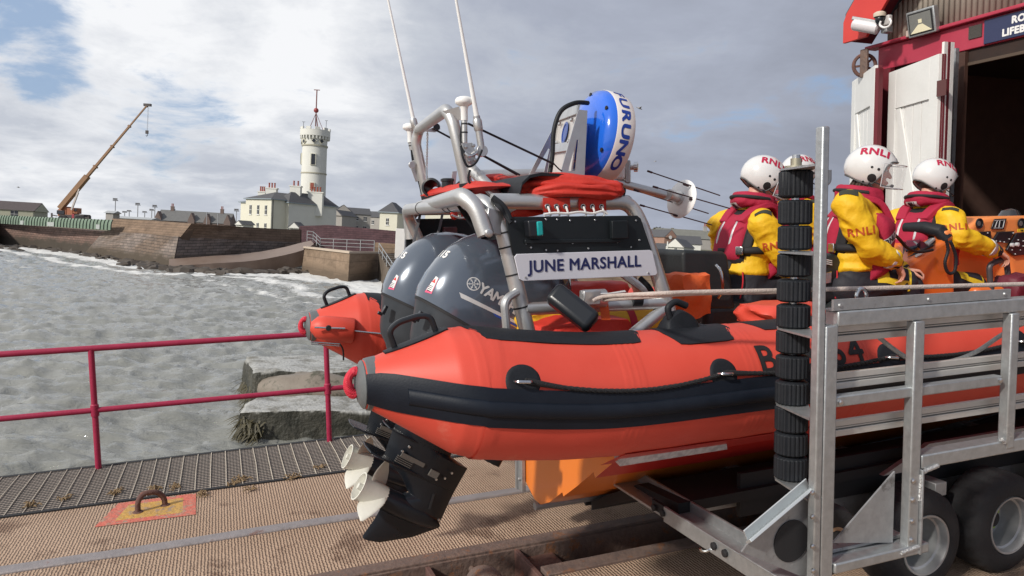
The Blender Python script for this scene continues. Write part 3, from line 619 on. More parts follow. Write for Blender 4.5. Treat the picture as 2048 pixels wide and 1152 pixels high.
def rocks(name, label, path, n, w_, h, seed, cat='rocks'):
    rnd = random.Random(seed); mb = MB(ID); ps = spline(path, 6)
    for _ in range(n):
        i = rnd.randrange(len(ps) - 1); p = ps[i].lerp(ps[i + 1], rnd.random()) + Vector((rnd.gauss(0, w_ * .5), rnd.gauss(0, w_), 0)); s = rnd.uniform(.3, 1) * h
        k = len(mb.v); mb.ball(p + Vector((0, 0, s * .1)), (s * rnd.uniform(1.2, 2.4), s * rnd.uniform(.8, 1.5), s * .7), 8)
        for v in mb.v[k:]: v += Vector((noise.noise(v * 1.3), noise.noise(v * 1.3 + Vector((3, 3, 3))), noise.noise(v * 1.1 + Vector((8, 8, 8))))) * s * .9
    return mb.build(name, ROCK, None, tuple(ps[0]), smooth=30, label=label, cat=cat, kind='stuff')
rocks('shore_rocks', 'dark seaweed covered rocks at the foot of the pink sea wall', [Pz(-30, 495, SEA), Pz(50, 496, SEA), Pz(140, 506, SEA), Pz(250, 524, SEA), Pz(340, 541, SEA)], 190, 1.0, .5, 3)
rocks('shore_rocks', 'dark flat rocks below the curved ramp', [Pz(340, 541, SEA), Pz(420, 546, SEA), Pz(500, 547, SEA), Pz(598, 547, SEA)], 130, .9, .55, 5)
rocks('shore_rocks', 'low dark rock breaking the water in front of the pink sea wall', [Pz(0, 499, SEA), Pz(40, 503, SEA)], 16, .5, .4, 6)
# quay block with two faces, steps
qa, qb, qc = D(600, 545), D(695, 565), D(755, 560)
A0 = Pz(600, 545, SEA); B0 = Pz(695, 565, SEA); C0 = Pz(757, 560, SEA)
zt = P(700, 507, qb).z
def lift(p, z): return Vector((p.x, p.y, z))
zt2 = zt
quay = thing('stone_quay', 'square tan concrete quay corner standing in the surf', 'quay', tuple(A0), ID)
far_wall('quay_face', None, [A0, B0, C0], [lift(A0 + Vector((.3, .3, 0)), zt), lift(B0 + Vector((0, .4, 0)), zt), lift(C0, zt)], CWALL, 6, quay, back=(.1, 1, 0))
far_wall('quay_coping', None, [lift(A0 + Vector((.2, .15, 0)), zt - .0), lift(B0 + Vector((0, .2, 0)), zt), lift(C0 - Vector((0, .2, 0)), zt)], [lift(A0 + Vector((.2, .15, 0)), zt + .18), lift(B0 + Vector((0, .2, 0)), zt + .18), lift(C0 - Vector((0, .2, 0)), zt + .18)], mat('pale_coping', (.42, .34, .27), .85, 0, (.5, .42, .33), 1.5, .6), 1.2, quay, back=(.1, 1, 0))
# wall beyond with the steps in front
Dd = P(757, 560, qc); E0 = Pz(805, 588, SEA); F0 = Pz(950, 610, SEA)
z5 = P(800, 513, D(805, 588)).z
ta = thing('stone_steps', 'dark stone steps with a handrail going down to the water', 'steps', tuple(E0), ID)
st0 = P(757, 514, qc - 1); st1 = P(803, 566, D(805, 588) + .5)
mb = MB(ID); ns = 14; dirn = (lift(st1, 0) - lift(st0, 0)); side = Vector((dirn.y, -dirn.x, 0)).normalized() * -1.0
side = Vector((.85, .5, 0)).normalized() * 1.7
for k in range(ns):
    a = lift(st0, 0).lerp(lift(st1, 0), k / ns); b = lift(st0, 0).lerp(lift(st1, 0), (k + 1) / ns); z = zt + (SEA + .25 - zt) * (k / ns)
    mb.prism([Vector((a.x, a.y, SEA - 1)), Vector((b.x, b.y, SEA - 1)), Vector((b.x, b.y, z)), Vector((a.x, a.y, z))], side)
mb.build('treads', mat('wet_steps', (.10, .08, .065), .6, 0, (.16, .13, .1), 1.2, .6), ta, smooth=0)
mb = MB(ID)
for o_ in (Vector((0, 0, 0)),):
    rail_p = [lift(st0, zt + .95) + o_, lift(st1, SEA + .25 + .95) + o_]
    mb.tube(rail_p, .035, 6); mb.tube([rail_p[0] - Vector((0, 0, .45)), rail_p[1] - Vector((0, 0, .45))], .03, 6)
    for k in range(6): p = rail_p[0].lerp(rail_p[1], k / 5); mb.cyl(p - Vector((0, 0, .95)), p, .03, 6)
mb.build('handrail', GALV, ta)
far_wall('quay_wall', 'tan concrete quay wall at the right of the stone steps', [Pz(806, 586, SEA) + side, F0 + Vector((2, 8, 0)), F0 + Vector((30, 10, 0))], [lift(Pz(806, 586, SEA) + side, z5), lift(F0 + Vector((2, 8, 0)), z5), lift(F0 + Vector((30, 10, 0)), z5)], CWALL, 6, cat='quay')
far_wall('quay_wall', 'tan concrete parapet behind the head of the stone steps', pts([(749, 506, 74), (792, 510, 74)]), pts([(750, 485, 74), (793, 488, 74)]), CWALL, .6, cat='parapet')
mb = MB(ID); c = P(798, 528, 66); mb.prism([c + Vector((-.42, 0, -1)), c + Vector((.42, 0, -1)), c + Vector((.42, .5, -1)), c + Vector((-.42, .5, -1))], (.0, 0, 4.15)); mb.build('white_pillar', mat('white_wash', (.72, .71, .69), .7, 0, (.62, .6, .57), 2, .6), None, tuple(c), smooth=0, bevel=.03, label='tall white square pillar at the head of the stone steps', cat='pillar')
def far_rail(name, label, path, h, sp=1.4, r=.03, rails=3, mt=GALV):
    t = thing(name, label, 'railing', tuple(path[0]), ID); mb = MB(ID)
    for k in range(rails): mb.tube([p + Vector((0, 0, h * (1 - k / rails))) for p in path], r, 6)
    mb.build('rail', mt, t); mb = MB(ID)
    for a, b in zip(path, path[1:]):
        n = max(1, int((b - a).length / sp))
        for k in range(n + 1): p = a.lerp(b, k / n); mb.cyl(p, p + Vector((0, 0, h)), r * 1.2, 6)
    mb.build('post', mt, t)
far_rail('railing', 'grey metal railing along the top of the stone quay', pts([(614, 482, 78), (626, 484, 77), (640, 498, 74), (748, 503, 72)]), 1.05)
far_rail('railing', 'grey metal railing at the right of the white pillar', pts([(808, 509, 70), (850, 512, 69), (980, 522, 66)]), 1.05)
mb = MB(ID); mb.prism([Vector((-400, 125, 0)), Vector((-60, 112, 0)), Vector((-20, 103, 0)), Vector((-4, 98, 0)), Vector((60, 82, 0)), Vector((200, 80, 0)), Vector((900, 1600, 0)), Vector((-900, 1600, 0))], (0, 0, -6))
for v in mb.v: v.z -= 1.05
mb.build('ground', mat('town_ground', (.13, .14, .09), .9, 0, (.2, .19, .15), .2, .6), None, (0, 200, -1), smooth=0, kind='structure')
# ---- green fence with bent posts
GRN = mat('green_sheet', (.12, .18, .13), .6, 0, (.17, .23, .17), 2, .5); GRND = mat('green_post', (.02, .035, .025), .6)
ft = thing('green_fence', 'green sheet fence with curved dark posts on top of the pink wall', 'fence', tuple(P(0, 447, 100)), ID)
fa, fb_ = P(-40, 446, D(0, 491) + 3), P(222, 464, D(225, 519) + 1)
fb_.z = fa.z + 0.0; h = 1.15; n = 46; prof = [(0, 0), (.02, .5), (.10, .85), (.28, 1.12)]
bk = Vector((.15, 1, 0)).normalized(); za = P(0, 447, D(0, 491) + 2).z; zb = P(215, 460, D(225, 519) + 1).z
def fp(f, o_, z_): p = fa.lerp(fb_, f); return Vector((p.x, p.y, za + (zb - za) * f + z_)) + bk * o_
mb = MB(ID); mb.loft([[fp(i / n, o_, z_) for o_, z_ in prof] + [fp(i / n, o_ + .05, z_) for o_, z_ in prof[::-1]] for i in range(n + 1)]); mb.build('sheet', GRN, ft, smooth=0)
for i in range(n + 1):
    mb = MB(ID); f = i / n; mb.tube([fp(f, o_ - .05, z_) for o_, z_ in prof], .055, 5); mb.build('post', GRND, ft)
mb = MB(ID)
for f in (.12, .39, .60, .62, .93): mb.box(fp(f, -.06, .3), (.7, .06, .5))
mb.build('notice', mat('grey_notice', (.45, .48, .46), .6), ft)
# ---- generic buildings
CREAM = mat('cream_render', (.70, .68, .57), .8, 0, (.64, .62, .51), .8, .6); CREAM2 = mat('white_render', (.70, .70, .65), .8, 0, (.64, .64, .59), .7, .6)
SLATE = mat('slate', (.06, .06, .066), .7, 0, (.10, .10, .105), 3, .6, bump=.4, bs=6); SASH = mat('sash', (.7, .7, .68), .6); PANE = mat('dark_pane', (.03, .033, .04), .15)
POT = mat('chimney_pot', (.32, .09, .06), .8); GREYR = mat('grey_harling', (.38, .36, .33), .9, 0, (.32, .3, .28), 1, .6); GUT = mat('gutter', (.25, .3, .33), .6)
BROWN = mat('brown_stone', (.15, .11, .10), .9, 0, (.2, .15, .13), 1, .6); PINKR = mat('pink_render', (.36, .22, .17), .9, 0, (.30, .18, .14), 1, .6)
def px_of(p): return 1024 + FOC * p.dot(crt) / p.dot(fw)
def reach(p0, d, px):
    k = (px - 1024) / FOC; return (k * p0.dot(fw) - p0.dot(crt)) / (d.dot(crt) - k * d.dot(fw))
def zat(px, py, depth): return P(px, py, depth).z
class Bld:
    """rectangular block: corner c nearest, e1/e2 unit directions, lengths a/b, heights z0..z1"""
    def __init__(s, t, c, e1, e2, a, b, z0, z1): s.t, s.c, s.e1, s.e2, s.a, s.b, s.z0, s.z1 = t, Vector((c.x, c.y, 0)), e1, e2, a, b, z0, z1
    def pt(s, i, j, z): return s.c + s.e1 * i + s.e2 * j + Vector((0, 0, z))
    def walls(s, mt, name='wall'):
        mb = MB(ID); mb.prism([s.pt(0, 0, s.z0), s.pt(s.a, 0, s.z0), s.pt(s.a, s.b, s.z0), s.pt(0, s.b, s.z0)], (0, 0, s.z1 - s.z0)); return mb.build(name, mt, s.t, smooth=0)
    def hip(s, mt, h, o_=.3, gut=None, ridge=.5):
        mb = MB(ID); a, b = s.a, s.b; z = s.z1; m = min(a, b) / 2
        q = [s.pt(-o_, -o_, z), s.pt(a + o_, -o_, z), s.pt(a + o_, b + o_, z), s.pt(-o_, b + o_, z)]; q2 = [p + Vector((0, 0, .12)) for p in q]
        r = [s.pt(m, b / 2, z + h), s.pt(a - m, b / 2, z + h)] if a > b else [s.pt(a / 2, m, z + h), s.pt(a / 2, b - m, z + h)]
        if a > b: fs = [(0, 1, 5, 4), (1, 2, 5), (2, 3, 4, 5), (3, 0, 4)]
        else: fs = [(0, 1, 4), (1, 2, 5, 4), (2, 3, 5), (3, 0, 4, 5)]
        mb.add(q2 + r, fs + [(3, 2, 1, 0)]); ro = mb.build('roof', mt, s.t, smooth=0)
        mb = MB(ID); mb.prism(q, (0, 0, .14)); mb.build('gutter', gut or GUT, s.t, smooth=0); return ro
    def gable(s, mt, h, along=1, o_=.25):
        mb = MB(ID); a, b = s.a, s.b; z = s.z1
        if along == 2: P_ = [s.pt(-o_, -o_, z - .1), s.pt(a + o_, -o_, z - .1), s.pt(a / 2, -o_, z + h)]; vec = s.e2 * (b + 2 * o_)
        else: P_ = [s.pt(-o_, -o_, z - .1), s.pt(-o_, b + o_, z - .1), s.pt(-o_, b / 2, z + h)]; vec = s.e1 * (a + 2 * o_)
        mb.prism(P_, vec); return mb.build('roof', mt, s.t, smooth=0)
    def gwall(s, mt, h, along=1):
        mb = MB(ID); a, b = s.a, s.b; z = s.z1
        if along == 2: mb.prism([s.pt(0, -.3, z - .15), s.pt(a, -.3, z - .15), s.pt(a / 2, -.3, z + h - .15)], s.e2 * .25)
        else: mb.prism([s.pt(-.3, 0, z - .15), s.pt(-.3, b, z - .15), s.pt(-.3, b / 2, z + h - .15)], s.e1 * .25)
        return mb.build('wall', mt, s.t, smooth=0)
    def win(s, face, f, zc, w_, h_, frame=SASH, sill=True):
        e, n_ = (s.e1, -s.e2) if face == 1 else (s.e2, -s.e1); L_ = s.a if face == 1 else s.b
        c = s.c + e * (L_ * f) + Vector((0, 0, zc)); z = Vector((0, 0, 1))
        def quad(mb, ww, hh, o0, o1, m=0): mb.prism([c + e * a * ww / 2 + z * b * hh / 2 + n_ * o0 for a, b in ((-1, -1), (1, -1), (1, 1), (-1, 1))], n_ * (o1 - o0), m)
        mb = MB(ID); quad(mb, w_, h_, -.1, .03, 1); mb.prism([c + e * (-.02) + z * (-h_ / 2) + n_ * .03, c + e * .02 - z * h_ / 2 + n_ * .03, c + e * .02 + z * h_ / 2 + n_ * .03, c - e * .02 + z * h_ / 2 + n_ * .03], n_ * .02)
        for k in (-1, 0, 1): mb.prism([c + e * a * w_ / 2 + z * (k * h_ / 2 * .96 + b * .03) + n_ * .03 for a, b in ((-1, -1), (1, -1), (1, 1), (-1, 1))], n_ * .025)
        if sill: mb.prism([c + e * a * (w_ / 2 + .1) + z * (-h_ / 2 - .06 + b * .05) for a, b in ((-1, -1), (1, -1), (1, 1), (-1, 1))], n_ * .12)
        mb.build('window', [frame, PANE], s.t, smooth=0)
def chimney(t, c, w_, d_, z0, z1, pots, mt, e1, e2, roof=None):
    mb = MB(ID); q = [c - e1 * w_ / 2 - e2 * d_ / 2, c + e1 * w_ / 2 - e2 * d_ / 2, c + e1 * w_ / 2 + e2 * d_ / 2, c - e1 * w_ / 2 + e2 * d_ / 2]
    mb.prism([Vector((p.x, p.y, z0)) for p in q], (0, 0, z1 - z0)); k = 1.15
    mb.prism([Vector((c.x + (p.x - c.x) * k, c.y + (p.y - c.y) * k, z1)) for p in q], (0, 0, .18)); ch = mb.build('chimney', mt, t, smooth=0)
    mb = MB(ID)
    for i in range(pots): p = c + e1 * w_ * ((i + .5) / pots - .5) * .8; mb.lathe(Vector((p.x, p.y, z1 + .15)), (0, 0, 1), [(.14, 0), (.12, .7), (.15, .75), (.15, .85)], 8)
    mb.build('chimney_pot', POT, t)
# ---- signal tower house
e1 = Vector((-.83, .56, 0)).normalized(); e2 = Vector((.56, .83, 0)).normalized(); TD = 118
t = thing('signal_tower_house', 'cream painted signal tower with battlements beside its two storey house', 'tower house', tuple(P(560, 466, TD)), ID)
zb = -1.1; c1 = P(541, 460, TD - 2); a1 = reach(c1, e1, 490); ze = zat(541, 399, TD - 2)
b1 = Bld(t, c1, e1, e2, a1, 11, zb, ze); b1.walls(CREAM); b1.hip(SLATE, 1.4)
for f in (.2, .5, .8): b1.win(1, f, ze - 1.65, .55, 1.5); b1.win(1, f, ze - 4.4, .55, 1.35)
c0 = c1 + e1 * a1 + e2 * 1.2; b0 = Bld(t, c0, e1, e2, reach(c0, e1, 480), 5, zb, ze - .5); b0.walls(CREAM); b0.hip(SLATE, .5)
c2 = P(576, 462, TD); ze2 = zat(576, 406, TD); b2 = Bld(t, c2, e1, e2, reach(c2, e1, 550), reach(c2, e2, 671), zb, ze2); b2.walls(CREAM2); b2.hip(SLATE, 1.9)
mb = MB(ID); fr = b2; q = [fr.pt(-.0, -.02, zb), fr.pt(fr.a, -.02, zb), fr.pt(fr.a, -.02, ze2), fr.pt(0, -.02, ze2)]; mb.prism(q, -e2 * .03); mb.build('wall', CREAM, t, smooth=0)
b2.win(1, .42, ze2 - 1.45, .5, 1.5); b2.win(1, .42, ze2 - 4.2, .5, 1.3)
mb = MB(ID); mb.cyl(b1.pt(-.05, .3, zb), b1.pt(-.05, .3, ze), .05, 6); mb.build('drainpipe', BLKM, t)
for px, py0, py1, w_, n, dd in ((525, 392, 385, 1.2, 3, 124), (544, 388, 378, 1.7, 3, 122), (592, 388, 374, 1.7, 2, 121), (632, 405, 386, 2.4, 4, 122.5)):
    c = P(px, py1, dd); chimney(t, Vector((c.x, c.y, 0)), w_, 1.0, zat(px, py0, dd) - 2.2, c.z, n, CREAM2, (crt.xy.to_3d()).normalized(), Vector((0, 1, 0)))
TW = 127; tc_ = P(623.5, 455, TW); R0 = 48 * TW / FOC / 2 * 1.02; zt_ = zat(628, 290, TW)
mb = MB(ID); mb.lathe(Vector((tc_.x, tc_.y, -1.2)), (0, 0, 1), [(R0 * 1.03, 0), (R0 * .97, zt_ + 1.2)], 40); mb.build('tower', CREAM2, t, smooth=40)
def ring_(z0, z1, r0, r1, name='string_course', mt=None): mb = MB(ID); mb.lathe(Vector((tc_.x, tc_.y, z0)), (0, 0, 1), [(r0 * .9, 0), (r0, 0), (r1, z1 - z0), (r1 * .9, z1 - z0)], 40); mb.build(name, mt or CREAM2, t, smooth=40)
ring_(zat(625, 349, TW), zat(625, 346.5, TW), R0 * 1.03, R0 * 1.03, mt=mat('drab_course', (.4, .38, .3), .8)); ring_(zat(625, 295, TW), zat(625, 292, TW), R0 * 1.04, R0 * 1.04, mt=MATS['drab_course'])
zp = zat(628, 275, TW); zq = zat(628, 263, TW); ring_(zt_ - .2, zp, R0 * .97, R0 * 1.0, 'tower_head'); ring_(zp, zq, R0 * 1.19, R0 * 1.19, 'parapet')
mb = MB(ID)
for k in range(26): a = 2 * PI * k / 26; mb.box((tc_.x + math.cos(a) * R0 * 1.1, tc_.y + math.sin(a) * R0 * 1.1, zp - .25), (.32, .22, .5), Matrix.Rotation(a, 3, 'Z'))
mb.build('corbel', CREAM2, t, smooth=0); mb = MB(ID)
for k in range(10): a = 2 * PI * k / 10 + .1; mb.box((tc_.x + math.cos(a) * R0 * 1.13, tc_.y + math.sin(a) * R0 * 1.13, zq + .2), (.25, .85, .42), Matrix.Rotation(a, 3, 'Z'))
mb.build('merlon', CREAM2, t, smooth=0)
def tw_win(px, py, w_, h_, mt=PANE, name='window', arch=True):
    p = P(px, py, TW); k = (p.x - tc_.x) / R0; k = max(-.97, min(.97, k)); a = -math.acos(k) if True else 0
    c = Vector((tc_.x + math.cos(a) * R0 * .985, tc_.y + math.sin(a) * R0 * .985, p.z)); Rm = Matrix.Rotation(a, 3, 'Z')
    mb = MB(ID)
    if arch:
        mb.box(c, (.3, w_ + .3, h_ + .2), Rm, 1); mb.box(c + Vector((math.cos(a), math.sin(a), 0)) * .06, (.3, w_, h_), Rm, 0)
    else:
        s2 = w_ / 2; mb.box(c, (.3, w_ * .7, w_ * .7), Rm @ Matrix.Rotation(PI / 4, 3, 'X'), 1); mb.box(c + Vector((math.cos(a), math.sin(a), 0)) * .05, (.3, w_ * .5, w_ * .5), Rm @ Matrix.Rotation(PI / 4, 3, 'X'), 0)
    mb.build(name, [mt, CREAM], t, smooth=0)
tw_win(635, 322, .62, 1.75); tw_win(603, 319, .62, 1.7); tw_win(632, 374, .55, 1.0, POT)
for px in (605, 617, 637, 650): tw_win(px, 286, 1.0, 1.0, name='lozenge', arch=False)
mb = MB(ID); mz = zat(633, 183, TW); mb.cyl((tc_.x, tc_.y, zq - .5), (tc_.x, tc_.y, mz), .1, 8)
for k in range(5): a = 2 * PI * k / 5 + .3; mb.cyl((tc_.x + math.cos(a) * 1.5, tc_.y + math.sin(a) * 1.5, zq - .3), (tc_.x, tc_.y, zat(630, 228, TW)), .05, 6)
mb.box((tc_.x, tc_.y, mz), (1.0, .1, .12)); mb.build('signal_mast', mat('rust_red_paint', (.17, .05, .045), .6), t)
mb = MB(ID); mb.ball((tc_.x, tc_.y, zat(630, 223, TW)), .42, 16); mb.build('time_ball', mat('time_ball', (.28, .04, .04), .5), t)
mb = MB(ID)
for px, h in ((610, 1.4), (655, 1.8)): p = P(px, 262, TW); mb.cyl((p.x, tc_.y, zq), (p.x, tc_.y, zq + h), .04, 6); mb.box((p.x, tc_.y, zq + h), (.5, .05, .06))
mb.build('weather_vane', BLKM, t)
# small gabled lodge walls in front
def house(name, label, px, py, dep, ang, a, b, h, rh, wall, roof, gab=None, wins=(), cat='house', along=1, gabs=0, chim=0, parts=None):
    e_1 = Vector((-math.cos(ang), math.sin(ang), 0)); e_2 = Vector((math.sin(ang), math.cos(ang), 0)); c = P(px, py, dep)
    t = thing(name, label, cat, tuple(c), ID); B = Bld(t, c, e_1, e_2, a, b, c.z - .8, c.z + h); B.walls(wall)
    if gab == 'hip': B.hip(roof, rh)
    else:
        B.gable(roof, rh, along)
        B.gwall(wall, rh, along)
    for face, f, z, w_, hh in wins: B.win(face, f, c.z + z, w_, hh)
    for k in range(chim): q = B.pt(a * (.15 + .7 * k / max(1, chim - 1)) if chim > 1 else a * .2, b / 2, 0); chimney(t, Vector((q.x, q.y, 0)), .9, .6, c.z + h + rh * .3, c.z + h + rh + .9, 2, wall, e_1, e_2)
    return t, B
house('lodge', 'tiny white gabled lodge at the left foot of the tower house', 486, 460, 112, .5, 1.5, 2, .9, .55, CREAM2, SLATE, along=2)
house('lodge', 'tiny white gabled lodge in front of the blank side of the tower house', 600, 463, 110, .1, 1.7, 2, .6, .8, CREAM2, SLATE, along=2)
house('flats', 'grey harled three storey flats with a pitched roof right of the tower house', 740, 462, 190, -.35, 11.5, 7, 4.2, 1.6, GREYR, SLATE, along=1, wins=[(1, f, z, .8, 1.1) for f in (.12, .3, .52, .72) for z in (3.0, .6)])
house('flats', 'grey gabled end block of flats at the left of the pair', 702, 460, 185, -.3, 4, 9, 4.6, 1.6, GREYR, SLATE, along=2)
house('flats', 'grey gabled flats behind the hipped pavilion', 770, 466, 205, .35, 8, 8, 4.3, 1.7, GREYR, SLATE, along=1, wins=[(1, .5, 2.8, .8, 1.1)])
house('flats', 'narrow grey flats gable close against the tower house', 683, 460, 170, .2, 2.6, 8, 3.4, 1.2, GREYR, SLATE, along=2)
house('pavilion', 'cream pavilion with a grey hipped roof beyond the purple wall', 793, 468, 118, .15, 2.9, 5, 3.3, 1.8, CREAM, SLATE, 'hip', wins=[(1, .55, 1.9, .45, 1.1)])
house('pavilion', 'cream hip roofed pavilion seen between the antenna arch tubes', 915, 478, 112, .15, 5.2, 5, 4.0, 1.5, CREAM, SLATE, 'hip')
# left side: shed, long roof, masts, crane
house('harbour_shed', 'brown roofed cream shed at the far left behind the green fence', 66, 440, 150, -.28, 9.5, 9, 1.9, 1.7, mat('shed_wall', (.42, .42, .32), .8, 0, (.36, .36, .28), 1, .5), mat('shed_roof', (.075, .06, .06), .8, 0, (.1, .08, .08), 2, .5), along=1, wins=[(1, .35, 1.0, 1.3, 1.5), (1, .72, 1.1, 1.6, .7)], cat='shed')
t, B = house('old_school', 'long dark slate roof with small stone gables behind the parapet', 457, 458, 210, -.12, 19.5, 8, 1.5, 3.0, BROWN, mat('old_slate', (.13, .13, .13), .8, 0, (.17, .17, .165), 1.2, .5), along=1, chim=2, cat='school')
mb = MB(ID)
for f in (.02, .3, .52, .98):
    q = B.pt(B.a * f, -.4, B.z1 - .5); mb.prism([q + B.e1 * -.9, q + B.e1 * .9, q + B.e1 * .9 + Vector((0, 0, .8)), q + Vector((0, 0, 3.0)), q + B.e1 * -.9 + Vector((0, 0, .8))], B.e2 * 2.5)
mb.build('dormer_gable', BROWN, t, smooth=0)
house('low_roof', 'low pale flat roofed shed beside the parapet end', 300, 446, 190, .0, 10, 6, .9, .5, GREYR, mat('pale_roof', (.4, .42, .43), .7), cat='shed')
house('low_roof', 'small pale hut where the green fence meets the parapet', 226, 440, 120, .0, 1.2, 2, 1.2, .3, GREYR, MATS['pale_roof'], cat='hut')
GP = mat('grey_pole', (.33, .34, .36), .6)
for i, (px, y0, y1, dep, sd_) in enumerate([(230, 440, 401, 230, 'leftmost and tallest of the row'), (275, 441, 410, 250, 'second tall one of the row'), (309, 443, 414, 255, 'right of its shorter twin'), (303, 443, 421, 330, 'shorter twin mid row'), (346, 446, 421, 300, 'over the old slate roof'), (249, 441, 425, 380, 'small one between the two tallest'), (258, 441, 423, 385, 'small one next to the second tallest'), (289, 442, 425, 380, 'small one before the pale shed roof'), (472, 458, 422, 240, 'beside the left wall of the tower house')]):
    p = P(px, y0, dep); z1 = zat(px, y1, dep); mb = MB(ID); mb.cyl(p - Vector((0, 0, 2)), Vector((p.x, p.y, z1)), .14 * dep / 240, 6); w_ = 1.6 * dep / 240
    tt = thing('floodlight_mast', 'grey floodlight mast with a cluster of lamps, ' + sd_, 'floodlight mast', tuple(p), ID, 'floodlight masts behind the sea wall'); mb.build('pole', GP, tt)
    mb = MB(ID); mb.box((p.x, p.y, z1), (w_, .3, .25)); [mb.box((p.x + k * w_ * .3, p.y - .2, z1 + .45), (w_ * .24, .3, .5)) for k in (-1, 0, 1)]; mb.build('lamp_head', mat('dark_lamp', (.12, .12, .13), .6), tt)
for px, y0, y1, lab in ((413, 455, 424, 'thin grey pole standing before the left half of the old slate roof'), (435, 457, 427, 'thin grey pole standing before the right half of the old slate roof')):
    p = P(px, y0, 200); mb = MB(ID); mb.cyl(p - Vector((0, 0, 1)), Vector((p.x, p.y, zat(px, y1, 200))), .1, 6); mb.build('pole', GP, None, tuple(p), label=lab, cat='pole', group='thin poles by the old slate roof')
# crane
CR = 135; ORG = mat('crane_orange', (.40, .14, .06), .5, 0, (.28, .10, .05), 1, .6); BOOM = mat('crane_boom', (.30, .16, .075), .5, 0, (.22, .12, .06), .8, .6)
def C_(px, py, dd=0): return P(px, py, CR + dd)
t = thing('mobile_crane', 'orange mobile crane with its long telescopic boom raised', 'crane', tuple(C_(140, 440)), ID)
base = C_(124, 413); tip = C_(294, 211); mb = MB(ID); ax = (tip - base); n = 5; w0 = 1.0
for k in range(n):
    f0, f1 = k / n - (.02 if k else 0), (k + 1) / n; mb.bar(base + ax * f0, base + ax * f1, .54 - .08 * k, .62 - .09 * k, (0, 1, 0)); mb.bar(base + ax * (f1 - .012), base + ax * f1, .72 - .085 * k, .86 - .1 * k, (0, 1, 0))
mb.bar(base - ax * .02, base + ax * .3, .8, 1.0, (0, 1, 0)); mb.build('boom', BOOM, t, smooth=0)
mb = MB(ID); mb.box(tip + Vector((.1, 0, .1)), (1.3, .5, .45)); mb.build('boom_head', mat('crane_dark', (.06, .05, .05), .6), t, smooth=0)
mb = MB(ID); h0 = C_(296, 214); h1 = C_(294, 262); mb.cyl(h0, h1, .03, 5); mb.cyl(h0 + Vector((.15, 0, 0)), h1 + Vector((.1, 0, 0)), .02, 5); mb.build('cable', mat('cable', (.3, .32, .36), .5), t)
mb = MB(ID); mb.box(h1 - Vector((0, 0, .2)), (.45, .3, .6)); mb.tube([h1 + Vector((0, 0, -.5)), h1 + Vector((.15, 0, -.75)), h1 + Vector((-.05, 0, -.95)), h1 + Vector((-.18, 0, -.8))], .06, 6); mb.build('hook', MATS['crane_dark'], t)
mb = MB(ID); mb.bar(C_(143, 420, -.6), C_(156, 385, -.6), .28, .28, (0, 1, 0)); mb.bar(C_(152, 396, -.6), C_(158, 378, -.6), .18, .18, (0, 1, 0)); mb.build('ram', mat('ram_pale', (.5, .45, .42), .5), t, smooth=0)
z = C_(140, 432).z
def cb(x0, y0, x1, y1, dy=2.2, mt=ORG, name='body', off=0):
    a = C_(x0, y1, off); b = C_(x1, y0, off); mb = MB(ID); mb.b2((a.x, a.y, a.z), (b.x, a.y + dy, b.z)); return mb.build(name, mt, t, smooth=0, bevel=.06)
cb(115, 419, 133, 432, name='cab_front'); cb(133, 417, 146, 433); cb(118, 413, 132, 420, name='counterweight')
cb(113, 421, 129, 428, .1, PANE, 'windscreen', -.15); cb(146, 416, 155, 427, 1.4, MATS['crane_orange'], 'operator_cab', -.2); cb(148, 417.5, 153.5, 422, .1, PANE, 'cab_window', -.4)
cb(118, 431, 168, 435, 2.4, MATS['crane_dark'], 'chassis'); cb(150, 429, 168, 434, 2.2, MATS['crane_dark'], 'engine_deck'); cb(143, 428, 149, 438, 2.2, mat('crane_red', (.3, .03, .05), .6), 'turntable')
for px in (121, 128, 155, 163): p = C_(px, 437, -.2); mb = MB(ID); mb.lathe(p, (0, 1, 0), [(.5, 0), (.55, .1), (.55, .5), (.5, .6)], 16); mb.build('wheel', BLKM, t)
mb = MB(ID)
for (xa, ya), (xb, yb) in (((103, 430), (114, 432)), ((166, 435), (177, 436))): mb.bar(C_(xa, ya), C_(xb, yb), .18, .25, (0, 1, 0))
for xx, ya, yb in ((103.5, 426, 438), (177, 433, 440)): mb.bar(C_(xx, ya), C_(xx, yb), .22, .22, (0, 1, 0))
mb.build('outrigger', MATS['crane_dark'], t, smooth=0)
# ---- right: hillside houses seen between the boat and the crew
t, B = house('house', 'pink gabled house on the hillside above the white house', 1352, 500, 170, -.42, 3.4, 12, 2.9, 1.7, PINKR, SLATE, along=2)
mb = MB(ID); c = B.pt(B.a * .6, -.35, B.z1 - .1); mb.lathe(c, -B.e2, [(.42, 0), (.42, .05)], 16); mb.build('round_window', SASH, t)
house('house', 'white gabled house nearest the black seat back', 1366, 523, 120, .35, 2.9, 14, 2.4, 1.35, mat('white_gable', (.66, .65, .6), .8), SLATE, along=2, wins=[(1, .45, 1.8, .35, .7)])
house('house', 'grey slate roofed house left of the tall white pole', 1344, 522, 132, .15, 5.2, 6, 1.6, 1.5, GREYR, SLATE, along=1, wins=[(1, .3, .9, .5, .5), (1, .55, .9, .5, .5)])
house('house', 'long slate roofed terrace high on the hillside', 1440, 495, 190, -.1, 16, 6, 2.0, 2.2, GREYR, mat('mossy_slate', (.15, .15, .13), .8, 0, (.2, .2, .18), 1, .5), along=1, chim=1)
house('house', 'low brown roofed shed at the foot of the hillside houses', 1330, 530, 110, .1, 4, 4, 1.2, .6, BROWN, SLATE, along=1, wins=[(1, .6, .6, .9, .6)])
house('house', 'slate roofed house half hidden by the white gabled one', 1400, 520, 140, .1, 4, 6, 3.0, 1.5, CREAM2, SLATE, along=1)
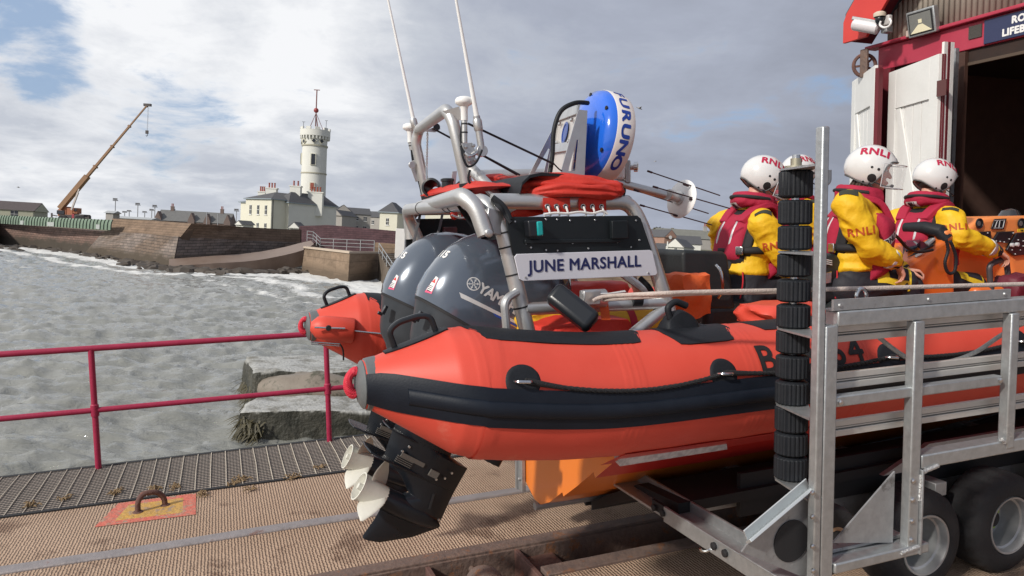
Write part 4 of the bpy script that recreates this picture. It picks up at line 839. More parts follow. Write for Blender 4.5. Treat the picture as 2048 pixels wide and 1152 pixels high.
house('garden_wall', 'pale low block wall beside the white gabled house', 1362, 533, 105, .1, 2.4, 1, .9, .05, mat('pale_block', (.42, .38, .32), .9), MATS['pale_block'], cat='wall')
mb = MB(ID); p = P(1332, 535, 100); mb.cyl(p - Vector((0, 0, .5)), Vector((p.x, p.y, zat(1335, 483, 100))), .09, 8); mb.build('pole', mat('white_pole', (.7, .7, .66), .5), None, tuple(p), label='tall white pole standing before the hillside houses', cat='pole')
mb = MB(ID); prof = []
for i in range(60):
    px = 1150 + i * 16; y = 462 + (px - 1270) * .058 + 3 * noise.noise(Vector((i * .3, 0, 0))) - (4 if px < 1345 else 0); prof.append((px, y))
secs = [[P(px, y, 420), P(px, y + 14, 380), P(px, y + 40, 300), P(px, y + 75, 240)] for px, y in prof]
vs = [q for s_ in secs for q in s_]; fs = [(i * 4 + k, i * 4 + k + 1, i * 4 + k + 5, i * 4 + k + 4) for i in range(len(secs) - 1) for k in range(3)]
mb.add(vs, fs); mb.build('hills', mat('hill_grass', (.09, .10, .05), .95, 0, (.15, .14, .09), .05, .5), None, (100, 300, 0), smooth=60, kind='structure')
# trees along the skyline of the hill
mb = MB(ID); rnd = random.Random(4)
for i in range(2600):
    px = rnd.uniform(1230, 1700); y = 462 + (px - 1270) * .058; h = (14 if px < 1350 else 5) * (.5 + .5 * abs(noise.noise(Vector((px * .03, 3, 0)))) * 2)
    p = P(px, y + 3 - rnd.random() * h, 400 - rnd.random() * 40); s_ = rnd.uniform(.3, .9); a = Vector((rnd.gauss(0, 1), rnd.gauss(0, 1), rnd.gauss(0, 1))).normalized(); b = a.orthogonal()
    mb.add([p + a * s_, p + b * s_, p - a * s_, p - b * s_], [(0, 1, 2, 3)])
mb.build('far_wood', mat('bare_wood', (.085, .08, .055), .95, 0, (.13, .12, .08), .3, .5), None, (100, 380, 0), smooth=0, label='brown bare wood along the skyline of the hill', cat='wood', kind='stuff')
mb = MB(ID); g_ = [P(1250, 560, 80), P(1460, 575, 80), P(1460, 541, 120), P(1250, 530, 120)]; mb.add(g_, [(0, 1, 2, 3)]); mb.build('grass_bank', mat('grass', (.13, .16, .05), .95, 0, (.19, .2, .08), .6, .5), None, tuple(g_[0]), smooth=0, kind='structure')
# birds
def bird(px, py, dep, s_, ang, label):
    c = P(px, py, dep); R = Matrix.Rotation(ang, 3, 'Y') @ Matrix.Rotation(.4, 3, 'Z'); mb = MB(ID)
    def q(x, y, z): return c + R @ Vector((x, y, z)) * s_
    mb.loft([[q(x, math.cos(a) * r, math.sin(a) * r) for a in [k * PI / 4 for k in range(8)]] for x, r in ((-.5, .01), (-.3, .05), (0, .09), (.25, .07), (.4, .05), (.5, .01))])
    for sgn in (1, -1): mb.prism([q(.2, 0, .03), q(.05, sgn * .45, .28), q(-.25, sgn * .95, .12), q(-.1, sgn * .45, .2), q(-.15, 0, .03)], R @ Vector((0, 0, .02)) * s_)
    mb.prism([q(-.4, 0, 0), q(-.68, .12, 0), q(-.68, -.12, 0)], R @ Vector((0, 0, .02)) * s_)
    return mb.build('seagull', mat('gull', (.5, .48, .46), .8, 0, (.25, .23, .22), 6, .5), None, tuple(c), label=label, cat='bird')
bird(1279, 217, 30, .28, .2, 'brown and white gull flying right of the radar dome')
bird(1311, 323, 90, .35, -.3, 'tiny distant gull above the disc antenna')
bird(37, 375, 120, .5, .1, 'tiny distant gull low in the sky at far left')
# ================================================================= the lifeboat (slip frame)
VC = 4.12
CORAL = mat('coral_fabric', (.62, .062, .038), .45, 0, (.68, .085, .055), 3, .6, bump=.05, bs=260, spec=.4, detail=7, col3=(.68, .135, .095), c3s=2.6, c3t=.63)
CORALD = mat('hull_orange', (.78, .20, .022), .3, 0, (.80, .215, .028), 5, .6, coat=.3)
REDHULL = mat('red_flange', (.50, .025, .022), .4, 0, (.55, .03, .025), 5, .6)
BAND = mat('rub_strake', (.006, .009, .016), .5, 0, (.009, .013, .022), 12, .5, bump=.08, bs=130, spec=.28)
GREYC = mat('grey_rubber', (.10, .11, .115), .45, 0, (.14, .15, .155), 14, .5, bump=.06, bs=100)
boat = thing('lifeboat', 'orange inflatable lifeboat with twin outboards standing on its trailer', 'lifeboat', (4.8, VC, .36))
TUBE = [(.60, 2.93, 1.465), (.70, 2.925, 1.46), (1.08, 2.875, 1.405), (1.40, 2.862, 1.362), (1.72, 2.86, 1.337), (2.3, 2.86, 1.335), (3.0, 2.862, 1.338), (3.6, 2.865, 1.342), (4.4, 2.88, 1.355), (5.4, 2.94, 1.40), (6.4, 3.10, 1.49), (7.3, 3.40, 1.60), (8.1, 3.78, 1.71), (8.6, 4.12, 1.76)]
RAD = [(.60, .085), (.68, .10), (.99, .255), (1.07, .270), (1.3, .272), (5, .27), (7.5, .26), (8.6, .25)]
TP = spline([Vector(p) for p in TUBE], 10)
def tube_frame(u, far=False):
    for i in range(len(TP) - 1):
        if TP[i + 1].x >= u: break
    a, b = TP[i], TP[i + 1]; f = (u - a.x) / max(1e-6, b.x - a.x); c = a.lerp(b, f)
    t = (TP[min(i + 3, len(TP) - 1)] - TP[max(i - 2, 0)]).normalized()
    if u < 1.1: t = Vector((1, 0, 0))
    out = Vector((t.y, -t.x, 0)).normalized(); up = t.cross(out); up = up if up.z > 0 else -up
    if far: c = Vector((c.x + .05, 2 * VC - c.y, c.z - .065)); out = Vector((out.x, -out.y, 0))
    return c, out, up
def tpt(u, th, off=0, far=False):
    """th: 0 = outboard, 90 = top, 180 = inboard"""
    c, o_, up = tube_frame(u, far); r = lerp_tab(RAD, u) + off; a = math.radians(th); return c + (o_ * math.cos(a) + up * math.sin(a)) * r
SEAMS = [1.10, 1.72, 2.34, 2.96, 3.7, 4.6]
def tube_mesh(far):
    us = []; u = .66
    while u < 8.55: us.append(u); u += .0105 if u < 3.2 else .12
    secs = []
    for u in us:
        off = 0
        for s_ in SEAMS:
            d = abs(u - s_ + .0)
            off += .0013 * (abs(d - .012) < .011) + .0018 * (abs(d - .040) < .008) - .001 * (abs(d - .027) < .004)
        off += .002 * noise.noise(Vector((u * 5, 0, 0)))
        secs.append([tpt(u, 360 * k / 56, off + .0035 * noise.noise(Vector((u * 4, k * .25, 1 if far else 0))) * (1 if u > 1.2 else .5), far) for k in range(56)])
    mb = MB(); mb.loft(secs); return mb
tubes = []
for far in (False, True):
    tb = tube_mesh(far).build('inflatable_tube', CORAL, boat, smooth=25); tubes.append(tb)
    if far: tb['label'] = 'far orange inflatable tube'
    # end cone cap
    mb = MB(); c, o_, up = tube_frame(.66, far); mb.lathe(c + Vector((.03, 0, 0)), (-1, 0, 0), [(.112, -.03), (.108, 0), (.104, .022), (.096, .026), (.098, .034), (.092, .040), (.07, .052), (.04, .060), (.001, .063)], 32, cap=False)
    mb.build('cone_cap', GREYC, boat, smooth=40)
    # layers of the rub strake
    def band(th0, th1, off, mt, name, u0=.66, u1=8.4, bulge=0, n=14):
        us = []; u = u0
        while u < u1: us.append(u); u += .05
        mb = MB()
        for inner in (0,):
            secs = []
            for u in us:
                k = max(.3, min(1, (u - .45) / .5)); rr = lerp_tab(RAD, u); sc = min(2.2, .27 / max(rr, .12)) if u < 1.1 else 1
                a0, a1 = th0 * sc, th1 * sc
                top = [tpt(u, a0 + (a1 - a0) * j / n, off + bulge * math.sin(PI * j / n) ** .6, far) for j in range(n + 1)]
                secs.append(top + [tpt(u, a1, -.01, far), tpt(u, a0, -.01, far)])
            mb.loft(secs)
        return mb.build(name, mt, boat, smooth=55)
    band(-17.0, 15.5, .0058, BAND, 'rub_strake'); band(-8.0, 5.0, .008, BAND, 'fender_moulding', .80, bulge=.016)
    # grab handle on its pad
    mb = MB(); secs = []
    for i in range(13):
        u = .745 + .25 * i / 12; hw = 16 * math.sin(PI * (i + .8) / 14.6) ** .35
        w0 = 90 - hw * .27 / max(lerp_tab(RAD, u), .1) * .55; w1 = 90 + hw * .27 / max(lerp_tab(RAD, u), .1) * .55
        if not far: w0 -= 0; w1 -= 0
        secs.append([tpt(u, w0 + (w1 - w0) * j / 6, .007, far) for j in range(7)] + [tpt(u, w1, -.004, far), tpt(u, w0, -.004, far)])
    mb.loft(secs); hd = mb.build('grab_handle', BLK, boat, smooth=50)
    a = tpt(.79, 90, .0, far); b = tpt(.955, 90, .0, far); upv = (Vector((-.33, 0, 1))).normalized()
    mb = MB(); mb.tube(bend([a, a + upv * .075, a.lerp(b, .25) + upv * .095, a.lerp(b, .75) + upv * .09, b + upv * .07, b], .03), .0125, 10); mb.build('grip', BLKP, hd)
    # rope tail at the cone end
    mb = MB(); c0 = c + Vector((-.02, 0, .015)); n = 60
    for s_ in range(3):
        ptsr = []
        for i in range(n + 1):
            a = -.2 + 4.4 * i / n; q = c0 + Vector((-.010 - .030 * math.sin(a * .72), (.0 if not far else -.02), .045 * math.cos(a * .72) - .005)); ph = i * .75 + s_ * 2 * PI / 3
            ptsr.append(q + Vector((math.cos(ph) * .4, math.sin(ph) * .9, math.cos(ph) * .6)) * .013)
        mb.tube(ptsr, .0135, 8)
    mb.build('rope_loop', mat('red_rope', (.62, .02, .05), .6, 0, (.5, .02, .04), 40, .5), boat)
# canister, rods and pins on the inboard side of the far cone
cc_ = onv(672, 658, 5.13); ax_ = (onv(722, 664, 5.13) - onv(635, 655, 5.16)).normalized(); mb = MB(); mb.lathe(cc_ - ax_ * .13, ax_, [(.03, -.04), (.072, 0), (.084, .06), (.088, .24), (.080, .25), (.02, .252)], 28); cn_ = mb.build('canister', CORAL, boat, smooth=40)
mb = MB(); mb.tube([cc_ + ax_ * .1, onv(790, 670, 5.05)], .0065, 8); mb.build('link_rod', STEEL, boat); p_ = onv(629, 655, 5.04); q_ = onv(690, 657, 5.03); mb = MB(); mb.tube([p_, q_], .006, 8); mb.build('locking_pin', STEEL, boat); mb = MB(); mb.lathe(onv(657, 656, 5.035), (0, -1, 0), [(.02, 0), (.016, .012)], 14); mb.build('pin_clip', BLKM, boat)
mb = MB(); mb.tube([onv(622, 684, 5.1), onv(680, 688, 5.1)], .006, 8); mb.tube([onv(622, 688, 5.1), onv(680, 692, 5.1)], .004, 8); mb.build('locking_pin', STEEL, boat); mb = MB(); mb.tube(spline([onv(680, 688, 5.09), onv(686, 700, 5.11), onv(687, 720, 5.15)], 4), .006, 6); mb.build('webbing_tail', BLKM, boat)
# black wear patches on top of the tubes
def toppatch(u0, u1, t0, t1, mt, name='wear_patch', off=.005, taper=0, lab=None, far=False):
    mb = MB(); secs = []; n = max(8, int((u1 - u0) / .04))
    for i in range(n + 1):
        u = u0 + (u1 - u0) * i / n; e = min(i, n - i) / n * (u1 - u0) / .06; k = 1 if e > 1 else math.sqrt(max(0, 1 - (1 - e) ** 2)) * .5 + .5
        m0 = (t0 + t1) / 2; h = (t1 - t0) / 2 * k; a0 = m0 - h + (taper * i / n); a1 = m0 + h
        secs.append([tpt(u, a0 + (a1 - a0) * j / 12, off, far) for j in range(13)] + [tpt(u, a1, -.004, far), tpt(u, a0, -.004, far)])
    mb.loft(secs); return mb.build(name, mt, boat, smooth=50)
toppatch(1.06, 1.86, 62, 150, BLK); toppatch(1.97, 2.33, 55, 140, BLK); toppatch(2.46, 3.3, 66, 140, BLK); toppatch(1.06, 2.6, 35, 150, BLK, far=True)
# moulded fairlead hump on the second patch
mb = MB(); secs = []
for i in range(15):
    f = i / 14; u = 2.02 + .22 * f; h = .085 * math.sin(PI * min(1, f * 1.15)) ** .8 if f < .87 else .01; c_ = tpt(u, 95, .0)
    secs.append([c_ + Vector((0, -.05, 0)), c_ + Vector((0, -.035, h * .9)), c_ + Vector((0, 0, h)), c_ + Vector((0, .035, h * .9)), c_ + Vector((0, .05, 0))])
mb.loft(secs, closed=True); mb.tube(bend([tpt(2.06, 92, .045), tpt(2.045, 92, .10), tpt(2.09, 92, .125), tpt(2.15, 92, .10)], .02), .016, 8); mb.build('fairlead', BLK, boat, smooth=60)
# round rope anchor patches and the life line
RP = [1.22, 2.16, 3.12, 4.05]; THR = 14
line = []
discs = []
for i, u in enumerate(RP):
    u_ = u; th = 22 if i < 2 else 20
    mb = MB(); secs = []
    for far in (False,):
        cvs = []; rings = 7; n = 40; vs = [tpt(u_, th, .0055)]; fs = []
        for q in range(1, rings + 1):
            r = .072 * q / rings
            for k in range(n): a = 2 * PI * k / n; vs.append(tpt(u_ + r * math.cos(a), th + math.degrees(r * math.sin(a) / .27), .0055 if q < rings else -.002))
        for k in range(n): fs.append((0, 1 + k, 1 + (k + 1) % n))
        for q in range(rings - 1):
            for k in range(n): fs.append((1 + q * n + k, 1 + q * n + (k + 1) % n, 1 + (q + 1) * n + (k + 1) % n, 1 + (q + 1) * n + k))
        mb.add(vs, fs)
    d_ = mb.build('rope_patch', BLK, boat, smooth=50)
    c_ = tpt(u_ - .01, th, .012); mb = MB(); mb.tube(bend([c_ + Vector((-.03, 0, 0)), c_ + Vector((-.028, -.03, .004)), c_ + Vector((.028, -.03, -.002)), c_ + Vector((.03, 0, 0))], .012), .0065, 8); mb.build('eyelet', STEEL, d_)
    line.append(c_ + Vector((0.01, -.026, -.004)))
rope_pts = []
for a, b in zip(line, line[1:]):
    for j in range(24):
        f = j / 24; q = a.lerp(b, f); sag = .055 * 4 * f * (1 - f) * (1 if a is line[0] else .45); u = q.x
        c_, o_, up = tube_frame(u); r = lerp_tab(RAD, u); z = q.z - sag; dz = max(-.99, min(.99, (z - c_.z) / r)); th = math.degrees(math.asin(dz)); rope_pts.append(tpt(u, th, .012))
rope_pts.append(line[-1])
mb = MB(); n = len(rope_pts); rp = spline(rope_pts, 6)
for s_ in range(2):
    mb.tube([q + Vector((0, math.cos(i * .8 + s_ * PI), math.sin(i * .8 + s_ * PI))) * .0035 for i, q in enumerate(rp)], .0075, 6)
for i in (0, 24, 48):
    mb.tube(rp[i * 6:i * 6 + 26], [.013 - .004 * abs(k - 5) / 20 for k in range(26)], 8)
mb.build('life_line', mat('black_rope', (.012, .012, .014), .8, bump=.5, bs=200), boat)
# registration lettering on the tube
tbv = bvh_of([tubes[0]])
def tubetext(txt, u, th, size, name='lettering', mt=None, **k):
    c_ = tpt(u, th); c2, o_, up = tube_frame(u); a = math.radians(th); n_ = o_ * math.cos(a) + up * math.sin(a); y = (up * math.cos(a) - o_ * math.sin(a)); x = y.cross(n_); x = x if x.x > 0 else -x
    n_ = x.cross(y)
    return wrap_decal(name, text_mesh(txt, size, cut=.03, **k), mt or BLKM, boat, tbv, c_, x, y, .004)
tubetext('B', 2.405, 30, .185, bold=.004, spacing=1); tubetext('8', 2.63, 30, .185, bold=.004); tubetext('6', 2.81, 30, .185, bold=.004); tubetext('4', 2.925, 30, .185, bold=.004)
# red hull flange, reflective strip, orange V hull with steps
KEEL = [(1.925, .365), (2.5, .358), (3.8, .385), (5.5, .46), (7, .62), (8, 1.0), (8.5, 1.55)]
def hullsec(u, side):
    kz = lerp_tab(KEEL, u); k = max(0, min(1, (8.6 - u) / 3.0)) ** .6 if u > 5.6 else 1; s_ = side; t = 0 if u < 5.6 else (u - 5.6) / 3
    def q(dv, dz): return Vector((u, VC + s_ * dv * k, kz + dz * (1 - t * .35)))
    return [q(0.02, 0), q(.045, .0), q(.185, .065), q(.36, .185), q(.375, .165), q(.56, .29), q(.745, .425), q(.765, .40), q(1.04, .60), q(1.17, .655), q(1.20, .78)]
us = [1.925, 2.2, 2.6, 3, 3.5, 4, 4.5, 5, 5.6, 6.2, 6.8, 7.4, 8, 8.5]
mb = MB(); 
for sd_ in (-1, 1):
    secs = [hullsec(u, sd_) for u in us]; n = len(secs[0])
    vs = [v for q in secs for v in q]; fs = []; mi = []
    for i in range(len(secs) - 1):
        for k in range(n - 1): fs.append((i * n + k, i * n + k + 1, (i + 1) * n + k + 1, (i + 1) * n + k)); mi.append(1 if k >= 6 else 0)
    b0 = len(mb.v); mb.add(vs, fs); mb.mi[-len(mi):] = mi
    fl = [Vector((2.0, VC + sd_ * 1.05, .80)), Vector((2.0, VC, .80))]
# transom face and inner deck
T = [q for q in hullsec(1.925, -1)][::-1] + hullsec(1.925, 1)
top = [Vector((1.925, VC + .95, 1.12)), Vector((1.925, VC - .95, 1.12))]
mb.add(T + top, [tuple(range(len(T) + 2))])
hull = mb.build('hull', [CORALD, REDHULL], boat, smooth=20)
mb = MB(); mb.b2((1.93, VC - .98, 1.04), (8.0, VC + .98, 1.09)); mb.b2((1.915, VC - .95, 1.0), (1.99, VC + .95, 1.32)); mb.build('deck', CORALD, boat, smooth=0)
mb = MB(); mb.tube([Vector((1.905, VC, .34)), Vector((2.5, VC, .338)), Vector((3.8, VC, .365)), Vector((5.5, VC, .44)), Vector((7, VC, .6))], .026, 8); mb.build('keel_band', GALVD, boat)
mb = MB(); mb.b2((1.895, 4.30, .37), (1.92, 4.42, .80)); mb.b2((1.88, 4.36, .37), (1.90, 4.385, .80)); mb.cyl((1.88, 4.33, .72), (1.9, 4.33, .72), .012, 8); mb.cyl((1.88, 4.33, .45), (1.9, 4.33, .45), .012, 8); mb.build('transom_bracket', GALVD, boat, bevel=.003)
mb = MB(); secs = []
for i in range(9):      # red fabric flange below the tube, outside the hull
    u = 1.74 + (6.0 - 1.74) * i / 8; d = 0 if i else .0
    z0 = lerp_tab(KEEL, u) + .60; secs.append([tpt(u, -60, .0), tpt(u, -58, .006), Vector((u, VC - 1.175, z0 + .02)), Vector((u, VC - 1.165, z0 + .015))])
mb.loft(secs); fl = mb.build('tube_flange', REDHULL, boat, smooth=60)
mb = MB(); a = [onv(1238, 912, 2.82), onv(1453, 880, 2.82), onv(1455, 899, 2.855), onv(1240, 933, 2.855)]
mb.prism(a, (0, .05, .01)); mb.build('reflective_strip', mat('reflective_strip', (.62, .62, .64), .4, 0, (.42, .42, .45), 28, .25, detail=2), boat, smooth=0, bevel=.002)
# torn ends and cables hanging at the transom end of the tube
mb = MB(); mb.tube(spline([(1.75, 3.1, 1.06), (1.80, 3.3, .98), (1.84, 3.5, 1.02), (1.88, 3.65, .96)], 6), .014, 6); mb.tube(spline([(1.75, 3.25, 1.06), (1.8, 3.4, .99), (1.86, 3.6, 1.0)], 6), .01, 6); mb.build('steering_hose', BLK, boat)
# ---------------------------------------------------------------- outboard engines
ENG = mat('engine_grey', (.082, .104, .14), .16, .25, (.092, .114, .15), 3, .5, coat=.8)
ENGL = mat('engine_pan', (.04, .048, .058), .38, .2, (.05, .058, .068), 8, .5)
LEG = mat('engine_leg', (.008, .010, .014), .27, .1, (.013, .016, .022), 5, .5, spec=.4)
PROPW = mat('propeller_white', (.66, .65, .58), .4, 0, (.55, .54, .48), 9, .5, bump=.05, bs=60)
SILV = mat('decal_silver', (.52, .53, .54), .4); DBLUE = mat('decal_blue', (.02, .07, .35), .4); DGOLD = mat('decal_gold', (.45, .3, .08), .4); PINKD = mat('decal_pink', (.7, .09, .2), .5); WDEC = mat('decal_white', (.75, .75, .74), .5)
tl = math.radians(33); EA0 = Vector((-math.cos(tl), 0, math.sin(tl))); EB0 = Vector((math.sin(tl), 0, math.cos(tl))); EV = Vector((0, 1, 0))
def outboard(v0, lab, du=0, tilt=33):
    O_ = Vector((.901 + du, v0, .674)); pv = O_ + EA0 * -.33 + EB0 * .62; tl = math.radians(tilt); EA = Vector((-math.cos(tl), 0, math.sin(tl))); EB = Vector((math.sin(tl), 0, math.cos(tl))); O_ = pv - EA * -.33 - EB * .62
    def q(x, y, z): return O_ + EA * x + EV * y + EB * z
    e = thing('outboard_engine', None, None, tuple(O_)); del_ = e
    e.parent = boat; e['label'] = lab
    e.matrix_parent_inverse = WM[boat.name].inverted()
    fr = (EA, EV, EB)
    # gearcase: torpedo, skeg, strut, plates
    mb = MB(); secs = []
    for x, r, zz in ((-.34, .012, -.01), (-.30, .035, -.004), (-.22, .055, 0), (-.08, .062, 0), (.02, .060, 0)):
        secs.append([q(x, r * math.cos(a), zz + r * math.sin(a)) for a in [2 * PI * k / 20 for k in range(20)]])
    mb.loft(secs)
    def foil(z, x0, x1, hw, n=8):
        L1 = [(x1 - (x1 - x0) * (i / n), hw * math.sin(PI * (i / n) ** .8) ** .7 if 0 < i < n else .003) for i in range(n + 1)]
        return [q(x, y, z) for x, y in L1] + [q(x, -y, z) for x, y in L1[::-1][1:-1]]
    mb.loft([foil(-.228, -.03, .005, .006), foil(-.215, -.09, .01, .008), foil(-.12, -.24, -.0, .010), foil(-.03, -.335, .0, .02)])
    mb.loft([foil(-.03, -.335, .0, .045), foil(.03, -.335, -.01, .050), foil(.08, -.33, -.09, .048), foil(.13, -.325, -.02, .052), foil(.19, -.322, .10, .06)])
    mb.loft([foil(.19, -.322, .13, .075), foil(.33, -.322, .16, .085), foil(.345, -.20, .16, .085), foil(.62, -.16, .17, .08)])
    lg = mb.build('lower_unit', LEG, e, smooth=40, bevel=.004)
    mb = MB(); pl = [(-.20, .05), (-.05, .085), (.16, .12), (.235, .10), (.245, 0), (.235, -.10), (.16, -.12), (-.05, -.085), (-.20, -.05)]
    mb.prism([q(x, y, .188) for x, y in pl], EB * .010); mb.prism([q(x * .8 + .02, y * .85, .335) for x, y in pl], EB * .008); mb.build('anti_ventilation_plate', LEG, e, smooth=20, bevel=.003)
    mb = MB(); mb.prism([q(-.06, -.085, .24), q(.08, -.088, .24), q(.08, -.088, .262), q(-.06, -.085, .262)], EV * .01)
    for i in range(4): mb.prism([q(.0 + .0 * i, -.083, .205 + .010 * i), q(.09, -.083, .205 + .010 * i), q(.09, -.083, .209 + .010 * i), q(0, -.083, .209 + .010 * i)], EV * .02)
    mb.box(q(-.13, -.08, .235), (.05, .02, .035), Matrix((EA, EV, EB)).transposed()); mb.build('anode', mat('anode', (.10, .09, .08), .6), e, smooth=0)
    mb = MB()
    for x, z in ((.06, .30), (.08, .265), (-.06, .29), (-.22, .28), (-.16, .215), (-.20, .24), (-.30, .03)): mb.lathe(q(x, -.072 if z > .2 else -.045, z), -EV, [(.008, 0), (.006, .008)], 8)
    mb.build('bolt', CHROME, e)
    # water intake grille
    mb = MB(); mb.box(q(-.21, -.0505, .10), (.012, .004, .085), Matrix((EA, EV, EB)).transposed() @ Matrix.Rotation(.25, 3, 'Y')); mb.build('water_intake', BLKM, e, smooth=0)
    # propeller: hub barrel flaring to the rear + three raked blades
    mb = MB(); mb.lathe(q(.0, 0, 0), EA, [(.058, 0), (.060, .02), (.066, .09), (.073, .155), (.076, .165), (.068, .166), (.062, .12), (.045, .10)], 28, cap=False)
    mb.lathe(q(.02, 0, 0), EA, [(.036, .0), (.036, .12), (.018, .125), (.016, .15), (.004, .152)], 16); pr = mb.build('propeller', PROPW, e, smooth=40)
    for k in range(3):
        a0 = 2 * PI * k / 3 + (1.45 if v0 < VC else 1.75); mb = MB(); secs = []; nr = 9
        for i in range(nr):
            f = i / (nr - 1); r = .056 + .135 * f; hw = [.072, .080, .082, .077, .068, .055, .040, .023, .005][i]; sec = []
            for j in range(7):
                g_ = (j / 6 - .5) * 2; x = .075 + hw * g_ * .62 + f * .035; aa = a0 + (hw * g_ / r) * .55 + f * .25
                cup_ = .004 * (1 - g_ * g_); sec.append((x, aa, r, cup_))
            th = .0045 * (1 - f * .6)
            secs.append([q(x + c_ + th, r * math.cos(aa), r * math.sin(aa)) for x, aa, r, c_ in sec] + [q(x + c_ - th, r * math.cos(aa), r * math.sin(aa)) for x, aa, r, c_ in sec[::-1]])
        mb.loft(secs); mb.build('blade', PROPW, e, smooth=60)
    mb = MB(); mb.lathe(q(.11, 0, 0), EA, [(.02, 0), (.02, .035), (.008, .05)], 6); mb.build('prop_nut', STEEL, e)
    # mid leg and bottom pan
    def ov(z, x0, x1, hw, p=2.6, n=36, tail=1.0):
        out = []
        for k in range(n):
            a = 2 * PI * k / n; c_, s_ = math.cos(a), math.sin(a); cx = (x0 + x1) / 2; hx = (x1 - x0) / 2
            w_ = hw * (1 if c_ > 0 else tail); x = cx + hx * math.copysign(abs(c_) ** (2 / p), c_); y = hw * math.copysign(abs(s_) ** (2 / p), s_)
            y *= 1 - (.28 if c_ > 0 else .10) * (abs(c_) ** 2.5)
            out.append((x, y, z))
        return out
    def secq(s_, sl=0): return [q(x, y, z + sl * x) for x, y, z in s_]
    mb = MB(); mb.loft([secq(ov(.60, -.18, .16, .085)), secq(ov(.72, -.22, .26, .12)), secq(ov(.76, -.25, .31, .165)), secq(ov(.80, -.30, .335, .185)), secq(ov(.96, -.335, .40, .208)), secq(ov(.975, -.335, .41, .210))])
    pan = mb.build('lower_cowling', ENGL, e, smooth=35)
    mb = MB(); mb.loft([secq(ov(.975, -.33, .413, .214)), secq(ov(.985, -.33, .416, .216)), secq(ov(.992, -.33, .413, .214))]); mb.build('cowl_seal', BLKM, e, smooth=35)
    mb = MB(); secs = []
    prof = [(.990, -.335, .418, .214), (1.04, -.345, .432, .220), (1.12, -.35, .436, .222), (1.21, -.355, .425, .219), (1.30, -.35, .400, .212), (1.38, -.34, .358, .201), (1.45, -.32, .300, .184), (1.50, -.28, .225, .160), (1.535, -.22, .135, .126), (1.552, -.14, .04, .075), (1.556, -.08, -.03, .02)]
    pf = [[lerp_tab([(i, p_[k]) for i, p_ in enumerate(prof)], t) for k in range(4)] for t in [i * .5 for i in range(21)]]
    mb.loft([secq(ov(*p_, p=2.9)) for p_ in pf]); cowl = mb.build('engine_cowl', ENG, e, smooth=60)
    cb_ = bvh_of([cowl])
    def dec(me, mt, x, z, ang=0, off=.0015, side=-1, name='decal', aft=False):
        if aft: X = EV * side; nrm = EA
        X = -EA; Y = EB; c_, s_ = math.cos(ang), math.sin(ang); X2 = X * c_ + Y * s_; Y2 = Y * c_ - X * s_
        o_ = q(x, -.215, z); return wrap_decal(name, me, mt, e, cb_, o_, X2, Y2, off, reach=.5)
    dec(text_mesh('YAMAHA', .072, bold=.0026, cut=.02, align='LEFT', spacing=.9), SILV, .212, 1.178, math.radians(0), name='lettering')
    lm = disc_mesh(.034, .029, 32, .01); dec(lm, SILV, .245, 1.178, 0, name='emblem')
    for k in range(6):
        a = math.radians(30 + 60 * k); dec(shape_mesh([(-.0018 * math.sin(a) + .003 * math.cos(a), .0018 * math.cos(a) + .003 * math.sin(a)), (.0018 * math.sin(a) + .003 * math.cos(a), -.0018 * math.cos(a) + .003 * math.sin(a)), (.03 * math.cos(a) + .002 * math.sin(a), .03 * math.sin(a) - .002 * math.cos(a)), (.03 * math.cos(a) - .002 * math.sin(a), .03 * math.sin(a) + .002 * math.cos(a))], .02), SILV, .245, 1.178, name='emblem')
        dec(shape_mesh([(.018 * math.cos(a) + .006 * math.sin(a), .018 * math.sin(a) - .006 * math.cos(a)), (.021 * math.cos(a) + .006 * math.sin(a), .021 * math.sin(a) - .006 * math.cos(a)), (.021 * math.cos(a) - .006 * math.sin(a), .021 * math.sin(a) + .006 * math.cos(a)), (.018 * math.cos(a) - .006 * math.sin(a), .018 * math.sin(a) + .006 * math.cos(a))], .02), SILV, .245, 1.178, name='emblem')
    dec(shape_mesh([(0, .010), (.55, .004), (.55, -.004), (.02, -.012)], .03), SILV, .285, 1.095, math.radians(5), name='stripe')
    dec(shape_mesh([(.20, -.008), (.55, -.008), (.55, -.016), (.22, -.018)], .03), DBLUE, .285, 1.093, math.radians(5), name='stripe')
    dec(shape_mesh([(.30, -.019), (.55, -.018), (.55, -.023), (.31, -.024)], .03), DGOLD, .285, 1.093, math.radians(5), name='stripe')
    # aft corner: number and warning sticker
    def aftdec(me, mt, z, name, yo=-.10, ang=0.0, off=.0015):
        nrm = (EA * .8 - EV * .6); X = (EA.cross(EB)); X = Vector((0, -1, 0)) * .8 - EA * .6; X = X if X.x > 0 else -X
        Y = EB; o_ = q(.42, yo, z); return wrap_decal(name, me, mt, e, cb_, o_ + nrm * .0, X, Y, off, reach=.6)
    aftdec(text_mesh('115', .062, bold=.003, cut=.02), WDEC, 1.245, 'lettering', -.03)
    aftdec(shape_mesh([(-.021, -.052), (.024, -.045), (.018, .040), (-.004, .044)], .02), PINKD, 1.075, 'sticker', -.115)
    aftdec(shape_mesh([(-.017, -.042), (.020, -.036), (.015, .040), (-.003, .043)], .02), WDEC, 1.077, 'sticker', -.115, off=.0025)
    aftdec(shape_mesh([(-.010, .008), (.003, .032), (.014, .008)], .02), mat('decal_red', (.6, .03, .03), .5), 1.077, 'sticker', -.115, off=.0032)
    for k in range(4): aftdec(shape_mesh([(-.013, -.003), (.013, -.002), (.013, .001), (-.013, .001)], .02), BLKM, 1.066 - .009 * k, 'sticker', -.115, off=.0032)
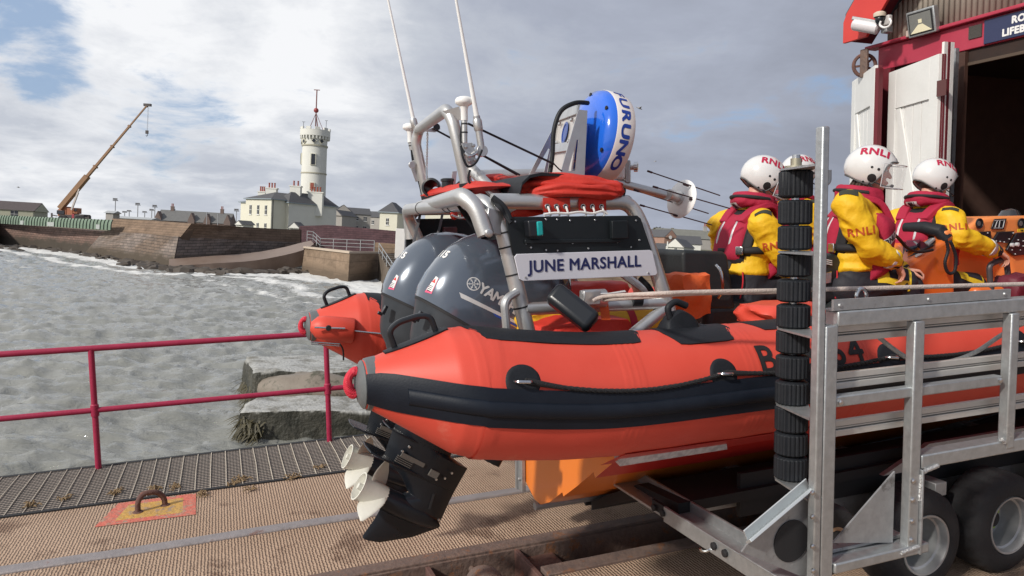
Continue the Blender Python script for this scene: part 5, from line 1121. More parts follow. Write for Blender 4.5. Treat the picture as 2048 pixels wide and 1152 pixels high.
    # latch and hanger
    mb = MB(); mb.box(q(.385, -.13, .90), (.02, .03, .055), Matrix((EA, EV, EB)).transposed()); mb.box(q(.40, -.13, .87), (.03, .02, .02), Matrix((EA, EV, EB)).transposed()); mb.build('cowl_latch', BLKP, e, smooth=20, bevel=.003)
    mb = MB(); mb.tube(spline([q(-.05, -.0, 1.46), q(-.06, .04, 1.475), q(-.1, .08, 1.47)], 4), .009, 6); mb.build('lifting_strap', BLK, e)
    mb = MB(); mb.loft([secq(ov(z, -.46, -.2, .10, 4)) for z in (.42, .5, .62, .78)]); mb.bar(q(-.40, -.14, .55), q(-.40, .14, .55), .06, .06); mb.build('clamp_bracket', LEG, e, smooth=35, bevel=.004)
    return e
outboard(3.74, 'nearer grey outboard engine', 0); outboard(4.47, 'farther grey outboard engine', .03, 28)
# ---------------------------------------------------------------- aluminium frame
SAD = 0.038
fr1 = MB()
def N_(px, py, v): return onv(px, py, v)
near_leg = bend([(1.53, 3.15, 1.52), (1.395, 3.20, 2.02), (1.335, 3.22, 2.20), (1.40, 3.23, 2.215)], [.1, .06])
# near side loop: stern leg, top rail, bow leg
loop = bend([N_(1056, 668, 3.18), N_(1003, 445, 3.22), N_(972, 400, 3.24), N_(1045, 404, 3.24), N_(1240, 406, 3.24), N_(1292, 418, 3.24), N_(1340, 612, 3.18), N_(1352, 655, 3.16)], [.25, .1, .02, .02, .14, .06])
FRM = boat
mb = MB()
def legp(px, py, v): return onv(px, py, v)
stern = bend([legp(1058, 668, 3.18), legp(1024, 530, 3.2), legp(1004, 452, 3.22), legp(980, 405, 3.25), legp(905, 415, 3.75), legp(826, 424, 5.0), legp(826, 520, 5.02)], [.1, .25, .10, .1, .1])
fu = onv(826, 430, 5.0)
A_ = onv(1056, 668, 3.18); B_ = onv(1003, 450, 3.22)
topw = 2.20
hoop1 = bend([A_, B_, Vector((1.30, 3.25, topw)), Vector((1.34, 4.99, topw)), Vector((1.46, 5.02, 1.95)), Vector((1.62, 5.06, 1.45))], [.3, .12, .12, .2])
mb.tube(hoop1, .0385, 14); mb.build('hoop', ALU, FRM)
C_2 = onv(1335, 612, 3.18); C_3 = onv(1283, 440, 3.22)
mb = MB(); mb.tube(bend([Vector((1.335, 3.24, topw - .0)), Vector((2.06, 3.24, topw - .005)), C_3 + Vector((.0, 0, -.02)), C_2, C_2 + (C_2 - C_3).normalized() * .3], [.1, .1, .1]), .0375, 14)
mb.tube(bend([Vector((2.06, 3.26, topw - .005)), Vector((2.10, 4.98, topw)), Vector((2.18, 5.0, 1.95)), Vector((2.36, 5.06, 1.45))], [.12, .2]), .036, 14)
mb.tube([Vector((1.34, 4.99, topw)), Vector((2.10, 4.98, topw))], .0375, 14); mb.build('cage', ALU, FRM)
# aft protecting hoop
mb = MB(); mb.tube(bend([onv(972, 470, 3.17), onv(953, 415, 3.2), onv(925, 392, 3.25), onv(838, 415, 5.02), onv(818, 432, 5.07), onv(822, 478, 5.07)], [.2, .16, .12, .1]), .041, 14); mb.build('aft_hoop', ALU, FRM)
mb = MB(); c_ = onv(972, 466, 3.17); mb.lathe(c_ + Vector((0, -.03, 0)), (0, -1, 0), [(.02, 0), (.02, .016), (.012, .02)], 12); mb.bar(c_ + Vector((0, 0, .06)), c_ + Vector((.09, .03, .04)), .02, .11); mb.build('bracket', ALUP, FRM, bevel=.004)
# side braces and grab bars near
mb = MB(); mb.tube([onv(1050, 618, 3.18), onv(1340, 605, 3.18)], .031, 12); mb.tube([onv(1335, 612, 3.18), onv(1240, 690, 3.12)], .031, 12); mb.build('side_brace', ALU, FRM)
mb = MB(); mb.tube(bend([onv(1034, 584, 3.16), onv(1008, 600, 3.14), onv(1014, 665, 3.14)], .1), .02, 10); mb.build('side_brace', ALU, FRM)
mb = MB(); mb.tube([onv(1330, 610, 3.2), onv(1180, 500, 4.2)], .022, 10); mb.tube([Vector((1.62, 5.0, 1.6)), Vector((2.3, 5.0, 1.6))], .03, 12); mb.tube([onv(1296, 655, 4.6), onv(1262, 540, 4.6)], .03, 10); mb.tube([onv(1190, 640, 4.6), onv(1128, 520, 4.6)], .026, 10); mb.build('inner_brace', ALU, FRM)
mb = MB()
for f in (.25, .55, .8, .93): p = A_.lerp(B_, f); t_ = (B_ - A_).normalized(); mb.lathe(p - t_ * .004, t_, [(.0405, 0), (.0405, .008)], 16)
for f in (.30, .36, .72): p = Vector((1.30 + .04 * f, 3.25 + 1.74 * f, topw)); mb.lathe(p, (0, 1, 0), [(.041, 0), (.041, .008)], 16)
mb.build('cable_tie', BLKM, FRM)
mb = MB(); mb.tube(spline([onv(985, 395, 3.2), onv(1002, 408, 3.18), onv(1014, 425, 3.17), onv(1020, 440, 3.16)], 5), .014, 8); mb.tube(spline([onv(985, 400, 3.22), onv(1000, 415, 3.17), onv(1010, 430, 3.17), onv(1022, 446, 3.15)], 5), .010, 8)
mb.tube(spline([onv(1262, 430, 3.3), onv(1250, 410, 3.3), onv(1230, 405, 3.35)], 5), .01, 8); mb.build('cable', BLK, FRM)
# black strap tied from the hoop to the cowl
mb = MB()
def ribbon(pts_, w_, side=(0, 0, 1), th=.002):
    sp = spline(pts_, 5); sd_ = Vector(side).normalized(); mb_ = []; secs = [[p - sd_ * w_ / 2, p + sd_ * w_ / 2, p + sd_ * w_ / 2 + Vector((0, th, th)), p - sd_ * w_ / 2 + Vector((0, th, th))] for p in sp]; mb.loft(secs)
ribbon([onv(906, 392, 3.6), onv(912, 400, 3.55), onv(938, 440, 3.5), onv(962, 474, 3.5)], .028, (1, 0, .6)); ribbon([onv(962, 474, 3.5), onv(980, 476, 3.5), onv(1003, 472, 3.25)], .02, (0, 0, 1))
mb.build('tie_strap', BLK, FRM, smooth=60)
mb = MB(); ribbon([onv(844, 408, 4.9), onv(838, 440, 4.85), onv(827, 490, 4.6), onv(832, 495, 4.5)], .02, (1, 0, .2)); ribbon([onv(885, 428, 4.7), onv(878, 460, 4.6), onv(865, 490, 4.5)], .018, (1, 0, .2)); ribbon([onv(827, 494, 4.5), onv(845, 496, 4.5), onv(868, 490, 4.5)], .022, (0, 0, 1)); mb.build('tie_strap', mat('grey_strap', (.09, .09, .10), .7), FRM, smooth=60)
# antenna arch
mb = MB(); arch = bend([onv(936, 384, 3.72), onv(917, 290, 3.72), onv(905, 240, 3.74), onv(893, 219, 3.78), onv(838, 259, 4.75), onv(831, 285, 4.78), onv(857, 404, 4.78)], [.15, .12, .06, .06, .08]); mb.tube(arch, .033, 14); ar = mb.build('antenna_arch', ALU, FRM)
mb = MB(); a0, a1 = onv(936, 384, 3.72), onv(933, 366, 3.72); mb.cyl(a0, a1, .042, 14); b0_, b1_ = onv(857, 404, 4.78), onv(854, 390, 4.78); mb.cyl(b0_, b1_, .042, 14); mb.build('arch_sleeve', BLK, FRM)
mb = MB(); mb.tube([onv(940, 335, 3.72), onv(1012, 410, 3.4)], .03, 12); mb.build('arch_strut', ALU, FRM)
mb = MB(); mb.prism([onv(886, 222, 3.74), onv(918, 213, 3.70), onv(926, 240, 3.70), onv(910, 240, 3.72)], (0, .006, 0)); mb.prism([onv(850, 262, 4.4), onv(878, 250, 4.4), onv(881, 258, 4.4), onv(872, 264, 4.4)], (0, .02, 0)); mb.build('arch_plate', ALUP, FRM, smooth=0)
mb = MB(); c_ = onv(873, 254, 4.38); mb.lathe(c_, (0, -1, 0), [(.02, 0), (.02, .01), (.008, .01)], 12); mb.build('arch_bolt', BLKP, FRM)
def gps(px, py, v, sc=1, foot=None):
    c_ = onv(px, py, v); mb = MB(); r = .046 * sc; mb.lathe(c_, (0, 0, -1), [(.001, -.022 * sc), (r * .55, -.019 * sc), (r * .88, -.012 * sc), (r, -.002 * sc), (r, .010 * sc), (r * .94, .016 * sc), (.022 * sc, .030 * sc), (.018 * sc, .045 * sc), (.018 * sc, .10 * sc), (.001, .10 * sc)], 28, cap=False); g_ = mb.build('gps_antenna', WHITE, FRM, smooth=40)
    mb = MB(); f_ = foot; mb.cyl(c_ - Vector((0, 0, .09 * sc)), f_, .0155 * sc, 12); mb.build('mast', ALU, g_)
    mb = MB()
    for k in (.25, .6): p = (c_ - Vector((0, 0, .09 * sc))).lerp(f_, k); mb.lathe(p, (0, 0, 1), [(.0175 * sc, 0), (.0175 * sc, .007)], 12)
    mb.build('cable_tie', BLKM, g_)
gps(928, 201, 3.66, 1, onv(929, 286, 3.66)); gps(820, 253, 4.86, 1.05, onv(824, 300, 4.86))
def whip(px0, py0, px1, py1, v, v1, ferr):
    a = onv(px0, py0, v); b = onv(px1, py1, v1); b = a + (b - a) * 1.25; mb = MB(); mb.tube([a, a.lerp(b, .12), a.lerp(b, .5), b], [.0135, .0115, .0085, .006], 10); w_ = mb.build('whip_antenna', WHITE, FRM)
    c_ = onv(*ferr, v); mb = MB(); mb.cyl(c_, a, .018, 12); d = (a - c_); mb.lathe(c_.lerp(a, .55), d, [(.02, 0), (.024, .01), (.024, .05), (.02, .06)], 14); mb.build('ferrule', ALU, w_)
    return c_
c_ = whip(953, 232, 912, 0, 3.62, 3.62, (963, 298)); c_2 = whip(829, 250, 776, 0, 4.8, 4.85, (832, 262))
mb = MB(); mb.lathe(c_ + Vector((0, -.015, -.01)), (0, 1, 0), [(.03, 0), (.03, .03)], 16); q0 = onv(923, 285, 3.66)
mb.prism([onv(923, 287, 3.62), onv(945, 285, 3.62), onv(950, 300, 3.62), onv(951, 316, 3.62), onv(955, 325, 3.62), onv(945, 330, 3.62), onv(935, 328, 3.62), onv(931, 308, 3.62)], (0, .008, 0)); mb.cyl(onv(943, 310, 3.62), c_, .012, 8)
mb.build('hinge_plate', ALUP, FRM, smooth=20, bevel=.002); mb = MB()
for px, py in ((932, 294), (947, 291), (939, 322), (951, 320)): mb.lathe(onv(px, py, 3.615), (0, -1, 0), [(.009, 0), (.009, .006), (.005, .008)], 8)
mb.tube(spline([onv(930, 306, 3.6), onv(938, 312, 3.59), onv(950, 308, 3.59), onv(953, 303, 3.6)], 4), .008, 6); mb.build('hinge_bolt', CHROME, FRM)
mb = MB(); mb.tube(spline([onv(922, 292, 3.6), onv(926, 315, 3.58), onv(936, 333, 3.58), onv(952, 325, 3.58), onv(964, 300, 3.58)], 5), .006, 6); mb.tube(spline([onv(925, 240, 3.66), onv(921, 280, 3.66), onv(930, 310, 3.6)], 5), .005, 6)
mb.tube(spline([onv(940, 340, 3.62), onv(937, 360, 3.62), onv(950, 378, 3.62)], 5), .006, 6); mb.tube(spline([onv(822, 270, 4.86), onv(826, 320, 4.86), onv(840, 370, 4.86), onv(845, 395, 4.8)], 5), .009, 6); mb.build('antenna_cable', BLK, FRM)
mb = MB(); mb.prism([onv(818, 325, 4.8), onv(832, 318, 4.8), onv(842, 360, 4.8), onv(832, 364, 4.8)], (0, .01, 0)); mb.lathe(onv(823, 330, 4.78), (0, -1, 0), [(.022, 0), (.022, .02)], 12); mb.build('hinge_plate', ALUP, FRM, bevel=.002)
# chain
mb = MB(); p0, p1 = onv(855, 266, 4.55), onv(853, 335, 4.55)
for k in range(20):
    c_ = p0.lerp(p1, k / 20); ax = Vector((1, 0, 0)) if k % 2 else Vector((0, 1, 0)); mb.tube([c_ + (ax * math.cos(a) * .006 + Vector((0, 0, 1)) * math.sin(a) * .011) for a in [2 * PI * j / 8 for j in range(8)]], .0022, 4, closed=True)
mb.cyl(p1, p1 - Vector((0, 0, .14)), .006, 6); mb.build('chain', STEEL, FRM)
# lamps behind the hoop: horn ring, stern light
mb = MB(); c_ = onv(866, 377, 4.4); mb.lathe(c_, (-.5, -.85, .1), [(.052, 0), (.058, .01), (.058, .05), (.045, .055), (.04, .02), (.02, -.06)], 20, cap=False); mb.build('horn', BLKP, FRM)
mb = MB(); c_ = onv(895, 372, 4.2); mb.lathe(c_ - Vector((0, 0, .045)), (0, 0, 1), [(.045, 0), (.045, .012), (.034, .014), (.034, .07), (.04, .072), (.04, .085), (.03, .09)], 18); sl_ = mb.build('stern_light', BLKP, FRM)
mb = MB(); mb.prism([onv(898, 400, 4.2), onv(908, 400, 4.2), onv(914, 342, 4.2), onv(905, 343, 4.2)], (0, .01, 0)); mb.bar(onv(880, 400, 4.3), onv(900, 370, 4.25), .03, .01); mb.build('light_bracket', ALUP, sl_)
mb = MB(); mb.tube(spline([onv(870, 400, 4.3), onv(885, 392, 4.2), onv(905, 380, 4.2), onv(925, 362, 4.2), onv(935, 360, 4.2)], 5), .014, 8); mb.build('cable', BLK, FRM)
# ---- side panels, name board, lights
BOARD = mat('black_board', (.008, .011, .013), .3, 0, (.012, .015, .018), 4, .5, spec=.35)
vp = 3.165
def poly_v(pxs, v, th): mb = MB(); mb.prism([onv(x, y, v) for x, y in pxs], (0, th, 0)); return mb
pb = poly_v([(1013, 438), (1017, 434), (1275, 431), (1282, 437), (1304, 501), (1026, 511)], vp, .02).build('side_board', BOARD, FRM, smooth=20, bevel=.003)
nb = poly_v([(1029, 514), (1034, 508), (1300, 500), (1305, 503), (1315, 546), (1311, 551), (1046, 562), (1039, 558)], vp - .012, .008).build('name_board', mat('board_white', (.60, .60, .66), .35), FRM, smooth=20, bevel=.002)
o_ = onv(1173, 528.5, vp - .0135); tx = (onv(1300, 522, vp) - onv(1050, 535, vp)); 
flat_decal('lettering', text_mesh('JUNE MARSHALL', .077, bold=.0018, spacing=1.06), mat('navy', (.012, .018, .09), .4), nb, o_, Vector((tx.x, 0, tx.z)), (.0, 0, 1), .001)
mb = MB()
for px, py in ((1051, 555), (1296, 546)): mb.lathe(onv(px, py, vp - .013), (0, -1, 0), [(.006, 0), (.005, .003)], 8)
mb.build('screw', CHROME, nb)
mb = MB()
for px, py in ((1030, 443), (1092, 439), (1114, 439), (1140, 441), (1190, 440), (1272, 441), (1052, 487), (1062, 495), (1092, 500), (1115, 501), (1145, 486), (1177, 497), (1235, 484), (1262, 494), (1279, 480)): mb.lathe(onv(px, py, vp - .002), (0, -1, 0), [(.0055, 0), (.004, .003)], 8)
mb.build('screw', CHROME, pb)
mb = poly_v([(1050, 479), (1240, 477), (1241, 485), (1050, 488)], vp - .012, .012); mb.prism([onv(x, y, vp - .03) for x, y in ((1224, 441), (1256, 441), (1258, 477), (1225, 478))], (0, .03, 0)); mb.build('cable_tray', BOARD, pb, bevel=.004)
mb = poly_v([(1056, 441), (1084, 440), (1089, 473), (1060, 475)], vp - .06, .06); nl = mb.build('navigation_light', BLKP, pb, bevel=.008, seg=3)
mb = poly_v([(1074, 443), (1086, 442), (1088, 471), (1076, 472)], vp - .068, .03); mb.build('green_lens', mat('green_lens', (.0, .32, .32), .15, coat=.6), pb, bevel=.006)
mb = MB(); mb.b2((1.36, 5.07, 1.93), (2.06, 5.09, 2.14)); fb2 = mb.build('side_board', BOARD, FRM, bevel=.003); fb2['label'] = 'far black side board seen from inside'
mb = MB(); mb.b2((1.62, 5.02, 1.95), (1.72, 5.07, 2.08)); mb.build('navigation_light', mat('red_lens', (.10, .03, .035), .3), fb2, bevel=.008)
# ---- longitudinal tube, red folded canopy
mb = MB(); mb.tube([onv(962, 352, 4.6), onv(1130, 348, 4.6), onv(1255, 362, 4.55)], .040, 14); mb.build('canopy_bar', ALU, FRM)
CANV = mat('red_canvas', (.50, .022, .014), .65, 0, (.50, .03, .016), 5, .5, bump=.25, bs=70)
mb = MB(); secs = []; n = 44; m = 26
u0_, u1_ = 1.33, 2.12
for i in range(n + 1):
    f = i / n; u = u0_ + (u1_ - u0_) * f; row = []
    env = min(1, f / .25) ** .6 * min(1, (1 - f) / .04 + .35)
    for k in range(m):
        a = 2 * PI * k / m; v = 3.98 + .62 * math.cos(a); hh = (.055 if math.sin(a) > 0 else .03) * math.sin(a); bump_ = .030 * noise.noise(Vector((u * 9, k * .5, 2))) + .018 * abs(noise.noise(Vector((u * 4 + k * .35, k * .9, 5))))
        row.append(Vector((u, v, 2.275 + hh * env + bump_)))
    secs.append(row)
mb.loft(secs); cv = mb.build('folded_canopy', CANV, FRM, smooth=60, sub=1)
# front roll of the canopy with deep folds
def fold(path, r, seed, name='canopy_fold', flat=.55):
    sp = spline(path, 8); secs = []
    for i, p in enumerate(sp):
        t = (sp[min(i + 1, len(sp) - 1)] - sp[max(i - 1, 0)]).normalized(); y = Vector((0, 0, 1)); x = t.cross(y).normalized(); e = min(1, i / 4, (len(sp) - 1 - i) / 4) * .6 + .4; row = []
        for k in range(22):
            a = 2 * PI * k / 22; rr = r * 1.0 * e * (1 + .30 * noise.noise(Vector((i * .16, math.cos(a) * 1.6, math.sin(a) * 1.6 + seed))) - .34 * max(0, 1 - 5 * abs(noise.noise(Vector((i * .07 + seed, math.cos(a) * 2.2 + i * .02, math.sin(a) * 2.2)))))) ; row.append(p + x * math.cos(a) * rr + y * math.sin(a) * rr * flat)
        secs.append(row)
    mb = MB(); mb.loft(secs); return mb.build(name, CANV, FRM, smooth=60, sub=1)
fold([onv(1040, 376, 3.4), onv(1080, 366, 3.3), onv(1150, 368, 3.24), onv(1210, 374, 3.22), onv(1245, 384, 3.22)], .062, 1, flat=.75); fold([onv(1040, 385, 3.45), onv(1100, 388, 3.35), onv(1180, 388, 3.28), onv(1240, 392, 3.26)], .06, 5); fold([onv(1050, 392, 3.3), onv(1120, 380, 3.20), onv(1200, 383, 3.18), onv(1236, 388, 3.2)], .048, 9, flat=.75)
fold([onv(960, 365, 3.9), onv(1000, 362, 3.8), onv(1048, 366, 3.6)], .07, 3)
mb = MB(); secs = []
for i, (px, py) in enumerate([(1040, 384), (1045, 364), (1060, 350), (1083, 345), (1118, 347), (1152, 352), (1200, 362), (1240, 370), (1252, 377), (1249, 390)]):
    p = onv(px, py, 3.22); secs.append([p, p + Vector((0, .6, .0)), p + Vector((0, .6, -.012)), p + Vector((0, 0, -.014))])
mb.loft(secs); mb.build('canopy_lining', BLK, FRM, smooth=50)
def laced(px0, px1, v=3.2):
    mb = MB(); secs = []
    for px in [px0 + (px1 - px0) * k / 6 for k in range(7)]:
        secs.append([onv(px, 393, v + .05), onv(px, 396, v), onv(px, 405, v - .006), onv(px, 415, v - .004), onv(px + 1, 425, v), onv(px + 1, 425, v + .01), onv(px, 405, v + .07)])
    mb.loft(secs); lp = mb.build('canopy_flap', CANV, FRM, smooth=50)
    for k in range(3):
        c_ = onv(px0 + (px1 - px0) * (k + .5) / 3, 413, v - .008); mb = MB(); mb.tube([c_ + Vector((math.cos(a) * .011, 0, math.sin(a) * .011)) for a in [2 * PI * j / 14 for j in range(14)]], .0035, 6, closed=True); mb.build('grommet', STEEL, lp)
        mb = MB(); mb.lathe(c_, (0, -1, 0), [(.010, -.002), (.010, .001)], 12); mb.build('hole', BLKM, lp)
        mb = MB(); mb.tube(spline([c_ + Vector((0, -.004, 0)), c_ + Vector((.004, -.012, -.02)), c_ + Vector((.012, -.006, -.045)), c_ + Vector((-.02, 0, -.05))], 4), .005, 6); mb.build('lacing', WHITE, lp)
laced(1086, 1140); laced(1157, 1212)
mb = MB(); mb.tube(spline([onv(x, y, 3.18) for x, y in ((1088, 429), (1110, 426), (1135, 427), (1160, 424), (1185, 427), (1205, 422), (1215, 428))], 5), .006, 6)
mb.tube(spline([onv(x, y, 4.9) for x, y in ((903, 430), (920, 436), (940, 434), (965, 438), (985, 436))], 5), .007, 6); mb.build('lacing', WHITE, FRM)
mb = MB()
for px in (908, 930, 948, 962): mb.ball(onv(px, 430, 4.95), (.03, .03, .035), 10)
mb.build('canopy_toggle', CANV, FRM)
fold([onv(1025, 440, 3.7), onv(1045, 425, 3.6), onv(1085, 425, 3.5)], .05, 14)
# ---- radar on its bracket
RB = mat('radar_blue', (.012, .12, .62), .12, 0, (.015, .13, .66), 2, .5, coat=.7)
fwS = SLI.to_3x3() @ fw; rtS = SLI.to_3x3() @ crt; upS = SLI.to_3x3() @ cup
nrm = (-fwS * .40 - rtS * .92 + upS * .12).normalized()       # blue face looks along this
rc = onv(1178, 271, 3.95); R_ = .275
mb = MB(); mb.lathe(rc, nrm, [(.001, .045), (R_ * .6, .043), (R_ * .80, .030), (R_ * .95, 0), (R_ * .985, -.03)], 56, cap=False); rd = mb.build('radar_scanner', RB, FRM, smooth=50)
mb = MB(); mb.lathe(rc, nrm, [(R_ * .985, -.028), (R_, -.035), (R_, -.125), (R_ * .965, -.15), (R_ * .8, -.165), (R_ * .4, -.175), (.001, -.177)], 56, cap=False); rim = mb.build('radome_cover', mat('radome_white', (.70, .66, .64), .3), rd, smooth=40)
rb_ = bvh_of([rim])
# lettering goes round the rim
majo = (upS - nrm * upS.dot(nrm)).normalized(); mino = nrm.cross(majo); mino = mino if mino.dot(rtS) > 0 else -mino
if (mino.dot(-fwS) < 0): mino = -mino
for i, ch in enumerate('FURUNO'):
    a = math.radians(49 - i * 19.5 + 7); pos = rc + (mino * math.cos(a) + majo * math.sin(a)) * R_ - nrm * .080; outw = (mino * math.cos(a) + majo * math.sin(a)); tang = (mino * math.sin(a) - majo * math.cos(a))
    y_ = outw.cross(tang)
    ym = nrm if (tang.cross(nrm)).dot(outw) > 0 else -nrm
    me = text_mesh(ch, .10, bold=.0042, cut=.02); 
    for v in me.vertices: v.co.x *= 1.25; v.co.y *= .78
    wrap_decal('lettering', me, mat('logo_blue', (.01, .045, .30), .35), rd, rb_, pos, tang, ym, .0015, reach=.2)
mb = MB()
for k in range(6): a = 2 * PI * k / 6 + .5; p = rc + (mino * math.cos(a) + majo * math.sin(a)) * R_ * .87 + nrm * .018; mb.lathe(p, nrm, [(.012, 0), (.012, .006), (.006, .006)], 10)
mb.build('bolt', BLKM, rd)
mb = MB(); mb.box(rc + nrm * .05 - majo * .06, (.14, .20, .02), Matrix((mino, majo, nrm)).transposed()); mb.build('radar_boss', RB, rd, bevel=.02, seg=3)
# bracket plates
def plate(pxs, v, name='bracket_plate', th=.008, par=None, mt=None): return poly_v(pxs, v, th).build(name, mt or ALUP, par or FRM, smooth=0, bevel=.0015)
rbk = thing('radar_bracket', None, None, tuple(onv(1150, 350, 3.8))); rbk.parent = boat; rbk.matrix_parent_inverse = WM[boat.name].inverted()
mb = MB(); mb.add([onv(x, y, 3.74) for x, y in ((1122, 353), (1157, 218), (1175, 222), (1168, 354))], []); 
def tri_plate(v, out, holes):
    """closed outline with one triangular opening cut as a bridge"""
    mb = MB(); P_ = [onv(x, y, v) for x, y in out]; H_ = [onv(x, y, v) for x, y in holes]; bm_ = bmesh.new()
    from mathutils.geometry import tessellate_polygon
    tri = tessellate_polygon([[Vector((p.x, p.z, 0)) for p in P_], [Vector((p.x, p.z, 0)) for p in H_]]); allp = P_ + H_
    th = Vector((0, .007, 0)); n = len(allp); fs = [tuple(t) for t in tri] + [tuple(x + n for x in t[::-1]) for t in tri]
    mb.add(allp + [p + th for p in allp], fs)
    for lo_, k in ((0, len(P_)), (len(P_), len(H_))):
        b_ = len(mb.v); ring = [lo_ + i for i in range(k)]
        mb.f += [(ring[i], ring[(i + 1) % k], ring[(i + 1) % k] + n, ring[i] + n) for i in range(k)]; mb.mi += [0] * k
    return mb
tri_plate(3.72, [(1119, 354), (1157, 219), (1175, 221), (1169, 354)], [(1136, 342), (1154, 279), (1157, 280), (1151, 342)]).build('bracket_plate', ALUP, rbk, smooth=0)
tri_plate(4.35, [(1058, 350), (1103, 262), (1112, 262), (1100, 350)], [(1070, 344), (1097, 296), (1099, 298), (1088, 344)]).build('bracket_plate', ALUP, rbk, smooth=0)
mb = MB(); a = [onv(1119, 235, 4.2), onv(1160, 219, 3.74), onv(1142, 345, 3.74), onv(1102, 345, 4.2)]; nn = (a[1] - a[0]).cross(a[3] - a[0]).normalized() * .008
mb.prism(a, nn); bp_ = mb.build('back_plate', mat('plate_pale', (.62, .60, .57), .4, .4), rbk, smooth=0, bevel=.002)
mb = MB(); mid = (a[0] + a[1] + a[2] + a[3]) / 4; ex = (a[1] - a[0]).normalized(); ey = (a[0] - a[3]).normalized(); f_ = nn.normalized() * (-1 if nn.dot(fwS) > 0 else 1); f_ = f_ if f_.dot(fwS) < 0 else -f_
c_ = mid + ey * .06; mb.lathe(c_ + f_ * .010, f_, [(.065, 0), (.065, .002), (.05, .003), (.05, -.002)], 24); mb.build('cable_hole', mat('hole_blue', (.01, .05, .28), .3), rbk)
mb = MB(); mb.bar(a[0] + f_ * .01, a[1] + f_ * .01, .05, .012, tuple(f_)); p_, q_ = a[3].lerp(a[0], .42), a[2].lerp(a[1], .42); mb.bar(p_ + f_ * .015, q_ + f_ * .015, .012, .05, tuple(ey)); mb.bar(a[3], a[0], .045, .012, tuple(ex)); mb.build('flange', ALUP, rbk, smooth=0)
mb = MB()
for s_, t_ in ((.2, .85), (.8, .85), (.2, .52), (.8, .5)): p = a[3].lerp(a[0], t_).lerp(a[2].lerp(a[1], t_), s_); mb.lathe(p + f_ * .008, f_, [(.012, 0), (.012, .012), (.007, .016)], 8)
mb.build('bolt', CHROME, rbk)
mb = MB(); mb.tube(spline([onv(1176, 206, 3.8), onv(1150, 206, 3.75), onv(1122, 222, 3.75), onv(1108, 260, 3.75), onv(1105, 310, 3.75), onv(1099, 352, 3.75)], 7), .013, 10); mb.build('radar_cable', BLK, rbk)
mb = MB(); mb.tube([onv(936, 247, 3.72), onv(1108, 328, 3.72)], .006, 6); mb.tube(spline([onv(1108, 328, 3.72), onv(1118, 338, 3.72), onv(1124, 342, 3.72)], 4), .004, 6); mb.tube([onv(868, 258, 4.4), onv(1040, 350, 4.3)], .006, 6); mb.tube([onv(966, 311, 3.68), onv(1034, 349, 3.8)], .006, 6); mb.build('stay_line', BLK, FRM)
# motor box behind the radar
mb = MB(); c_ = onv(1232, 335, 4.15); X_ = (rtS * .93 - fwS * .2).normalized(); Z_ = Vector((0, 0, 1)); Rm = Matrix((X_, Z_.cross(X_), Z_)).transposed(); mb.box(c_, (.12, .12, .16), Rm); gb = mb.build('gearbox', WHITE, FRM, bevel=.02, seg=3)
mb = MB(); mb.lathe(c_ + X_ * .05, X_, [(.045, 0), (.045, .02), (.02, .025), (.02, .06), (.032, .062), (.032, .085), (.02, .09)], 18); mb.build('knob', STEEL, gb); mb = MB(); mb.box(c_ + X_ * .075 + Z_ * -.03, (.03, .09, .14), Rm); mb.build('clamp_plate', GALV, gb, bevel=.004)
# direction finding antenna
a_ = onv(1253, 370, 4.1); b_ = onv(1340, 392, 4.0); ax = (b_ - a_).normalized()
mb = MB(); mb.tube([a_ - ax * .3, b_], .026, 14); da = mb.build('aerial_arm', ALU, FRM)
dc = onv(1363, 398, 4.0); dn = (-rtS * .80 - fwS * .52 + upS * .16).normalized(); Rd = .125
mb = MB(); mb.lathe(dc, dn, [(.001, .022), (Rd * .3, .022), (Rd * .55, .012), (Rd * .93, .008), (Rd, 0), (Rd * .93, -.010), (.001, -.012)], 44, cap=False); dd_ = mb.build('aerial_disc', WHITE, FRM, smooth=40)
mb = MB(); mb.lathe(dc + dn * .0, dn, [(.045, .0), (.045, .03), (.03, .035), (.03, .10), (.036, .10), (.036, .12)], 16); mb.build('aerial_hub', ALU, dd_)
rods = [((1295, 342), (1372, 370), (1440, 391)), ((1306, 373), (1384, 399), (1460, 417)), ((1268, 380), (1350, 400), (1417, 427)), ((1280, 410), (1352, 431), (1424, 450))]
for k, (l_, m_0, r_) in enumerate(rods):
    vv = (3.93, 3.90, 4.06, 4.0)[k]; mb = MB(); p = onv(*l_, vv); q_ = onv(*r_, vv); mb.tube([p, q_], .0038, 6); mb.cyl(p, p.lerp(q_, .06), .0065, 8); c_ = onv(*m_0, vv); d = (q_ - p).normalized(); mb.cyl(c_ - d * .02, c_ + d * .02, .0075, 8); mb.build('aerial_rod', mat('dark_rod', (.05, .03, .035), .4, .3), dd_)
# ---- stern: box shaped black bumper, cleats, bags
mb = MB(); p, q_ = onv(1112, 590, 3.05), onv(1180, 643, 2.93); d = (q_ - p); mb.bar(p - d * .12, q_ + d * .10, .085, .105, (0, .5, .86)); mb.build('black_fender_block', BLKP, FRM, bevel=.026, seg=4)
mb = MB(); mb.cyl(onv(1166, 598, 3.12), onv(1210, 596, 3.12), .045, 14); mb.box(onv(1180, 595, 3.1), (.09, .05, .07)); mb.build('strap_buckle', ALUP, FRM, bevel=.006)
mb = MB(); mb.tube(spline([onv(1163, 583, 3.1), onv(1200, 588, 3.08), onv(1251, 583, 3.08)], 4), .004, 5); secs = [[onv(x, y, 3.08), onv(x, y + 5, 3.08), onv(x, y + 5, 3.085), onv(x, y, 3.085)] for x, y in ((1163, 583), (1185, 587), (1210, 587), (1250, 580))]; mb.loft(secs); mb.build('strap_end', mat('pale_strap', (.6, .6, .6), .6), FRM)
mb = MB(); mb.cyl(onv(1261, 600, 3.17), onv(1280, 599, 3.17), .037, 14); mb.build('sleeve', BLK, FRM)
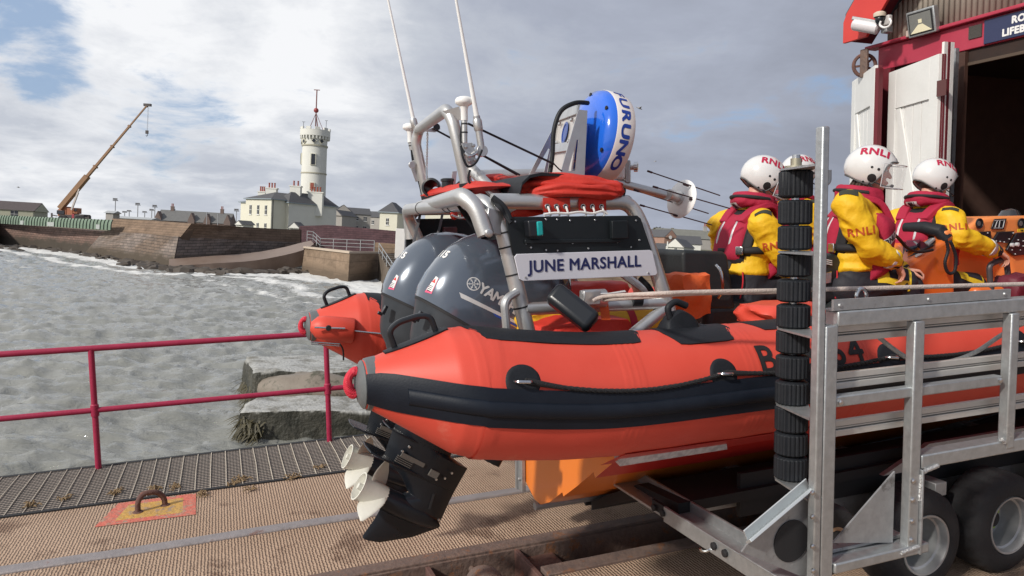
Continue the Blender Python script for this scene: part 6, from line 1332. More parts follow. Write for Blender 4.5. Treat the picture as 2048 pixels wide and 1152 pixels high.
mb = MB(); mb.tube(bend([onv(1280, 556, 3.3), onv(1300, 575, 3.25), onv(1310, 600, 3.25), onv(1312, 625, 3.25)], .05), .014, 8); mb.build('hose', BLK, FRM)
# rope running from the buckle along the crew and over the trailer
mb = MB(); rp1 = spline([onv(1186, 602, 3.05), onv(1210, 593, 3.0), onv(1300, 588, 2.6), onv(1400, 584, 2.55), onv(1560, 581, 2.5)], 6); S_ = [onv(1640, 579, 2.35), onv(1800, 575, 2.3), onv(2048, 568, 2.25), onv(2120, 566, 2.25)]
mb.tube(rp1 + spline(S_, 4), .0095, 10); mb.tube(spline([onv(1208, 600, 3.04), onv(1300, 593, 2.61), onv(1400, 587, 2.56), onv(1560, 584, 2.5)], 6), .0085, 8)
ro_ = mb.build('tow_rope', mat('pale_rope', (.55, .47, .42), .8, 0, (.42, .34, .31), 25, .5, bump=.5, bs=150), None, (2, 2.8, 1.7)); tag(ro_, 'taut pale rope running from the stern frame across the boat past the rollers', 'rope')
def soft_box(name, label, cat, c, d, mt, seed, rot=0, k=.12, group=None, frame=SL):
    bm = bmesh.new(); bmesh.ops.create_cube(bm, size=1); bmesh.ops.subdivide_edges(bm, edges=bm.edges[:], cuts=7, use_grid_fill=True)
    for v in bm.verts:
        p = v.co * 2; r = max(abs(p.x), abs(p.y), abs(p.z)); l = p.length or 1; p = p.lerp(p / l * 1.15, .38); p += Vector((noise.noise(p * 1.6 + Vector((seed, 0, 0))), noise.noise(p * 1.6 + Vector((0, seed, 5))), noise.noise(p * 1.6 + Vector((5, 0, seed))))) * k * 1.6
        v.co = Matrix.Rotation(rot, 3, 'Z') @ Vector((p.x * d[0] / 2, p.y * d[1] / 2, p.z * d[2] / 2)) + Vector(c)
    me = bpy.data.meshes.new(name); bm.to_mesh(me); bm.free(); fix_normals(me); o = link_mesh(name, me, mt, None, frame @ Vector(c), frame, 60); return tag(o, label, cat, group)
ORB = mat('orange_fabric', (.68, .10, .02), .6, 0, (.75, .14, .03), 6, .5, bump=.3, bs=60); YELF = mat('yellow_fabric', (.72, .42, .02), .6, 0, (.66, .36, .015), 6, .5, bump=.3, bs=40); REDF = mat('red_fabric', (.60, .03, .02), .6, 0, (.66, .05, .03), 6, .5, bump=.3, bs=60)
soft_box('stowed_bag', 'red bag with a yellow flap under the black fender block', 'bag', (1.83, 3.42, 1.50), (.50, .42, .22), REDF, 3, .1)
soft_box('stowed_bag', 'yellow flap bag corner under the stern frame tube', 'bag', (1.68, 3.55, 1.585), (.24, .25, .10), YELF, 8, .2)
b_ = thing('yellow_dry_bag', 'yellow roll bag with a red strap stowed beneath the side brace', 'bag', (2.18, 3.55, 1.5)); mb = MB(); mb.lathe((1.96, 3.48, 1.53), (1, .1, 0), [(.06, 0), (.115, .02), (.125, .08), (.128, .2), (.125, .36), (.11, .42), (.05, .44)], 24); mb.build('roll', YELF, b_, smooth=60)
mb = MB(); mb.lathe((2.14, 3.498, 1.53), (1, .1, 0), [(.13, 0), (.131, .045)], 24); mb.build('strap', mat('crimson_strap', (.4, .01, .03), .6), b_)
mb = MB(); secs = [[onv(x - 9, y, 3.12), onv(x + 9, y, 3.12), onv(x + 9, y, 3.13), onv(x - 9, y, 3.13)] for x, y in ((1207, 590), (1208, 612), (1212, 640))]; mb.loft(secs); mb.build('orange_strap', ORB, FRM, smooth=0)
soft_box('stowed_bag', 'flat orange bag lying behind the buckle on the stern deck', 'bag', (2.14, 4.0, 1.62), (.62, .3, .24), REDF, 21, .1)
soft_box('stowed_bag', 'bright orange soft bag by the black seat back', 'bag', (2.72, 3.72, 1.66), (.24, .26, .26), ORB, 33, .1)
soft_box('stowed_bag', 'red flat bag tucked between the tube and the roller stack', 'bag', (3.04, 3.25, 1.585), (.42, .3, .11), CORAL, 40, .05)
# ---- seats and consoles
SEATM = mat('seat_black', (.010, .014, .016), .5, 0, (.018, .022, .024), 7, .5, bump=.15, bs=40)
st = thing('crew_seat', None, None, (3.0, 4.0, 1.1)); st.parent = boat; st.matrix_parent_inverse = WM[boat.name].inverted()
mb = MB(); c4 = [onv(x, y, 3.85) for x, y in ((1365, 505), (1372, 500), (1448, 503), (1456, 510), (1472, 620), (1368, 618))]; mb.prism(c4, (0, .34, 0)); mb.build('seat_back', SEATM, st, bevel=.02, seg=3)
mb = MB(); mb.b2((2.98, 3.85, 1.08), (3.66, 4.3, 1.57)); mb.build('seat_pod', SEATM, st, bevel=.05, seg=3)
mb = MB(); c4 = [onv(x, y, 3.845) for x, y in ((1375, 567), (1412, 567), (1412, 600), (1375, 600))]; mb.prism(c4, (0, .02, 0)); mb.build('locker_recess', BLKM, st, smooth=0)
mb = MB(); mb.tube(spline([onv(1432, 530, 3.83), onv(1441, 542, 3.80), onv(1444, 560, 3.79), onv(1445, 580, 3.80), onv(1436, 596, 3.83)], 5), .011, 8); mb.build('grab_bar', STEEL, st)
mb = MB(); mb.b2((2.6, 3.3, 1.12), (5.0, 5.0, 1.36)); mb.build('seat_base', CORALD, st, bevel=.03)
# ================================================================= launching trailer
tr = thing('boat_trailer', 'galvanised steel launching trailer carrying the orange lifeboat', 'trailer', (4.5, VC, 0))
FV0, FV1 = 2.155, 2.235      # the near side frame
def fbox(u0, u1, w0, w1, v0=FV0, v1=FV1, name='frame_member', mt=None, bev=.006):
    mb = MB(); mb.b2((u0, v0, w0), (u1, v1, w1)); return mb.build(name, mt or GALV, tr, bevel=bev)
# rear post: tall angle + doubled box below
fbox(2.247, 2.280, .62, 2.44, 2.158, 2.198, name='rear_post'); fbox(2.284, 2.345, .62, 1.69, 2.158, 2.198, name='rear_post')
fbox(2.35, 12, 1.682, 1.742, FV0 + .01, FV1, name='top_beam'); mb = MB(); mb.prism([(2.33, 2.17, 1.745), (3.32, 2.17, 1.745), (3.32, 2.17, 1.785), (2.33, 2.17, 1.788)], (0, .012, 0)); mb.b2((2.33, 2.182, 1.743), (3.32, 2.235, 1.749))
for u in (2.36, 2.83, 3.28): mb.lathe((u, 2.17, 1.765), (0, -1, 0), [(.009, 0), (.006, .006)], 8)
mb.build('guide_flange', GALVD, tr, smooth=20)
fbox(2.35, 3.285, 1.366, 1.41, FV0 + .012, FV0 + .052, 'cross_beam'); mb = MB(); mb.lathe((2.37, FV0 + .012, 1.385), (0, -1, 0), [(.012, 0), (.012, .006), (.007, .01)], 6); mb.lathe((3.27, FV0 + .012, 1.39), (0, -1, 0), [(.012, 0), (.012, .006), (.007, .01)], 6); mb.build('bolt', CHROME, tr)
for u0, u1, w0 in ((2.745, 2.80, .70), (3.315, 3.365, 1.08), (4.37, 4.43, 1.1), (5.42, 5.48, 1.1), (6.62, 6.68, 1.1)): fbox(u0, u1, w0, 1.68, FV0, FV0 + .045, 'upright')
fbox(2.812, 12, 1.06, 1.118, FV0 + .004, FV1, 'lower_beam'); fbox(2.35, 2.86, .70, .742, FV0 - .004, FV1 + .03, 'foot_beam'); fbox(2.802, 2.812, .70, 1.06, FV0 - .01, FV1, 'edge_plate', GALVD, .002)
fbox(2.35, 2.80, .745, .76, FV1 - .01, FV1 + .05, 'foot_plate', GALVD, .003)
# double aluminium boards behind the uprights
EXT = mat('extrusion', (.60, .59, .56), .4, .5, (.52, .51, .49), 6, .5); EXTD = mat('extrusion_slot', (.2, .2, .2), .5, .4)
for w1, w0 in ((1.672, 1.606), (1.482, 1.416), (1.288, 1.222)):
    mb = MB(); v0 = FV1 + .004; h = w1 - w0
    for a, b, dv in ((0, .40, 0), (.46, .56, .006), (.62, 1, 0)): mb.b2((2.335, v0 + dv, w0 + h * a), (12, v0 + .02, w0 + h * b), 0)
    mb.b2((2.336, v0 + .014, w0 + .004), (11.99, v0 + .028, w1 - .004), 1); mb.build('side_board', [EXT, EXTD], tr, bevel=.002)
# triangular web plates and weld seams
mb = MB(); mb.prism([(2.39, 2.205, .80), (2.715, 2.205, .745), (2.715, 2.205, 1.05)], (0, .008, 0)); mb.build('web_plate', GALVD, tr, smooth=0)
mb = MB()
for u, w_ in ((2.745, 1.02), (2.745, .94), (2.745, .85), (2.745, .77)): mb.lathe((u + .012, FV0, w_), (0, -1, 0), [(.011, 0), (.011, .005), (.006, .010)], 8)
for u, w_ in ((2.345, 1.60), (2.345, 1.3), (2.345, 1.15), (2.345, 1.0), (2.345, .9)): mb.lathe((u, FV0 + .03, w_), (1, 0, 0), [(.008, 0), (.006, .006)], 8)
mb.build('bolt', CHROME, tr)
mb = MB()
for a, b in (((2.81, FV0 - .001, 1.05), (2.90, FV0 + .001, 1.065)), ((2.805, FV0, 1.04), (2.80, FV0, .93)), ((3.30, FV0, 1.115), (3.28, FV0, 1.13)), ((2.70, FV0 - .003, .725), (2.80, FV0 - .003, .735))): mb.tube([Vector(a).lerp(Vector(b), k / 8) + Vector((0, 0, .003 * noise.noise(Vector((k * 1.7, 0, 0))))) for k in range(9)], .009, 6)
mb.build('weld', mat('weld', (.5, .5, .5), .5, .5, bump=1.0, bs=90), tr)
# big gusset left of the post, with its bright strut
gm_ = MB()
pl_ = [onv(x, y, 2.225) for x, y in ((1484, 1104), (1505, 1075), (1618, 990), (1618, 1152), (1600, 1152))]
gp = MB(); gp.prism(pl_, (0, .008, 0)); gu = gp.build('gusset_plate', GALVD, tr, smooth=0)
mb = MB(); c_ = onv(1583, 1082, 2.222); mb.lathe(c_, (0, 1, 0), [(.085, -.002), (.085, .012)], 32); mb.build('gusset_opening', BLKM, tr)
a_, b_ = onv(1497, 1084, 2.2), onv(1622, 978, 2.2); mb = MB(); mb.bar(a_, b_, .012, .052, (0, -.75, .65)); mb.bar(a_ + Vector((0, .02, .018)), b_ + Vector((0, .02, .018)), .05, .006, (0, 1, .2)); mb.build('strut', mat('bright_galv', (.58, .62, .64), .4, .5, (.5, .53, .55), 9, .5), tr, smooth=0, bevel=.002)
mb = MB()
for px, py in ((1624, 985), (1624, 1033), (1624, 1092), (1625, 1141)): mb.lathe(onv(px, py, 2.15), (0, -1, 0), [(.010, 0), (.010, .006), (.005, .010)], 8)
mb.build('bolt', CHROME, tr)
# rear cross member running across the slip with side plates
mb = MB(); mb.b2((2.20, 2.24, .585), (2.36, 5.9, .60)); mb.b2((2.19, 2.2, .575), (2.205, 3.12, .655)); mb.b2((2.35, 2.24, .575), (2.365, 5.9, .655)); rc_ = mb.build('cross_member', GALV, tr, smooth=0, bevel=.003)
mb = MB(); mb.b2((2.198, 3.10, .60), (2.215, 3.24, .65)); 
for v in (2.62, 2.70, 3.12, 3.2): mb.lathe((2.19, v, .62), (-1, 0, 0), [(.018, 0), (.018, .012), (.01, .016)], 10)
mb.build('clamp', BLKM, tr); mb = MB(); mb.b2((2.18, 2.22, .655), (2.40, 2.52, .665)); mb.b2((2.24, 2.22, .50), (2.40, 2.26, .66)); mb.build('step_plate', GALVD, tr, bevel=.003)
mb = MB(); mb.tube([Vector((2.17 + .03 * math.cos(a), 2.74, .60 + .02 * math.sin(a))) for a in [PI * k / 8 + PI for k in range(9)]], .006, 6); mb.build('shackle', STEEL, tr)
mb = MB()
for v in (3.25, 5.0): mb.b2((2.32, v, .52), (11, v + .09, .60))
for u in (3.0, 3.9, 5.2, 6.6): mb.b2((u, 2.95, .50), (u + .09, 6.0, .58))
mb.build('chassis_beam', GALVD, tr, bevel=.004)
mb = MB(); mb.prism([(2.28, 3.12, .60), (2.28, 3.12, .655), (2.28, 3.52, .625), (2.28, 4.08, .33), (2.28, 4.08, .27), (2.28, 3.5, .56)], (9, 0, .1)); mb.prism([(2.28, 5.12, .60), (2.28, 5.12, .655), (2.28, 4.72, .625), (2.28, 4.16, .33), (2.28, 4.16, .27), (2.28, 4.74, .56)], (9, 0, .1)); mb.build('hull_bunk', BLKM, tr, smooth=0)
mb = MB(); mb.b2((2.7, 3.16, .50), (12, 3.19, .74)); mb.build('bunk_skirt', BLKM, tr, smooth=0)
# roller stack
mb = MB(); mb.cyl((2.362, 2.42, .97), (2.362, 2.42, 2.36), .016, 12); mb.build('roller_shaft', STEEL, tr)
edges = [(2.286, 2.190), (2.172, 2.066), (2.050, 1.978), (1.962, 1.858)]
W_ = [2.288, 2.170, 2.049, 1.961 - .0]
tops = [(345, 395), (402, 452), (454, 501), (510, 556), (561, 605), (608, 655), (660, 705), (711, 757), (761, 806), (811, 860), (863, 905), (909, 957)]
tops = [(340, 396), (400, 450), (451, 500), (506, 553), (558, 603), (608, 655), (659, 705), (709, 756), (760, 807), (809, 861), (862, 907), (909, 955)]
brk = []
for k, (y0, y1) in enumerate(tops):
    z1, z0 = onv(1586, y0, 2.42).z, onv(1586, y1, 2.42).z; mb = MB(); n = 66; secs = []; h = z1 - z0
    for t, rs in ((0, .052), (.06, .064), (.1, .067), (.9, .067), (.94, .064), (1, .052)):
        secs.append([Vector((2.362 + math.cos(2 * PI * j / n) * (rs - (.0045 if j % 3 == 0 and .05 < t < .95 else 0)), 2.42 + math.sin(2 * PI * j / n) * (rs - (.0045 if j % 3 == 0 and .05 < t < .95 else 0)), z0 + h * t)) for j in range(n)])
    mb.loft(secs); mb.build('side_roller', BLK, tr, smooth=28)
mb = MB()
for y in (339, 504, 657, 808, 957):
    z = onv(1586, y, 2.42).z; mb.prism([(2.25, 2.20, z - .004), (2.30, 2.235, z - .004), (2.43, 2.40, z - .004), (2.41, 2.47, z - .004), (2.33, 2.48, z - .004), (2.30, 2.44, z - .004)], (0, 0, .008))
mb.build('roller_bracket', GALV, tr, smooth=0)
mb = MB(); zt_ = onv(1586, 339, 2.42).z; mb.lathe((2.362, 2.42, zt_), (0, 0, 1), [(.045, 0), (.045, .015), (.022, .016), (.022, .045), (.014, .046), (.014, .05)], 12); zb_ = onv(1586, 957, 2.42).z; mb.lathe((2.362, 2.42, zb_), (0, 0, -1), [(.034, 0), (.034, .006), (.018, .007), (.018, .03)], 6); mb.build('shaft_nut', mat('zinc_nut', (.45, .42, .32), .4, .8), tr)
mb = MB(); mb.tube(bend([onv(1642, 368, 2.22), onv(1652, 368, 2.22), onv(1657, 362, 2.22), onv(1657, 340, 2.22)], .02), .011, 10); mb.build('rope_hook', GALV, tr)
mb = MB(); c_ = onv(1723, 592, 2.23); mb.tube([c_ + Vector((math.cos(a) * .026, 0, math.sin(a) * .03)) for a in [PI * (-.1 + 1.2 * k / 10) for k in range(11)]], .008, 8); mb.build('lashing_eye', STEEL, tr)
# white drop rope hanging through the boards
mb = MB(); mb.tube(spline([onv(x, y, v) for x, y, v in ((1758, 675, 2.30), (1790, 700, 2.29), (1822, 720, 2.28), (1850, 728, 2.285), (1900, 723, 2.29), (1950, 705, 2.29), (2000, 672, 2.29), (2040, 650, 2.29), (2080, 640, 2.29))], 6), .010, 8); ro2 = mb.build('mooring_line', mat('grey_rope', (.42, .42, .40), .8, 0, (.3, .3, .29), 30, .5, bump=.6, bs=150), None, (3, 2.28, 1.5)); tag(ro2, 'grey white rope looping behind the trailer uprights', 'rope')
# wheels
TYRE = mat('tyre', (.014, .014, .017), .75, 0, (.024, .024, .026), 9, .5, bump=.3, bs=60); RIM = mat('wheel_rim', (.34, .36, .38), .4, .6, (.48, .49, .50), 7, .5, bump=.1, bs=40)
def wheel(u, v, r=.298, wd=.26, rr=.168, lab=None):
    w_ = thing('wheel', None, None, (u, v, r)); w_.parent = tr; w_.matrix_parent_inverse = WM[tr.name].inverted()
    mb = MB(); n = 96; prof = [(rr, .015), (rr + .012, .0), (rr + .03, -.003), (r - .055, .006), (r - .02, .022), (r - .004, .042), (r, .07), (r + .003, wd / 2), (r, wd - .07), (r - .004, wd - .042), (r - .05, wd), (rr, wd)]
    secs = []
    for i, (q_, h) in enumerate(prof):
        secs.append([Vector((u + math.cos(2 * PI * k / n) * (q_ - (.010 if 5 <= i <= 8 and (k + (i % 2)) % 4 == 0 else 0)), v + h, r + math.sin(2 * PI * k / n) * (q_ - (.010 if 5 <= i <= 8 and (k + (i % 2)) % 4 == 0 else 0)))) for k in range(n)])
    mb.loft(secs, caps=False); mb.build('tyre', TYRE, w_, smooth=40)
    mb = MB(); mb.lathe((u, v, r), (0, 1, 0), [(rr + .004, .010), (rr + .002, .0), (rr - .008, .002), (rr - .014, .02), (rr - .016, .045), (rr - .028, .05), (rr - .032, .10), (rr - .035, .16), (.09, .165), (.07, .15), (.065, .155), (.001, .155)], 56, cap=False); mb.build('rim', RIM, w_, smooth=40)
    mb = MB(); mb.lathe((u, v + .155, r), (0, -1, 0), [(.052, 0), (.052, .03), (.045, .05), (.02, .055), (.001, .055)], 24, cap=False); mb.build('hub', BLKM, w_)
    mb = MB()
    for k in range(5): a = 2 * PI * k / 5 + .3; mb.lathe((u + .08 * math.cos(a), v + .163, r + .08 * math.sin(a)), (0, -1, 0), [(.014, 0), (.014, .02), (.008, .028)], 6)
    mb.build('wheel_nut', mat('lime_nut', (.35, .5, .12), .6), w_)
for u in (3.70, 4.38, 5.1): wheel(u, 2.83)
for u in (3.72, 4.35, 5.0): wheel(u, 5.12)
mb = MB()
for u in (3.72, 4.35, 5.0): mb.cyl((u, 3.0, .298), (u, 5.2, .298), .035, 10)
mb.b2((3.4, 3.2, .36), (5.4, 3.28, .48)); mb.build('axle', GALVD, tr)
mb = MB(); mb.prism([(3.55, 3.0, .66), (5.35, 3.0, .66), (5.35, 3.0, .80), (3.9, 3.0, .80)], (0, .03, 0)); mb.build('mudguard_plate', GALVD, tr, smooth=0)
# small jockey wheel behind the post
w_ = thing('jockey_wheel', None, None, (2.72, 2.62, .45)); w_.parent = tr; w_.matrix_parent_inverse = WM[tr.name].inverted()
c_ = onv(1668, 1085, 2.5); mb = MB(); mb.lathe(c_, (0, 1, 0), [(.07, -.01), (.15, 0), (.165, .03), (.165, .12), (.15, .15), (.07, .16)], 40); mb.build('tyre', TYRE, w_)
mb = MB(); mb.lathe(c_ - Vector((0, .002, 0)), (0, 1, 0), [(.001, .01), (.05, .008), (.062, -.012), (.075, -.008), (.078, .01)], 28, cap=False); mb.build('rim', mat('rusty_cream', (.55, .45, .30), .7, 0, (.35, .17, .08), 9, .5), w_)
# ================================================================= boathouse at the head of the slip
HU = 9.3
def onu(px, py, u):
    r = ray(px, py); o = SLI @ Vector((0, 0, 0)); a = SLI @ r - o; t = (u - o.x) / a.x; return o + a * t
BRED = mat('boathouse_red', (.36, .025, .055), .5, 0, (.43, .04, .075), 3, .6, bump=.12, bs=30, col3=(.36, .06, .06), c3s=16, c3t=.66); BREDB = mat('barge_red', (.52, .035, .03), .5, 0, (.58, .05, .04), 3, .6, bump=.1, bs=30)
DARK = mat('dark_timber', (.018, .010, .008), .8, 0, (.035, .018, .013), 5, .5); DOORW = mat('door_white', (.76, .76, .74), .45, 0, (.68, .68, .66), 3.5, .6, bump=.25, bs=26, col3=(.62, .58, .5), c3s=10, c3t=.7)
MAR = mat('maroon', (.10, .008, .015), .6, 0, (.14, .012, .02), 4, .5)
bh = thing('boathouse', 'red and white boathouse with its folding doors open', 'boathouse', (HU, 4.1, .6))
def pu(name, pxs, u, th, mt, par=None, bev=0, world_up=False):
    mb = MB(); mb.prism([onu(x, y, u) for x, y in pxs], (th, 0, 0)); return mb.build(name, mt, par or bh, smooth=0, bevel=bev)
# corner & shell
L = onu(1758, 120, HU); vl = L.y; top = L.z
zdoor = onu(1900, 113, HU).z
wv_ = SLI.to_3x3() @ Vector((0, 0, 1))       # true vertical seen in the slip frame
R0_, R1_ = onu(1768, 140, HU), onu(2048, 62, HU); vr = 2 * VC - vl
mb = MB(); lowz = -.05
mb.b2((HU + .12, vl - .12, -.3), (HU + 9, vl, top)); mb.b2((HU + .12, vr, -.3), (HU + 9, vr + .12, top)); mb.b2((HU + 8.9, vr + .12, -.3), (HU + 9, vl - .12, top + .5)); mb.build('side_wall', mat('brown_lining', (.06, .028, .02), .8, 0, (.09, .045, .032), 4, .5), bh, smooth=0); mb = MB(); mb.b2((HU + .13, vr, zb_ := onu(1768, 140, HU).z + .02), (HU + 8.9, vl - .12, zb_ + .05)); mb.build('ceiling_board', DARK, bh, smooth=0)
# head beam (fascia): follows the true horizontal along v
a0, a1 = onu(1757, 97, HU), onu(2048, 7, HU); b0, b1 = onu(1768, 140, HU), onu(2048, 64, HU)
zt0, zb0 = a0.z, b0.z
mb = MB(); mb.prism([(HU - .02, vl, zb0), (HU - .02, vr, zb0), (HU - .02, vr, zt0), (HU - .02, vl, zt0)], (.16, 0, 0)); mb.build('fascia_beam', BRED, bh, smooth=0, bevel=.01)
mb = MB(); mb.b2((HU - .10, vr - .2, zt0 + .003), (HU + .12, vl + .18, zt0 + .05)); mb.build('fascia_cap', BRED, bh, smooth=0, bevel=.012)
mb = MB(); mb.b2((HU + .02, vr, zb0 - .16), (HU + .14, vl - .3, zb0 - .004)); mb.build('door_head', DARK, bh, smooth=0); mb = MB(); mb.b2((HU + .0, vr, zb0 - .20), (HU + .06, vl - .75, zb0 - .162)); mb.build('door_track', mat('track', (.10, .07, .05), .6, .3), bh, smooth=0)
# gable sheeting
COR = mat('corrugated_sheet', (.28, .24, .20), .7, .1, (.42, .38, .32), 1.5, .5, stretch=(1, 1, .35), detail=8, bump=.1, bs=20, col3=(.2, .15, .12), c3s=5, c3t=.62)
mb = MB(); n = 620; secs = []
for i in range(n + 1):
    v = vl - .05 - (vl - vr - .1) * i / n; z_ = zt0 + .05; apex = min(vl - v, v - vr); h = .25 + apex * 1.12; w_ = .011 * math.cos(i * PI / 3)
    secs.append([Vector((HU + .10 + w_, v, z_)), Vector((HU + .10 + w_, v, z_ + h))])
mb.loft(secs, caps=False, closed=False); sh = mb.build('corrugated_gable', COR, bh, smooth=60); s_ = sh.modifiers.new('s', 'SOLIDIFY'); s_.thickness = .01
# barge boards and roof
for sg in (1, -1):
    v0 = vl + .28 if sg > 0 else vr - .28; vm = VC; z0_ = zt0 + .10; z1_ = z0_ + (abs(v0 - vm)) * 1.12; d = .50
    bb = MB(); bb.prism([(HU - .42, v0, z0_), (HU - .42, v0, z0_ + .30), (HU - .42, v0 - sg * .06, z0_ + .42), (HU - .42, vm, z1_ + .42), (HU - .42, vm, z1_ - .22), (HU - .42, v0 - sg * .42, z0_)], (.05, 0, 0)); bb.build('barge_board', BREDB, bh, smooth=0, bevel=.006)
    bb = MB(); bb.prism([(HU - .40, v0 - sg * .02, z0_ + .36), (HU - .40, vm, z1_ + .40), (HU - .40, vm, z1_ + .46), (HU - .40, v0 - sg * .02, z0_ + .42)], (9.5, 0, 0)); bb.build('roof', SLATE, bh, smooth=0)
    bb = MB(); bb.prism([(HU - .37, v0 - sg * .05, z0_ + .02), (HU + .10, v0 - sg * .05, z0_ + .02), (HU + .10, vm, z1_ + .0), (HU - .37, vm, z1_ + .0)], (0, 0, .03)); bb.build('soffit', MAR, bh, smooth=0)
# louvre and sign
lp_ = [onu(1938, 54, HU - .03), onu(1964, 47, HU - .03), onu(1964, 71, HU - .03), onu(1938, 79, HU - .03)]; vv0, vv1 = lp_[0].y, lp_[1].y; zz0, zz1 = lp_[3].z, lp_[0].z
mb = MB(); mb.b2((HU - .035, min(vv0, vv1), zz0), (HU - .019, max(vv0, vv1), zz1)); mb.build('vent', mat('vent_drab', (.06, .055, .05), .8, bump=1, bs=90), bh, smooth=0)
sv = onu(1969, 60, HU - .03).y; sz0, sz1 = zb0 + .015, zt0 - .02
mb = MB(); mb.b2((HU - .04, VC - (sv - VC), sz0), (HU - .021, sv, sz1)); sg_ = mb.build('name_sign', mat('sign_navy', (.02, .028, .08), .4, 0, (.028, .036, .095), 3, .5, col3=(.1, .12, .2), c3s=18, c3t=.7), bh, smooth=0, bevel=.003)
hh = sz1 - sz0; w2_ = onu(2028, 36, HU).y; w3_ = onu(2009, 60, HU).y
def sign(txt, yl, z, sz):
    me = text_mesh(txt, sz, bold=.006, spacing=1.05, align='LEFT'); flat_decal('lettering', me, WDEC if 'WDEC' in globals() else WHITE, sg_, (HU - .042, yl, z), (0, -1, 0), (0, 0, 1), .001)
sign('ROYAL NATIONAL', w2_, sz0 + hh * .70, hh * .40); sign('LIFEBOAT INSTITUTION', w3_, sz0 + hh * .26, hh * .40)
# doors: folded leaves, white faces with sunk boards
def leaf(name, px, mt=DOORW, thick=.06, zlow=-.3, brace=True, panel=True):
    """px: (left top), (right top) with u for each side"""
    (x0, y0, u0), (x1, y1, u1) = px; A = onu(x0, y0, u0); B = onu(x1, y1, u1); z1 = max(A.z, B.z) if abs(A.z - B.z) < .3 else A.z; z1 = (A.z + B.z) / 2
    a = Vector((A.x, A.y, 0)); b = Vector((B.x, B.y, 0)); d = (b - a); Lw = d.length; d.normalize(); nn = Vector((-d.y, d.x, 0)); nn = nn if nn.x < 0 else -nn   # towards the slip
    t = thing(name, None, None, tuple(a)); t.parent = bh; t.matrix_parent_inverse = WM[bh.name].inverted()
    def box(f0, f1, za, zb, o0, o1, mtl, nm):
        mb = MB(); p = a + d * Lw * f0; q = a + d * Lw * f1; mb.prism([Vector((p.x, p.y, za)) + nn * o0, Vector((q.x, q.y, za)) + nn * o0, Vector((q.x, q.y, zb)) + nn * o0, Vector((p.x, p.y, zb)) + nn * o0], nn * (o1 - o0)); return mb.build(nm, mtl, t, smooth=0, bevel=.004)
    box(0, 1, zlow, z1, -thick, -.012, MAR, 'back_board')
    pw = .16; zz = z1 - .52
    box(0, pw, zlow, z1, -.01, .035, mt, 'stile'); box(1 - pw, 1, zlow, z1, -.01, .035, mt, 'stile'); box(pw + .002, 1 - pw - .002, zz, z1 - .001, -.01, .034, mt, 'top_rail')
    nb_ = 4
    for k in range(nb_): box(pw + (1 - 2 * pw) * k / nb_ + .006, pw + (1 - 2 * pw) * (k + 1) / nb_ - .006, zlow, zz, -.012, .008, mt, 'board')
    if brace:
        mb = MB(); p = a + d * Lw * (pw + .0); q = a + d * Lw * (1 - pw - .08); wv = d * Lw * .10; za, zb = zz - .01, zz - 2.1
        mb.prism([Vector((p.x, p.y, za)) + nn * .010, Vector((p.x, p.y, za)) + wv + nn * .010, Vector((q.x, q.y, zb)) + wv + nn * .010, Vector((q.x, q.y, zb)) + nn * .010], nn * .022); mb.build('brace', mt, t, smooth=0, bevel=.003)
    return t
leaf('door_leaf', ((1783, 137, HU - .35), (1883, 117, HU - .75)))['label'] = 'wide white door leaf'
leaf('door_leaf', ((1709, 157, HU + .05), (1755, 137, HU - .62)))['label'] = 'narrow white door leaf'
mb = MB(); p, q_ = onu(1755, 137, HU - .62), onu(1760, 136, HU - .62); mb.b2((HU - .66, q_.y - .02, -.3), (HU - .58, p.y, p.z)); mb.build('door_edge', MAR, bh, smooth=0)
mb = MB(); p, q_ = onu(1764, 150, HU - .05), onu(1786, 146, HU - .05); mb.b2((HU - .1, q_.y, -.3), (HU - .02, p.y, zb0 - .01)); mb.build('dark_leaf', MAR, bh, smooth=0)
for px0, px1, u_, m_2 in ((1883, 1888, HU - .72, DOORW), (1888.5, 1896, HU - .66, MAR), (1896.5, 1901, HU - .62, DOORW), (1903, 1911, HU - .35, GALVD), (1911.5, 1930, HU - .05, mat('brown_post', (.045, .018, .012), .7, 0, (.07, .03, .02), 6, .5))):
    p, q_ = onu(px0, 122, u_), onu(px1, 122, u_); mb = MB(); mb.b2((u_, q_.y, -.3), (u_ + .06, p.y, zb0 - (.02 if px0 > 1900 else .0))); mb.build('door_frame_edge', m_2, bh, smooth=0)
for y in (162, 420): p, q_ = onu(1875, y, HU - .80), onu(1893, y + 28, HU - .80); mb = MB(); mb.b2((HU - .81, q_.y, q_.z), (HU - .80, p.y, p.z)); mb.build('hinge', mat('hinge_brown', (.09, .03, .03), .6), bh, smooth=0)
